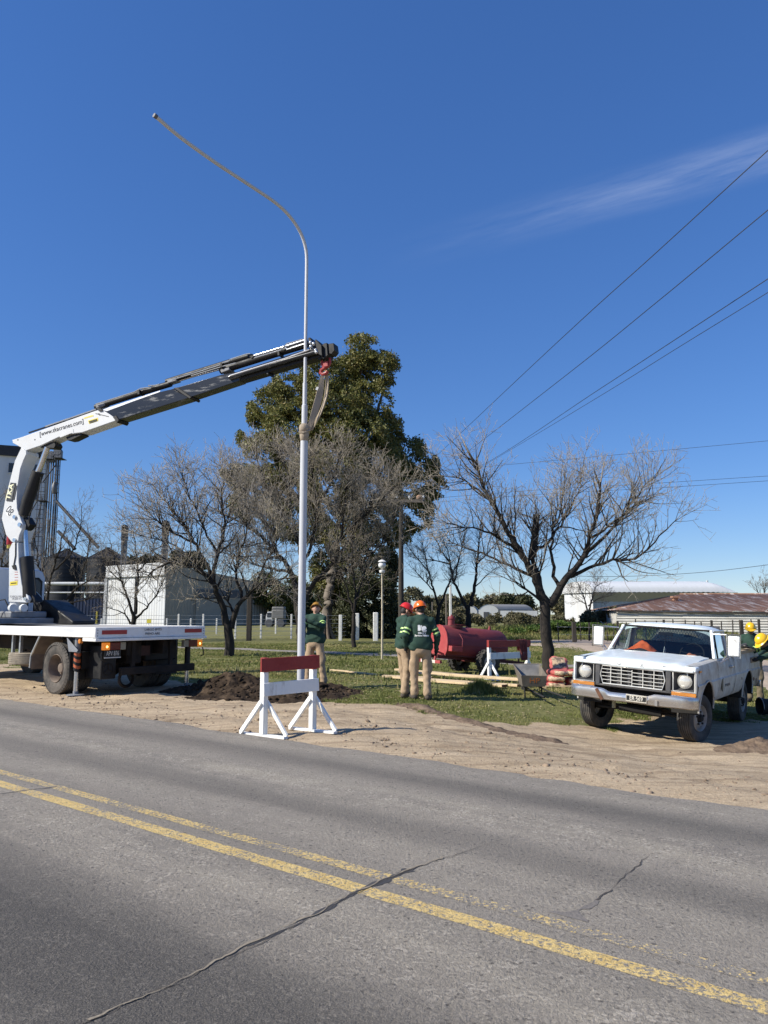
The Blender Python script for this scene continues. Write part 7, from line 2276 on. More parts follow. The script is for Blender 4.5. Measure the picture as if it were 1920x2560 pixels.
mb = MB(); mb.box(.826, .42, .44, .842, .46, .52); pb('tow_tab', mb, pk_chrome, parent=bum)
# underbody
mb = MB(); mb.box(.5, -.42, .42, -3.9, .42, .6); pb('chassis', mb, pk_black)
mb = MB(); mb.box(.5, -.75, .56, -.6, .75, .95); pb('engine_bay', mb, pk_black)
mb = MB(); mb.bar((0, -.8, .22), (.1, .3, .30), .07, .09); mb.bar((.02, .8, .22), (-.08, -.3, .30), .07, .09); mb.tube([(.18, -.7, .24), (.18, .7, .24)], .02, 8); mb.tube([(.3, -.3, .28), (.25, .35, .25)], .06, 10); pb('front_axle', mb, pk_black)
mb = MB(); mb.tube([(-2.97, -.8, .37 - LIFT), (-2.97, .8, .37 - LIFT)], .06, 10); mb.ball((-2.97, 0, .37 - LIFT), .17, 12, 8); pb('rear_axle', mb, pk_black, 50)
mb = MB(); mb.box(.6, -.30, .30, .66, -.26, .44); pb('tow_hook', mb, M('tow_yellow', (.3, .27, .15), .7))
# bed
mb = MB(); mb.box(-1.84, -.85, .60, -4.0, .85, .64); pb('bed_floor', mb, pk_side)
mb = MB(); mb.box(-1.89, -.92, .62, -1.93, .92, 1.12); pb('bed_front', mb, pk_side, bevel=.01)
mb = MB(); mb.box(-3.98, -.90, .60, -4.04, .90, 1.08); pb('tailgate', mb, pk_side, bevel=.015)
mb = MB(); mb.box(-4.05, -.98, .42, -4.14, .98, .54); pb('rear_bumper', mb, pk_chrome, bevel=.01)

# cab top
def lp3(a, b, t): return tuple(a[i] + (b[i] - a[i]) * t for i in range(3))


A0, A1 = (-.78, .885, 1.10), (-1.14, .75, 1.625)     # windscreen pillar foot and head
R1 = (-1.80, .71, 1.60)
B0 = (-1.80, .86, 1.09)
rows = []
for i, x in enumerate([-1.085, -1.10, -1.15, -1.25, -1.42, -1.62, -1.78, -1.86, -1.89]):
    zc = [1.605, 1.645, 1.675, 1.695, 1.708, 1.705, 1.69, 1.66, 1.60][i]
    hw = [.74, .755, .77, .78, .79, .79, .785, .77, .75][i]
    row = []
    for y in np.linspace(-1, 1, 25):
        row.append((x - .02 * y * y * (1 if i < 3 else 0), y * hw, zc - .055 * abs(y) ** 5 - (.035 * abs(y) ** 12) - .01 * y * y))
    rows.append(row)
mb = MB(); mb.grid(rows); roof = pb('roof', mb, pk_paint, 45)
for s in (1, -1):
    f = lambda q: (q[0], s * q[1], q[2])
    mb = MB(); mb.bar(f(A0), f(A1), .055, .05, (0, s, 0)); pb('windscreen_pillar', mb, pk_paint, bevel=.012)
    mb = MB(); mb.bar(f((-1.12, .78, 1.60)), f((-1.76, .80, 1.605)), .03, .045); pb('drip_rail', mb, pk_trim, bevel=.006)
    mb = MB(); mb.add([f((-1.62, .83, 1.10)), f((-1.87, .83, 1.10)), f((-1.89, .75, 1.615)), f((-1.66, .775, 1.615)), f((-1.62, .90, 1.08)), f((-1.87, .90, 1.08))], [(0, 1, 2, 3), (4, 5, 1, 0)]); mb.bar(f((-1.66, .89, 1.085)), f((-1.72, .785, 1.605)), .05, .05); pb('rear_pillar', mb, pk_side)
    mb = MB(); mb.add([f((-.84, .88, 1.10)), f((-1.64, .89, 1.09)), f((-1.70, .785, 1.595)), f((-1.18, .775, 1.595))], [(0, 1, 2, 3)]); pb('side_window', mb, pk_glass)
    mb = MB(); mb.bar(f((-1.03, .885, 1.095)), f((-1.16, .785, 1.59)), .016, .02); pb('vent_bar', mb, pk_black)
    mb = MB(); mb.bar(f((-.78, .895, 1.095)), f((-1.66, .905, 1.085)), .03, .02); pb('window_sill', mb, pk_trim)
ws = []
for t in np.linspace(0, 1, 9):
    row = []
    for y in np.linspace(-1, 1, 17):
        a = lp3(A0, A1, t); row.append((a[0] + .09 * (1 - y * y) , a[1] * y * .985, a[2] - .005))
    ws.append(row)
mb = MB(); mb.grid(ws); pb('windscreen', mb, pk_glass, 60)
edge = [ws[0][i] for i in range(17)]
mb = MB(); mb.tube([ws[0][i] for i in range(17)], .018, 6); mb.tube([ws[-1][i] for i in range(17)], .018, 6); pb('windscreen_seal', mb, pk_black, 60)
# rear window with mesh guard
mb = MB(); mb.add([(-1.86, -.68, 1.14), (-1.86, .68, 1.14), (-1.875, .64, 1.56), (-1.875, -.64, 1.56)], [(0, 1, 2, 3)]); pb('rear_window', mb, pk_glass)
mb = MB()
for i in range(-26, 27):
    y = i * .05
    for sg in (1, -1):
        y0, y1 = y, y + sg * .21
        if abs(y0) < .64 and abs(y1) < .64: mb.bar((-1.895, y0, 1.14), (-1.905, y1, 1.56), .006, .006)
o = pb('mesh_guard', mb, M('guard_wire', (.10, .10, .085), .6, .3)); o['kind'] = 'stuff'
mb = MB(); mb.tube([(-1.895, -.66, 1.13), (-1.895, .66, 1.13), (-1.905, .64, 1.57), (-1.905, -.64, 1.57)], .014, 6, closed=True); pb('guard_frame', mb, pk_black, 50)
mb = MB(); mb.box(-1.82, -.89, 1.08, -1.87, .89, 1.15); pb('cab_back', mb, pk_side)
mb = MB(); mb.box(-1.80, -.90, .55, -1.83, .90, 1.10); pb('cab_rear_wall', mb, pk_side)
# interior
mb = MB(); mb.box(-.74, -.82, .80, -1.08, .82, 1.09); pb('dashboard', mb, pk_dark, bevel=.03)
mb = MB(); mb.box(-1.30, -.75, .60, -1.75, .75, .86); mb.box(-1.62, -.75, .80, -1.80, .75, 1.28); pb('bench_seat', mb, M('seat_vinyl', (.055, .048, .042), .7, var=.2), bevel=.05)
mb = MB(); mb.box(-.7, -.85, .5, -1.8, .85, .56); pb('cab_floor', mb, pk_dark)
sw = Vector((-1.22, .42, 1.12)); sx_ = Vector((0, 1, 0)); sy_ = Vector((-.45, 0, .89))
mb = MB(); mb.tube([sw + sx_ * math.cos(a) * .20 + sy_ * math.sin(a) * .20 for a in np.linspace(0, 2 * PI, 25)[:-1]], .013, 8, closed=True)
for a in (0.2, PI - .2, -PI / 2): mb.bar(sw, sw + sx_ * math.cos(a) * .2 + sy_ * math.sin(a) * .2, .025, .012)
mb.tube([sw, sw + Vector((.25, 0, -.14))], .03, 8); pb('steering_wheel', mb, pk_black, 50)
mb = MB(); mb.bc((-1.05, .02, 1.50), (.03, .24, .07)); mb.tube([(-1.03, .02, 1.5), (-1.0, .02, 1.10)], .008, 6); pb('rear_view_mirror', mb, pk_black, bevel=.012)
# wipers
for y0, y1 in ((-.62, -.18), (.10, .62)):
    mb = MB(); p0, p1 = (-.73 + .09 * (1 - (y0 / .88) ** 2), y0, 1.125), (-.765 + .09 * (1 - (y1 / .88) ** 2), y1, 1.13); mb.bar(p0, p1, .016, .012); mb.bar(p1, (p1[0] + .07, y1 + .06, 1.09), .014, .010); pb('wiper', mb, pk_trim)
# mirrors
for s in (1, -1):
    yc = s * 1.15; x = -.95
    mb = MB(); mb.box(x - .025, yc - .095, 1.16, x + .025, yc + .095, 1.50); m_ = pb('mirror', mb, M('mirror_shell', (.80, .81, .80), .4, var=.06, dirt=(.30, .28, .25), dscale=9, damt=.7, dthr=(.55, .7)) if s > 0 else bpy.data.materials['mirror_shell'], bevel=.03)
    mb = MB(); mb.tube([(x + .03, yc - .105, 1.14), (x + .03, yc + .105, 1.14), (x + .03, yc + .105, 1.52), (x + .03, yc - .105, 1.52)], .012, 6, closed=True); mb.tube([(x, yc - s * .1, 1.51), (x - .06, s * .80, 1.50)], .011, 6); mb.tube([(x, yc - s * .1, 1.17), (-.95, s * .96, 1.06)], .011, 6); mb.tube([(x, yc - s * .06, 1.15), (-.85, s * .96, 1.05)], .011, 6); pb('mirror_bracket', mb, pk_chrome, 50, parent=m_)
    mb = MB(); mb.box(x - .029, yc - .08, 1.18, x - .026, yc + .08, 1.48); pb('mirror_glass', mb, M('mirror_silver', (.8, .8, .8), .05, 1.0, var=.01) if s > 0 else bpy.data.materials['mirror_silver'], parent=m_)
mb = MB(); mb.bar((-.60, -.90, 1.07), (-.70, -.80, 1.16), .02, .02); pb('aerial_base', mb, pk_trim)


# the low cab of this truck: everything above the belt line squeezed a little
for o in list(pk.children):
    if o.name.split('.')[0] in ('roof', 'windscreen_pillar', 'drip_rail', 'rear_pillar', 'side_window', 'vent_bar', 'windscreen', 'windscreen_seal', 'rear_window', 'mesh_guard', 'guard_frame', 'rear_view_mirror', 'cab_back'):
        for v in o.data.vertices:
            if v.co.z > 1.10: v.co.z = 1.10 + (v.co.z - 1.10) * .86


# loose things in and on the pickup (they could be lifted off: top-level)
def on_pk(name, mb, mat, label, cat, sm=60, group=None):
    mb.T = PM @ mb.T if False else mb.T
    o = mb.build(name, mat, None, sm=sm); o.matrix_world = PM
    return tag(o, label, cat, group)


def crumple(mb, x0, x1, y0, y1, zf, n=22, m=16):
    rows = []
    for x in np.linspace(x0, x1, n): rows.append([(x, y, zf(x, y)) for y in np.linspace(y0, y1, m)])
    mb.grid(rows)


N2 = lambda x, y, k, s: float(fbm(np.array([x * k]), np.array([y * k]), s)[0])
mb = MB(); crumple(mb, -.80, -1.1, -.74, -.12, lambda x, y: 1.10 + .15 * math.exp(-((y + .36) / .20) ** 2) * (.5 + 1.1 * N2(x, y, 9, 3)) * math.exp(-((x + .96) / .16) ** 2) + .03 * N2(x, y, 22, 5) * math.exp(-((y + .4) / .3) ** 4), 26, 34)
on_pk('orange_vest', mb, orange_cloth, 'crumpled orange vest lying on the pickup dashboard behind the windscreen', 'vest', 70)
mb = MB(); crumple(mb, -.83, -1.02, .34, .62, lambda x, y: 1.095 + .06 * math.exp(-((y - .48) / .10) ** 2 - ((x + .92) / .06) ** 2) * (.4 + 1.2 * N2(x, y, 20, 7)), 14, 14)
on_pk('orange_rag', mb, M('salmon_rag', (.70, .23, .12), .8, var=.25, scale=14), 'small salmon orange rag on the dashboard before the steering wheel', 'rag', 70)
mb = MB(); mb.bar((-.86, .05, 1.10), (-.92, .05, 1.21), .10, .006, (0, 1, 0)); o = on_pk('paper_slip', mb, M('paper_white', (.75, .75, .73), .6, var=.03), 'white paper slip standing on the middle of the dashboard', 'paper', 30)
mb = MB(); mb.bc((-.90, .68, 1.097), (.10, .16, .008)); on_pk('paper_sheet', mb, bpy.data.materials['paper_white'], 'white paper sheet lying flat at the driver end of the dashboard', 'paper', 30)
mb = MB(); crumple(mb, -1.95, -3.1, -.75, .80, lambda x, y: .70 + (.78 * math.exp(-((x + 2.15) / .33) ** 2) * math.exp(-((y + .05) / .62) ** 4) + .28 * math.exp(-((x + 2.7) / .4) ** 2)) * (.80 + .35 * N2(x, y, 5, 9)) + .05 * N2(x, y, 12, 11), 40, 34)
on_pk('tarpaulin', mb, tarp_olive, 'crumpled olive brown tarpaulin heaped in the pickup bed behind the cab', 'tarpaulin', 60)
mb = MB(); mb.bar((-2.35, .90, 1.15), (-3.75, .90, 1.155), .13, .055); o = on_pk('timber_board', mb, M('old_board', (.33, .25, .16), .85, var=.25, scale=5, stretch=(.3, 1, 1)), 'weathered board lying along the top of the pickup bed side', 'board', 30)
mb = MB(); mb.bc((-3.0, .25, 1.26), (.62, .5, .34), Matrix.Rotation(.5, 3, 'Z') @ Matrix.Rotation(.6, 3, 'Y')); o = on_pk('dark_bin', mb, M('dark_bin_sheet', (.05, .05, .052), .5, .2, var=.5, scale=5, dirt=(.18, .17, .16), dscale=5, damt=.6), 'dark dented sheet metal bin tipped in the pickup bed', 'bin', 30)
mb = MB(); mb.tube([(-2.5, .55, 1.12), (-2.9, .95, 1.28)], .03, 8); mb.bar((-2.85, .86, 1.26), (-3.2, 1.0, 1.20), .20, .02); on_pk('shovel', mb, M('shovel_steel', (.10, .095, .09), .5, .3, var=.3), 'dirty shovel lying across the pickup bed side', 'shovel', 30)
# ============================================================ SMALLER THINGS
wood_white = M('white_painted_wood', (0.80, 0.79, 0.75), 0.7, var=0.05, scale=4, dirt=(0.46, 0.41, 0.34), dscale=9, damt=0.8, dthr=(.54, .72), bump=.25, bscale=30, stretch=(1, 1, .3))
wood_red = M('red_painted_wood', (0.29, 0.028, 0.022), 0.55, var=0.15, scale=5, dirt=(0.16, 0.02, 0.016), dscale=5, damt=0.6, bump=.25, bscale=30)
pine = M('fresh_pine', (0.62, 0.47, 0.29), 0.8, var=0.18, scale=5, stretch=(1, 6, 6), dirt=(.44, .30, .17), dscale=3, damt=.5)
pine_end = M('pine_end_grain', (.20, .09, .05), .9, var=.3, scale=12)
pole_m = M('pole_silver_paint', (0.50, 0.51, 0.53), 0.55, 0.0, var=0.05, scale=3)
sling_m = M('sling_webbing', (0.33, 0.27, 0.20), 0.9, var=0.2, scale=10, stretch=(1, 1, .3), bump=.5, bscale=60)

# --- the lamp post being put up
pg_ = P(752, 1697, 15.9); pz0 = gzf(pg_.x, pg_.y)
post = thing('street_light_pole', 'tall silver grey street light pole with a long curved arm hanging in the crane sling', 'light pole', (pg_.x, pg_.y, pz0))
zl = lambda v: P(760, v, pg_.y).z - pz0
zA, zB, zC_, zTop = zl(1100), zl(1014), zl(958), zl(650)
mb = MB(); mb.tube([(0, 0, -.4), (0, 0, zA)], .078, 20); mb.lathe([(.078, zA), (.082, zA + .005), (.078, zA + .02), (.066, zA + .03)], 20, 'z', caps=False); pb2 = mb.build('lower_tube', pole_m, post, sm=40)
mb = MB(); mb.tube([(0, 0, zA), (0, 0, zB)], .062, 20); mb.lathe([(.062, zB), (.05, zB + .02)], 20, 'z', caps=False); mb.build('middle_tube', pole_m, post, sm=40)
armd = -RN
ctrl = []
mb = MB()
# upright, bend, rising arm towards the road (a real 3-D curve, read off at its own depth)
pts = [Vector((0, 0, zB)), Vector((0, 0, zC_)), Vector((0, 0, zl(760))), Vector((0, 0, zTop))]


def at_arm(u, v):
    """point of the upright plane that holds the arm, seen at this pixel"""
    d = pix_dir(u, v); c = Vector((pg_.x, pg_.y, 0)); nrm = RD
    t = (c - CAMP).dot(nrm) / d.dot(nrm); return CAMP + d * t


arm_px = [(766, 640), (764, 622), (757, 595), (745, 570), (728, 545), (706, 521), (680, 500), (650, 480), (600, 447), (540, 408), (470, 358), (440, 335), (415, 314), (400, 300), (390, 292)]
base_up = Vector((pg_.x, pg_.y, pz0))
ap = [at_arm(u, v) - base_up for u, v in arm_px]
sh = Vector((0, 0, 0)) - Vector((ap[0].x, ap[0].y, 0))
ap = [q + Vector((sh.x, sh.y, 0)) for q in ap]
mb = MB(); mb.tube(pts[:2], .047, 16); mb.build('upper_tube', pole_m, post, sm=40)
ctl = [Vector((0, 0, zC_)), Vector((0, 0, (zC_ + ap[0].z) / 2)), Vector((0, 0, ap[0].z - .5))] + ap
for _ in range(3):
    ctl = [ctl[0]] + [q for i in range(len(ctl) - 1) for q in (ctl[i] * .75 + ctl[i + 1] * .25, ctl[i] * .25 + ctl[i + 1] * .75)] + [ctl[-1]]
acc = [0.0]
for i in range(1, len(ctl)): acc.append(acc[-1] + (ctl[i] - ctl[i - 1]).length)
full = []; n_f = 70
for i in range(n_f + 1):
    d_ = acc[-1] * i / n_f; k = max(0, min(len(ctl) - 2, int(np.searchsorted(acc, d_)) - 1)); u_ = (d_ - acc[k]) / max(1e-6, acc[k + 1] - acc[k])
    full.append(ctl[k] + (ctl[k + 1] - ctl[k]) * min(1, max(0, u_)))
mb = MB(); mb.tube(full, .037, 14); mb.build('arm', pole_m, post, sm=40)
mb = MB(); mb.tube([ap[-1], ap[-1] + (ap[-1] - ap[-2]).normalized() * .06], .042, 14); mb.build('arm_end', M('arm_end_dark', (.10, .10, .11), .5), post, sm=40)

# --- webbing sling from the hook round the pole
sl = thing('lifting_sling', 'beige webbing sling hanging from the red hook and wrapped round the pole', 'sling', (pg_.x, pg_.y, pz0))
T0 = Matrix.Translation(-Vector((pg_.x, pg_.y, pz0)))
zW0, zW1 = zl(1102), zl(1062)
mb = MB()
hgt = zW1 - zW0
mb.lathe([(.07, zW0 - .01), (.085, zW0), (.098, zW0 + hgt * .3), (.105, zW0 + hgt * .48), (.085, zW0 + hgt * .53), (.112, zW0 + hgt * .60), (.118, zW0 + hgt * .8), (.10, zW0 + hgt * .98), (.065, zW1 + .02)], 22, 'z', caps=False); wr = mb.build('wrap', sling_m, sl, sm=50)
wr.location = (0, 0, 0)
mb = MB(); mb.tube([(-.11, -.06, zW0 + hgt * .5), (0, -.12, zW0 + hgt * .42), (.11, -.05, zW0 + hgt * .62), (.14, 0, zW0 + hgt * .72)], .016, 8); mb.build('fold', sling_m, sl, sm=50)
Hk = HOOKP
lo_ = Vector((pg_.x + .10, pg_.y, pz0 + zW0 + hgt * .55))


def strap(mb, a, b, w0, wm, w1, th, sag, tw_a, n=14):
    rows = []
    for i in range(n + 1):
        t = i / n; c = a + (b - a) * t + Vector((sag * math.sin(PI * t), .03 * math.sin(2 * PI * t), 0))
        w = (w0 * (1 - t) + w1 * t) + (wm - (w0 + w1) / 2) * math.sin(PI * t)
        ang = tw_a * math.sin(PI * t); dx = Vector((math.cos(ang), math.sin(ang), 0)) * w / 2; dy = Vector((-math.sin(ang), math.cos(ang), 0)) * th
        rows.append([c - dx - dy, c + dx - dy, c + dx + dy, c - dx + dy, c - dx - dy])
    mb.grid(rows)


mb = MB(T0); strap(mb, Hk + Vector((-.03, 0, 0)), lo_ + Vector((-.02, -.03, 0)), .06, .16, .07, .012, .05, .4); mb.build('strap', sling_m, sl, sm=40)
mb = MB(T0); strap(mb, Hk + Vector((.06, .03, .02)), lo_ + Vector((.04, .03, .04)), .06, .10, .06, .012, .12, -.9); mb.build('strap', sling_m, sl, sm=40)
mb = MB(T0); c = Hk + (lo_ - Hk) * .27; mb.bc(c + Vector((-.06, -.03, 0)), (.05, .012, .07), Matrix.Rotation(.4, 3, 'Y')); mb.build('label_tag', wood_white, sl)


# --- road barriers
def barrier(name, label, p0, p1, foot_dir, hz=1.06, z=None, group='road barriers'):
    p0, p1 = Vector(p0), Vector(p1); p0.z = p1.z = 0
    mid = (p0 + p1) / 2; b = (p1 - p0).normalized(); n = Vector((b.y, -b.x, 0));
    if n.y > 0: n = -n
    z0 = gzf(p0.x, p0.y) if z is None else z; z1 = gzf(p1.x, p1.y) if z is None else z
    t = thing(name, label, 'barrier', (mid.x, mid.y, 0), group=group)
    T0 = Matrix.Translation((-mid.x, -mid.y, 0))
    f = Vector(foot_dir).normalized()
    for p, zz in ((p0, z0), (p1, z1)):
        mb = MB(T0); mb.bar(p + Vector((0, 0, zz + .035)), p + Vector((0, 0, zz + hz - .195)), .09, .075, f); mb.build('post', wood_white, t, bevel=.006)
        mb = MB(T0); mb.bar(p + Vector((0, 0, zz + hz - .1945)), p + Vector((0, 0, zz + hz)), .092, .077, f); mb.build('post_top', wood_red, t, bevel=.006)
        mb = MB(T0); mb.bar(p - f * .40 + Vector((0, 0, zz + .018)), p + f * .40 + Vector((0, 0, zz + .018)), .085, .035); mb.build('foot', wood_white, t, bevel=.005)
        for sg in (1, -1):
            off_ = b * (.058 * sg)
            mb = MB(T0); mb.bar(p + f * sg * .34 + off_ + Vector((0, 0, zz + .03)), p - f * sg * .02 + off_ + Vector((0, 0, zz + .46)), .075, .03, b); mb.build('brace', wood_white, t, bevel=.005)
    o = n * .055
    ex = b * .07
    mb = MB(T0); mb.bar(p0 - ex + o + Vector((0, 0, z0 + hz - .098)), p1 + ex + o + Vector((0, 0, z1 + hz - .088)), .028, .18); mb.build('red_board', wood_red, t, bevel=.004)
    mb = MB(T0); mb.bar(p0 - ex * .4 + o + Vector((0, 0, z0 + hz - .425)), p1 + ex * .9 + o + Vector((0, 0, z1 + hz - .405)), .028, .175); mb.build('white_board', wood_white, t, bevel=.004)
    return t


bq0, bq1 = GT(658, 1842), GT(781, 1829)
barrier('road_barrier', 'red and white wooden road barrier standing at the asphalt edge', bq0, bq1, (.80, -.52, 0), 1.05)
b20 = GT(1224, 1700); dr_ = Vector((.80, .60, 0)).normalized()
k_ = P(1320, 1690, 21); q_ = (k_.x / k_.y)
t_ = (q_ * b20.y - b20.x) / (dr_.x - q_ * dr_.y); b21 = b20 + dr_ * min(max(t_, .9), 2.2)
barrier('road_barrier', 'red and white wooden barrier with a red rag over it before the tank trailer', b20, b21, (.55, -.83, 0), 1.06)
rg = b20 + (b21 - b20) * .84
zr = gzf(rg.x, rg.y) + 1.075
nb_ = Vector((dr_.y, -dr_.x, 0))
rows = []
for i in range(23):
    t = i / 22; s_ = (t - .5) * 2
    row = []
    for j in range(13):
        q = (j / 12 - .5) * .32 * (1 - .25 * abs(s_)); fl = .025 * math.sin(j * 1.7 + i * .3) * min(1, abs(s_) * 3)
        dn = max(0, abs(s_) - .10); dn2 = dn * (1.02 if s_ > 0 else .55)
        side = (.085 if s_ > 0 else -.06) * min(1, abs(s_) * 8)
        pnt = rg + dr_ * q + nb_ * (side + fl) ; pnt.z = zr - dn2 * .62 + (.012 if abs(s_) < .1 else 0)
        row.append(pnt - rg)
    rows.append(row)
mb = MB(); mb.grid(rows); o = mb.build('red_rag', M('dark_red_cloth', (.16, .035, .03), .9, var=.3, scale=8, dirt=(.28, .09, .06), dscale=5, damt=.5), None, sm=60); o.location = rg
tag(o, 'dark red cloth draped over the right end of the far barrier', 'cloth')

# --- red tank trailer
tank_red = M('faded_red_tank', (0.215, 0.030, 0.034), 0.6, var=0.16, scale=3, dirt=(0.30, 0.11, 0.11), dscale=1.6, damt=.45, stretch=(.4, 1, 1))
tank_end = M('sunlit_red_end', (0.36, 0.045, 0.045), 0.6, var=0.16, scale=5, dirt=(.42, .13, .11), dscale=6, damt=.5)  # lighter red than the tank: sunlight on the end put into the colour
tank_dark = M('dark_red_frame', (0.10, 0.018, 0.018), 0.7, var=.3, scale=4)
wp = G(1217, 1687, -.17)
ta = Vector((.86, .51, 0)).normalized(); tl = Vector((-ta.y, ta.x, 0))
tc_ = wp + tl * .72; tc_.z = gzf(tc_.x, tc_.y)
TT = Matrix.Identity(4)
for i in range(3): TT[i][0] = ta[i]; TT[i][1] = tl[i]; TT[i][2] = (0, 0, 1)[i]
TT.translation = tc_
tk = thing('tank_trailer', 'faded red water tank trailer with a flat lit end and one filler pipe on top', 'trailer', mtx=TT)
tilt = Matrix.Translation((0, 0, .36)) @ Matrix.Rotation(math.radians(5), 4, 'Y') @ Matrix.Translation((0, 0, -.36))
sec = [(-.40, .50), (-.47, .62), (-.475, .80), (-.45, .98), (-.38, 1.14), (-.27, 1.26), (-.14, 1.33), (0, 1.355), (.14, 1.33), (.27, 1.26), (.38, 1.14), (.45, .98), (.475, .80), (.47, .62), (.40, .50)]
x0_, x1_ = -1.28, 1.05
mb = MB(tilt); mb.grid([[(x0_, y, z) for y, z in sec], [(0, y, z) for y, z in sec], [(x1_ - .10, y, z) for y, z in sec], [(x1_, y * .88, .93 + (z - .93) * .88) for y, z in sec]]); tb_ = mb.build('tank', tank_red, tk, sm=40)
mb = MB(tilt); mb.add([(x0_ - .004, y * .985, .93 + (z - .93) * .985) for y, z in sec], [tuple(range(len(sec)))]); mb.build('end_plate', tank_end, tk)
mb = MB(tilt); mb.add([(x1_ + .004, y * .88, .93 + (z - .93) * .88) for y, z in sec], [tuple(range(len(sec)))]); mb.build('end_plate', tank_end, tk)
mb = MB(tilt); mb.tube([(x0_, y, z) for y, z in sec], .016, 6, closed=True); mb.build('rim_band', tank_end, tk, sm=60)
mb = MB(tilt); mb.box(x0_, -.40, .46, x1_ - .1, .40, .502); mb.build('tank_floor', tank_dark, tk)
mb = MB(tilt); mb.bar((x0_ + .05, -.49, .80), (x1_ - .1, -.49, .80), .02, .02); mb.build('side_seam', tank_red, tk)
mb = MB(tilt); mb.lathe([(.27, 1.30), (.27, 1.37), (.01, 1.385)], 26, 'z', (-.75, 0, 0)); mb.build('hatch', tank_dark, tk, sm=30)
mb = MB(tilt); mb.lathe([(.10, 1.37), (.10, 1.55), (.115, 1.555), (.115, 1.60), (.10, 1.605), (.09, 1.64), (.03, 1.66), (.03, 1.70), (.005, 1.70)], 20, 'z', (-.82, .05, 0)); mb.build('filler_pipe', tank_red, tk, sm=35)
mb = MB(tilt); mb.lathe([(.05, 1.33), (.05, 1.40), (.03, 1.42), (.035, 1.46), (.005, 1.47)], 14, 'z', (.62, 0, 0)); mb.build('valve', tank_red, tk, sm=35)
mb = MB(tilt); mb.tube([(-1.1, -.30, 1.36), (-.95, -.30, 1.40), (-.6, -.30, 1.40), (-.45, -.30, 1.35)], .012, 6); mb.build('hand_rail', tank_red, tk, sm=50)
mb = MB(tilt); mb.box(-1.25, -.66, .60, -.86, -.44, .76); mb.build('side_step', tank_end, tk, bevel=.01)
mb = MB(tilt); mb.tube([(-.88, -.66, .76), (-.88, -.66, .97), (-.88, -.49, 1.12)], .010, 6); mb.build('step_rail', tank_red, tk, sm=50)
mb = MB(tilt)
for y in (-.30, .30): mb.bar((x0_ - .2, y, .42), (1.5, y * .35, .42), .07, .10)
mb.build('frame', tank_dark, tk)
mb = MB(tilt); mb.bar((1.35, 0, .42), (2.05, 0, .40), .09, .09); mb.build('drawbar', tank_dark, tk)
mb = MB(); mb.tube([(1.85, 0, -.02), (1.85, 0, .38)], .025, 8); mb.build('jockey_leg', tank_dark, tk, sm=40)
for i in range(5):
    mb = MB(); y0 = -.62 + i * .25; mb.box(-1.62, y0, .37, -1.55, y0 + .25, .455); mb.build('rear_bar', tank_end if i % 2 == 0 else M('rear_bar_white', (.66, .60, .52), .7, var=.1) if i == 1 else bpy.data.materials['rear_bar_white'], tk)
for y in (-.3, .35):
    mb = MB(); mb.bar((-1.58, y, .45), (-1.50, y, .72), .05, .05); mb.bar((-1.50, y, .70), (x0_, y, .62), .05, .05); mb.build('bar_bracket', tank_end, tk)
tyre_t = M('tractor_tyre', (.032, .030, .028), .9, var=.3, scale=5, dirt=(.12, .10, .08), dscale=4, damt=.6)
rim_w = M('white_wheel_disc', (.58, .57, .55), .5, var=.1, dirt=(.33, .29, .24), dscale=6, damt=.5)
for s in (-1, 1):
    mb = MB(); make_tyre(mb, .36, .26, .20, 'y', (0, 0, 0), 32, 2)
    for i in range(18):
        a = 2 * PI * i / 18
        for sd in (1, -1):
            aa = a + (PI / 18 if sd < 0 else 0); d = Vector((math.sin(aa), 0, math.cos(aa))); d2 = Vector((math.sin(aa + .16), 0, math.cos(aa + .16)))
            mb.bar(d * .355 + Vector((0, sd * .13, 0)), d2 * .365 + Vector((0, sd * .01, 0)), .04, .05, d)
    w = mb.build('wheel', tyre_t, tk, sm=35); w.location = (0.05, s * .72, .36)
    mb = MB(); mb.lathe([(.205, s * .10), (.195, s * .115), (.18, s * .09), (.165, s * .03), (.13, s * .04), (.10, s * .06), (.06, s * .065)], 28, 'y', caps=False); mb.build('rim', rim_w, w, sm=35)
    mb = MB(); mb.lathe([(.06, s * .05), (.06, s * .10), (.03, s * .12), (.005, s * .12)], 16, 'y', caps=False)
    for k in range(5):
        a = 2 * PI * k / 5; mb.bar(Vector((0, s * .07, 0)), Vector((math.sin(a) * .11, s * .065, math.cos(a) * .11)), .03, .01, (0, 1, 0))
    mb.build('hub', tank_dark, w, sm=40)
mb = MB(); mb.tube([(.05, -.7, .36), (.05, .7, .36)], .05, 10); mb.build('axle', tank_dark, tk, sm=40)

# --- wheelbarrow
bz = -.09
wl2 = GT(1317, 1746); wr2 = GT(1354, 1746)
wc = (wl2 + wr2) / 2; wx = (wr2 - wl2).normalized()
wx = Vector((1, .02, 0)).normalized(); wy = Vector((-wx.y, wx.x, 0))
WM = Matrix.Identity(4)
for i in range(3): WM[i][0] = wx[i]; WM[i][1] = wy[i]; WM[i][2] = (0, 0, 1)[i]
WM.translation = Vector((wc.x, wc.y, gzf(wc.x, wc.y)))
hb = thing('wheelbarrow', 'old grey steel wheelbarrow with orange letters on its tray and handles towards the road', 'wheelbarrow', mtx=WM)
tray_m = M('worn_grey_tray', (.21, .20, .185), .5, .3, var=.25, scale=6, dirt=(.33, .31, .28), dscale=4, damt=.6)
tray_o = M('tray_outside', (.17, .145, .115), .7, .1, var=.25, scale=6, dirt=(.10, .08, .06), dscale=4, damt=.6)
bar_m = M('barrow_dark_tube', (.03, .028, .026), .6, .2, var=.2)
W2 = .27
fr0, fr1 = (-W2 * .93, W2 * .93), (-W2, W2)
zb_, zf_, zk_ = .235, .44, .475
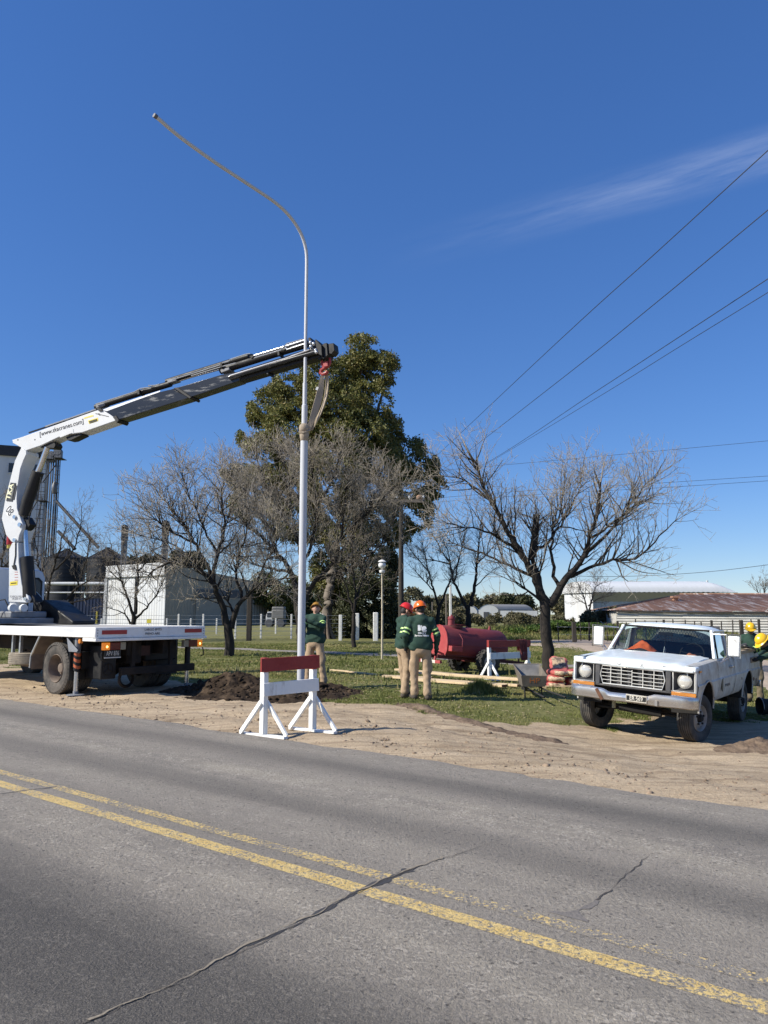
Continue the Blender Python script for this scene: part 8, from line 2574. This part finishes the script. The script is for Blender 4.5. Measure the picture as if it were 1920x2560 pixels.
fb = [(-.22, 0.0, zb_), (.22, 0.0, zb_), (.25, -.05, zf_), (-.25, -.05, zf_)]                       # front (towards us)
bb_ = [(-.20, .42, zb_ + .01), (.20, .42, zb_ + .01), (.27, .70, zk_ + .15), (-.27, .70, zk_ + .15)]   # far end, sloping
mb = MB(); mb.add(fb, [(0, 1, 2, 3)]); mb.add([fb[0], bb_[0], bb_[3], fb[3]], [(0, 1, 2, 3)]); mb.add([fb[1], bb_[1], bb_[2], fb[2]], [(0, 3, 2, 1)]); o = mb.build('tray_side', tray_o, hb)
so = o.modifiers.new('t', 'SOLIDIFY'); so.thickness = .006
mb = MB(); mb.add([fb[0], fb[1], bb_[1], bb_[0]], [(0, 1, 2, 3)]); mb.add(bb_, [(0, 3, 2, 1)]); o = mb.build('tray_floor', tray_m, hb)
so = o.modifiers.new('t', 'SOLIDIFY'); so.thickness = .006
mb = MB(); mb.tube([fb[3], fb[2], bb_[2], bb_[3]], .011, 6, closed=True); mb.build('rim', tray_o, hb, sm=50)
text_mesh('painted_letters', 'HP', .15, M('orange_letters', (.42, .13, .03), .8, var=.3, scale=20), hb, frame((.01, -.034, .345), (1, 0, 0), (0, -.22, 1)), .002, sx=1.15)
for x in (-.16, .16):
    mb = MB(); mb.tube([(x * 1.05, .10, .24), (x * 1.05, .06, .02), (x * 1.05, .16, 0.0)], .016, 8); mb.build('leg', bar_m, hb, sm=50)
for x, dx in ((-.12, .16), (.14, .30)):
    mb = MB(); mb.tube([(x * .5, .85, .18), (x, .30, .215), (x + dx * .3, -.12, .16), (x + dx, -.72, .10)], .017, 8); mb.build('handle', bar_m, hb, sm=50)
mb = MB(); make_tyre(mb, .17, .08, .09, 'x', (0, .95, .17), 24, 1); mb.lathe([(.09, -.02), (.03, -.03), (.03, .03), (.09, .02)], 18, 'x', (0, .95, .17), caps=False); mb.build('wheel', bar_m, hb, sm=40)

# --- cement bags
bag_m = M('red_cement_bag', (.42, .085, .070), .6, var=.15, scale=5, dirt=(.55, .25, .20), dscale=5, damt=.5)
bag_c = M('bag_cream_label', (.58, .43, .28), .7, var=.1, scale=8, dirt=(.10, .075, .055), dscale=16, damt=.85, stretch=(1, 1, 1.4), dthr=(.52, .57))


def bag_mesh(seed, w=.42, l=.62, h=.155):
    r = np.random.default_rng(seed); a = r.uniform(0, 6, 6)

    def f(X, Y, Z):
        px_ = np.abs(X / (w / 2)); py = np.abs(Y / (l / 2)); pz = np.abs(Z / (h / 2))
        d = (px_ ** 3.2 + py ** 3.6 + pz ** 2.2) ** (1 / 2.6) - 1
        wv = .035 * np.sin(X * 14 + a[0]) * np.sin(Y * 11 + a[1]) + .03 * np.sin(Y * 17 + a[2] + X * 9) + .02 * np.sin(X * 31 + Y * 23 + a[3])
        return (d + wv * 2.2) * h / 2
    V, Q = surface_nets(f, (-w * .62, -l * .6, -h * .75), (w * .62, l * .6, h * .75), .016)
    me = np_mesh('cement_bag', V, [Q]); smooth(me)
    c = V[Q].mean(1)
    n_ = np.cross(V[Q[:, 2]] - V[Q[:, 0]], V[Q[:, 3]] - V[Q[:, 1]]); n_ /= np.linalg.norm(n_, axis=1, keepdims=True) + 1e-9
    cream_ = ((np.abs(c[:, 1]) > l * .30) & (np.abs(n_[:, 2]) < .80) & (np.abs(c[:, 0]) < w * .43))
    mi = np.where(cream_, 1, 0).astype(np.int32)
    me.materials.append(bag_m); me.materials.append(bag_c); me.polygons.foreach_set('material_index', mi)
    return me


bms = [bag_mesh(i) for i in range(3)]
bg0 = GT(1385, 1722); by_ = bg0.y + .32
bgz = gzf(bg0.x, by_)
sc_ = lambda u, v: P(u, v, by_ - .3)
specs = [((1384, 1710), 0, 0.10, 'bottom cement bag of the left stack, next to the wheelbarrow', (0, 0, 0)), ((1385, 1695), 1, .03, 'second cement bag from the ground in the left stack', (0, 0, 0)),
         ((1395, 1681), 2, .22, 'third cement bag from the ground in the left stack', (0, .05, 0)), ((1403, 1664), 0, -.12, 'topmost cement bag leaning at the tree, printed face showing', (.5, 0, 0)),
         ((1434, 1716), 1, -.05, 'bottom cement bag of the right stack, close to the pickup lamp', (0, 0, 0)), ((1436, 1701), 2, .06, 'middle cement bag of the right stack, close to the pickup lamp', (0, 0, 0)), ((1435, 1681), 0, -.1, 'top cement bag of the right stack, close to the pickup lamp', (0, 0, 0))]
for (u, v), k, rz, lab, tl_ in specs:
    o = bpy.data.objects.new('cement_bag', bms[k]); COL.objects.link(o)
    p = P(u, v, by_); o.location = (p.x, by_ + (.25 if tl_[0] else 0), p.z); o.rotation_euler = (tl_[0], tl_[1], rz); tag(o, lab, 'cement bag', 'cement bags stacked by the tree')
top = bpy.data.objects['cement_bag.003']
prt = M('bag_print', (.50, .36, .22), .7, var=.3, scale=6, dirt=(.08, .06, .05), dscale=10, damt=.9, dthr=(.48, .54))
pm_ = top.data.copy(); pm_.materials.clear(); pm_.materials.append(bag_m); pm_.materials.append(prt)
c_ = np.array([p.center[:] for p in pm_.polygons]); n_ = np.array([p.normal[:] for p in pm_.polygons])
pm_.polygons.foreach_set('material_index', np.where((n_[:, 2] > .6) & (np.abs(c_[:, 0]) < .15) & (np.abs(c_[:, 1]) < .22), 1, 0).astype(np.int32)); top.data = pm_
pl_ = thing('pallet', 'low pale wooden pallet under the cement bags', 'pallet', (sc_(1405, 1722).x, by_, bgz))
for y in (-.3, 0, .3):
    mb = MB(); mb.box(-.46, y - .045, .06, .50, y + .045, .08); mb.build('slat', pine, pl_)
for x in (-.4, .02, .44):
    mb = MB(); mb.box(x - .04, -.36, -.03, x + .04, .36, .058); mb.build('runner', pine, pl_)

# --- timber planks
pls = [((985, 1700), (1298, 1722), 0.0, 'long pine plank nearest the road with the wide pale face'), ((1000, 1690), (1300, 1712), .05, 'long pine plank lying on top of the front one'), ((990, 1684), (1240, 1706), .05, 'long pine plank at the back of the heap, ending behind the barrier foot'),
       ((1060, 1698), (1302, 1717), .10, 'short pine plank laid over the right half of the heap'), ((957, 1697), (1080, 1702), .0, 'short pine plank sticking out left behind the two men'), ((1020, 1705), (1262, 1723), .0, 'pine plank in the shade under the front edge of the heap')]
for (a, b, dz, lab) in pls:
    A_, B2 = GT(*a), GT(*b); A_.z += .07 + dz; B2.z += .07 + dz
    cen = (A_ + B2) / 2; t = (B2 - A_).normalized()
    mb = MB(); h_ = (B2 - A_).length / 2; w_ = .17 + .03 * math.sin(a[0]); th_ = .05
    mb.bar((-h_, 0, 0), (h_, 0, 0), w_, th_); q = mb.build('timber_plank', pine, None, bevel=.004)
    mb = MB(); mb.box(h_ - .004, -w_ / 2 - .001, -th_ / 2 - .001, h_ + .003, w_ / 2 + .001, th_ / 2 + .001); mb.build('sawn_end', pine_end, q)
    q.matrix_world = frame(cen, t, Vector((0, 0, 1)).cross(t)); tag(q, lab, 'plank', 'pine planks on the grass')
for (a, b, lab) in (((826, 1677), (872, 1681), 'short thin stick on the grass nearer the man at the pole'), ((864, 1681), (942, 1689), 'longer thin stick on the grass between the man and the planks')):
    A_, B2 = GT(*a), GT(*b); A_.z += .03; B2.z += .03
    mb = MB(); mb.bar((0, 0, 0), B2 - A_, .06, .035); q = mb.build('wooden_stick', pine, None); q.location = A_; tag(q, lab, 'stick')
# bucket at the right edge
bk = GT(1919, 1790)
bu = thing('rubber_bucket', 'black rubber bucket lying on its side at the right edge by the pickup', 'bucket', (bk.x + .08, bk.y + .1, bk.z + .17))
mb = MB(); mb.lathe([(.005, .20), (.13, .20), (.165, -.16), (.178, -.165), (.178, -.18), (.16, -.18), (.125, .18), (.005, .18)], 24, 'x', caps=False); mb.build('shell', M('black_rubber', (.018, .017, .016), .7, var=.2), bu, sm=40)
mb = MB(); mb.tube([(-.17, math.cos(a) * .178, math.sin(a) * .178 ) for a in np.linspace(-.2, PI + .2, 14)], .006, 6); mb.build('handle', pipe_m, bu, sm=50)
# ============================================================ PEOPLE
from mathutils.bvhtree import BVHTree
skin = M('skin', (0.46, 0.27, 0.19), 0.55, var=0.08, scale=20)
skin_tan = M('skin_tanned', (0.27, 0.145, 0.095), 0.55, var=0.1, scale=20)
hair_m = M('dark_hair', (0.015, 0.011, 0.009), 0.7, var=0.3, scale=40)
green_sw = M('green_sweatshirt', (0.018, 0.050, 0.034), 0.9, var=0.22, scale=7, bump=0.25, bscale=70)
khaki = M('khaki_trousers', (0.40, 0.285, 0.18), 0.9, var=0.18, scale=6, bump=0.25, bscale=60, dirt=(.27, .19, .12), dscale=5, damt=.5)
khaki_d = M('dusty_dark_trousers', (0.15, 0.12, 0.075), 0.9, var=0.3, scale=6, dirt=(.28, .22, .14), dscale=5, damt=.6)
boot_m = M('work_boot', (0.05, 0.042, 0.034), 0.8, var=0.3, scale=9, dirt=(.16, .12, .08), dscale=8, damt=.6)
glove_m = M('dark_glove', (0.016, 0.017, 0.019), 0.8, var=0.3)
glove_c = M('cream_glove', (0.55, 0.50, 0.28), 0.85, var=0.15)
stripe_m = M('lime_reflective_stripe', (0.48, 0.72, 0.22), 0.45, var=0.08, scale=12)
print_w = M('white_print', (0.82, 0.82, 0.80), 0.7, var=0.03)
belt_m = M('dark_belt', (0.02, 0.018, 0.016), 0.6)
hat_red = M('red_helmet', (0.62, 0.028, 0.022), 0.28, var=0.05, coat=.3)
hat_org = M('orange_helmet', (0.80, 0.145, 0.012), 0.28, var=0.05, coat=.3)
hat_yel = M('yellow_helmet', (0.84, 0.50, 0.018), 0.28, var=0.05, coat=.3)
hat_dy = M('ochre_helmet', (0.34, 0.17, 0.015), 0.4, var=0.1)


def mid(a, b, t): return tuple(a[i] + (b[i] - a[i]) * t for i in range(3))


BASE = dict(pel=(0, 0, .95), che=(0, 0, 1.40), nk=(0, -.01, 1.49), hd=(0, .02, 1.635),
            sL=(-.185, 0, 1.415), eL=(-.27, -.03, 1.15), wL=(-.25, .06, .91), sR=(.185, 0, 1.415), eR=(.27, -.03, 1.15), wR=(.25, .06, .91),
            hL=(-.095, 0, .90), kL=(-.11, .03, .50), aL=(-.12, 0, .09), hR=(.095, 0, .90), kR=(.11, .03, .50), aR=(.12, 0, .09),
            tL=(-.15, .17, .045), tR=(.15, .17, .045))


def hand(name, w, e, mat, parent, sgn, curl=.5, point=None):
    w, e = Vector(w), Vector(e); d = (w - e).normalized() if point is None else Vector(point).normalized()
    side = d.cross(Vector((0, 1, 0)))
    if side.length < .2: side = d.cross(Vector((0, 0, 1)))
    side.normalize(); fwd_ = side.cross(d).normalized()
    # palm broad along fwd_, thin along side
    mb = MB(); c = w + d * .045
    mb.tube([w - d * .035, w + d * .005, w + d * .05, w + d * .085], [.036, .034, .038, .030], 10)
    for i, (o, L_) in enumerate(((-.030, .062), (-.010, .074), (.010, .078), (.030, .068))):
        p = w + d * .078 + fwd_ * o; cur = side * (-sgn)
        p1 = p + d * L_ * .5 + cur * L_ * .12 * curl; p2 = p1 + d * L_ * (.35 - .25 * curl) + cur * L_ * .5 * curl
        mb.tube([p - d * .02, p, p1, p2], [.011, .0105, .0098, .0075], 6)
    t0 = w + d * .025 + fwd_ * .030; mb.tube([t0 - fwd_ * .012, t0 + fwd_ * .018 + d * .018, t0 + fwd_ * .026 + d * .050 - side * sgn * .012], [.014, .0125, .009], 6)
    return mb.build(name, mat, parent, sm=60)


def person(label, loc, rz, J, hat, trousers=khaki, skin_=skin, hd_yaw=0, hd_pitch=0, hd_roll=0, gloves=(glove_m, glove_m), bare=(False, False), scale=1.0, stripes=True, seed=0, h=.0165, group=None, vest=None, curl=(.5, .5)):
    j = dict(BASE); j.update(J)
    root = thing('person', label, 'person', loc, rz, group); root.scale = (scale,) * 3
    HM = Matrix.Translation(Vector(j['hd'])) @ Matrix.Rotation(math.radians(hd_yaw), 4, 'Z') @ Matrix.Rotation(math.radians(hd_pitch), 4, 'X') @ Matrix.Rotation(math.radians(hd_roll), 4, 'Y')
    hp = lambda x, y, z: tuple(HM @ Vector((x, y, z)))
    # the body: one skin from crown to ankles
    pr = [('c', hp(0, -.005, .035), hp(0, .012, -.005), .082, .078), ('c', hp(0, .02, -.03), hp(0, .045, -.085), .066, .036), ('c', hp(0, .095, -.005), hp(0, .108, -.035), .011, .017),
          ('c', hp(-.03, .075, -.065), hp(.03, .075, -.065), .018, .018), ('e', hp(-.083, 0, -.015), (.014, .024, .032)), ('e', hp(.083, 0, -.015), (.014, .024, .032)),
          ('c', j['nk'], hp(0, -.015, -.08), .060, .055), ('c', mid(j['pel'], j['che'], .1), j['che'], .11, .11), ('c', j['sL'], j['sR'], .05, .05)]
    for s in 'LR':
        pr += [('c', j['s' + s], j['e' + s], .048, .040), ('c', j['e' + s], j['w' + s], .040, .029), ('c', j['h' + s], j['k' + s], .075, .052), ('c', j['k' + s], j['a' + s], .052, .038)]
    body = sdf_mesh('body', pr, .0150, skin_, root, k=.022)
    # sweatshirt
    r = random.Random(seed); ph = [r.uniform(0, 6) for _ in range(6)]

    def fold(X, Y, Z):
        return .0075 * np.sin(Z * 34 + 3 * np.sin(X * 9 + ph[0]) + ph[1]) * np.sin(X * 15 + Y * 11 + ph[2]) + .005 * np.sin(Z * 61 + X * 20 + ph[3]) * np.sin(Y * 27 + ph[4])
    pel, che = j['pel'], j['che']
    ax = Vector(che) - Vector(pel); low = tuple(Vector(pel) + ax * .06)
    sh = lambda p, dx: (p[0] + dx, p[1], p[2])
    pr = [('c', sh(low, -.065), sh(mid(pel, che, .85), -.080), .122, .116), ('c', sh(low, .065), sh(mid(pel, che, .85), .080), .122, .116), ('c', low, che, .138, .125),
          ('c', j['sL'], mid(j['sL'], j['nk'], .55), .068, .062), ('c', j['sR'], mid(j['sR'], j['nk'], .55), .068, .062), ('c', j['nk'], tuple(Vector(j['nk']) + Vector((0, .0, -.05))), .073, .09),
          ('c', sh(low, -.09), sh(low, .09), .139, .139)]
    for i, s in enumerate('LR'):
        pr += [('c', j['s' + s], j['e' + s], .071, .060)]
        if not bare[i]: pr += [('c', j['e' + s], mid(j['e' + s], j['w' + s], .93), .060, .047)]
        else: pr += [('c', j['e' + s], mid(j['e' + s], j['w' + s], .18), .064, .055)]
    axn = ax.normalized()
    pb0 = Vector(pel) + axn * -.055
    # neck opening and straight hem
    shirt = sdf_mesh('sweatshirt', pr, h, green_sw, root, k=.035, disp=fold)
    hem = MB(); rr = []
    # trousers
    def fold2(X, Y, Z):
        return .0042 * np.sin(Z * 50 + 6 * np.sin(X * 14 + ph[1]) + ph[0] + Y * 16) * np.sin(X * 26 + Y * 21 + ph[3]) * np.clip((.75 - Z) / .3, .25, 1.3)
    pr = [('c', sh(j['pel'], -.06), sh(j['pel'], .06), .125, .125), ('e', (pel[0], pel[1], pel[2] - .07), (.175, .135, .12))]
    for s in 'LR':
        hj, kj, aj = j['h' + s], j['k' + s], j['a' + s]
        dxs = -.055 if s == 'L' else .055
        pr += [('c', hj, kj, .096, .074), ('c', kj, mid(kj, aj, .9), .074, .066), ('c', mid(kj, aj, .80), mid(kj, aj, .94), .070, .073),
               ('c', (mid(hj, kj, .58)[0] + dxs, mid(hj, kj, .58)[1], mid(hj, kj, .58)[2]), (mid(hj, kj, .9)[0] + dxs, mid(hj, kj, .9)[1], mid(hj, kj, .9)[2]), .05, .052)]
    sdf_mesh('trousers', pr, h, trousers, root, k=.03, disp=fold2)
    mb = MB()
    for s in 'LR':
        pass
    # belt line just under the hem
    # boots
    for s in 'LR':
        a, t = j['a' + s], j['t' + s]
        pr = [('c', (a[0], a[1], a[2] + .08), (a[0], a[1] - .01, .06), .055, .055), ('c', (a[0], a[1] - .03, .045), t, .048, .045), ('-plane', (0, 0, min(0.0, a[2] - .09)), (0, 0, -1))]
        sdf_mesh('boot', pr, .014, boot_m, root, k=.02)
    hand('glove' if not False else 'hand', j['wL'], j['eL'], gloves[0], root, -1, curl[0]); hand('glove', j['wR'], j['eR'], gloves[1], root, 1, curl[1])
    # hair, eyes, brows, mouth
    T = HM
    pr = [('c', (0, -.022, .03), (0, -.035, -.035), .084, .068), ('c', (-.066, .0, .01), (-.068, -.01, -.035), .018, .012), ('c', (.066, .0, .01), (.068, -.01, -.035), .018, .012)]
    hr = sdf_mesh('hair', pr, .014, hair_m, root, k=.02); hr.data.transform(T)
    for x in (-.032, .032):
        mb = MB(T); mb.ball((x, .081, .0), .009, 8, 6, (1.2, .5, .6)); mb.build('eye', hair_m, root, sm=60)
        mb = MB(T); mb.tube([(x - .02, .083, .018), (x, .088, .023), (x + .02, .083, .018)], .0035, 5); mb.build('eyebrow', hair_m, root, sm=60)
    mb = MB(T); mb.tube([(-.024, .088, -.068), (0, .095, -.070), (.024, .088, -.068)], .005, 5); mb.build('mouth', M('lip', (.30, .11, .09), .5) if 'lip' not in bpy.data.materials else bpy.data.materials['lip'], root, sm=60)
    # hard hat
    mb = MB(T @ Matrix.Translation((0, -.005, .028)) @ Matrix.Rotation(math.radians(-6), 4, 'X'))
    rows = []
    for i in range(11):
        a = (PI / 2) * i / 10; row = []
        for k in range(33):
            b = 2 * PI * k / 32; rx_, ry_ = .113, .135
            ridge = .007 * math.exp(-((math.cos(b) * math.cos(a)) / .22) ** 2) * (1 if i > 1 else 0) + .004 * math.exp(-((abs(math.cos(b)) * math.cos(a) - .5) / .12) ** 2)
            row.append((math.cos(b) * math.cos(a) * rx_, math.sin(b) * math.cos(a) * ry_, math.sin(a) * .118 + ridge))
        rows.append(row)
    mb.grid(rows); ht = mb.build('hard_hat', hat, root, sm=60)
    mb = MB(mb.T); ro, ri = [], []
    for k in range(33):
        b = 2 * PI * k / 32; fr = max(0, math.sin(b)) ** 2
        ri.append((math.cos(b) * .111, math.sin(b) * .133, .0)); ro.append((math.cos(b) * (.128 + .004 * fr), math.sin(b) * (.150 + .048 * fr), -.010 - .014 * fr))
    mb.grid([ri, ro, [(x * .99, y * .99, z - .006) for x, y, z in ro], [(x, y, z - .012) for x, y, z in ri]]); mb.build('brim', hat, ht, sm=50)
    # reflective stripes round both sleeves
    if stripes:
        for i, s in enumerate('LR'):
            S, E = Vector(j['s' + s]), Vector(j['e' + s])
            for t in (.60, .85):
                if t == .85 and False: continue
                c = S + (E - S) * t; u = (E - S).normalized(); rad = .071 + (.060 - .071) * t + .0085
                mb = MB(); mb.tube([c - u * .014, c + u * .014], rad, 20, caps=False); mb.tube([c - u * .014, c + u * .014], rad - .012, 20, caps=False); mb.build('reflective_stripe', stripe_m, shirt, sm=60)
    return root, shirt, j


def on_surface(shirt, o, d=(0, 1, 0), off=.004):
    me = shirt.data; bvh = BVHTree.FromPolygons([v.co[:] for v in me.vertices], [tuple(p.vertices) for p in me.polygons])
    d = Vector(d)
    bm = bmesh.new(); bm.from_mesh(o.data); bmesh.ops.triangulate(bm, faces=bm.faces); bmesh.ops.subdivide_edges(bm, edges=[e for e in bm.edges if e.calc_length() > .03], cuts=2, use_grid_fill=False); bm.to_mesh(o.data); bm.free()
    for v in o.data.vertices:
        hit = bvh.ray_cast(v.co - d * 1.0, d)
        if hit[0] is not None: v.co = hit[0] - d * off


# --- the pair by the planks
p3 = GT(1056, 1749)
per3, sh3, j3 = person('person seen from behind in an orange helmet with white print on the green back', (p3.x - .02, p3.y, p3.z), math.radians(6),
                       dict(eL=(-.30, -.06, 1.16), wL=(-.275, .05, .95), eR=(.30, -.03, 1.15), wR=(.295, .06, .90), aL=(-.115, .05, .09), tL=(-.15, .21, .045), kL=(-.115, .07, .50), aR=(.10, -.07, .09), tR=(.17, .08, .045), kR=(.105, .0, .5), hd=(-.012, .035, 1.635)),
                       hat_org, hd_yaw=24, hd_pitch=-10, seed=3, scale=1.025)
bk_ = lambda x, z: frame((x, -.3, z), (1, 0, 0), (0, 0, 1))
mb = MB(); mb.prism([(-.075, 1.235), (-.034, 1.235), (-.022, 1.25), (-.022, 1.325), (-.034, 1.34), (-.075, 1.34)], -.30, -.302); logo = mb.build('back_logo', print_w, sh3)
on_surface(sh3, logo)
o = text_mesh('back_logo', 'e', .19, print_w, sh3, bk_(.038, 1.280), 0.0, offset=.012, sx=.95); on_surface(sh3, o)
mb = MB(); mb.prism([(-.015, 1.25), (-.002, 1.235), (.002, 1.337), (-.015, 1.33)], -.30, -.302); o = mb.build('back_logo', print_w, sh3); on_surface(sh3, o)
o = text_mesh('back_text', 'Obras y', .046, print_w, sh3, bk_(.0, 1.195), 0.0, offset=.002); on_surface(sh3, o)
o = text_mesh('back_text', 'Servicios P\u00fablicos', .045, print_w, sh3, bk_(.0, 1.15), 0.0, offset=.002, sx=.80); on_surface(sh3, o)
p2 = GT(1009, 1743)
person('person in a red helmet looking down, half hidden by the one in the orange helmet', (p2.x + .0, p2.y, p2.z), math.radians(-72),
       dict(eR=(.25, -.10, 1.14), wR=(.20, .08, .95), eL=(-.24, .05, 1.14), wL=(-.16, .22, 1.02), hd=(0, .06, 1.60), nk=(0, .02, 1.475), che=(0, .02, 1.39), aR=(.13, -.03, .09), tR=(.15, .14, .045), aL=(-.10, .08, .09), tL=(-.12, .25, .045)),
       hat_red, hd_pitch=-24, seed=5, scale=1.03)
# --- the man at the pole
p1 = P(787, 1711, 16.42)
zg1 = gzf(p1.x, p1.y) + float(soil_h(np.array([p1.x]), np.array([p1.y]))[0]) - .06
person('person in an ochre helmet looking up and reaching for the new pole', (p1.x, p1.y, max(zg1, p1.z - .03)), math.radians(162),
       dict(eL=(-.25, .20, 1.25), wL=(.045, .33, 1.37), eR=(.24, .16, 1.22), wR=(.19, .36, 1.40), sL=(-.185, .03, 1.415), aL=(-.22, .02, .09), tL=(-.27, .18, .045), kL=(-.16, .05, .5), aR=(.17, -.02, .09), tR=(.22, .14, .045), kR=(.13, .03, .5),
            hd=(.0, -.035, 1.62), nk=(0, -.015, 1.485)), hat_dy, hd_yaw=14, hd_pitch=36, seed=7, scale=1.0, curl=(.9, .9))
# --- the two behind the pickup bed
p4 = G(1894, 1754, -.33)
g4 = gzf(p4.x, p4.y)
person('person in a yellow helmet standing behind the pickup tailgate with one gloved hand raised', (p4.x - .05, p4.y, g4), math.radians(150),
       dict(eR=(.31, .06, 1.17), wR=(.27, .27, 1.36), eL=(-.27, .08, 1.17), wL=(-.14, .28, 1.05), hd=(.0, .05, 1.625), aL=(-.11, 0, .09), aR=(.11, .05, .09)), hat_yel, khaki_d, skin_tan, hd_pitch=-12, hd_yaw=6, seed=9, gloves=(glove_m, glove_c), bare=(False, True), scale=1.0, curl=(.5, .9))
h5 = P(1901, 1601, 14.9)
f5 = Vector((-.95, -.30, 0)).normalized()
l5 = h5 - f5 * .60; g5 = gzf(l5.x, l5.y)
zH = (h5.z - g5) / 1.0
person('person in a yellow helmet leaning over the pickup side with an arm stretched out', (l5.x, l5.y, g5), math.atan2(-f5.x, f5.y),
       dict(pel=(0, -.08, .93), che=(0, .30, zH - .10), nk=(0, .40, zH - .075), hd=(0, .56, zH - .01), sL=(-.185, .31, zH - .10), sR=(.185, .31, zH - .10), eR=(.22, .60, zH - .20), wR=(.17, .88, zH - .28), eL=(-.22, .55, zH - .25), wL=(-.12, .80, zH - .34),
            hL=(-.095, -.08, .88), hR=(.095, -.08, .88), kL=(-.11, .02, .48), kR=(.11, .08, .48)), hat_yel, khaki, skin_tan, hd_pitch=-38, seed=11)
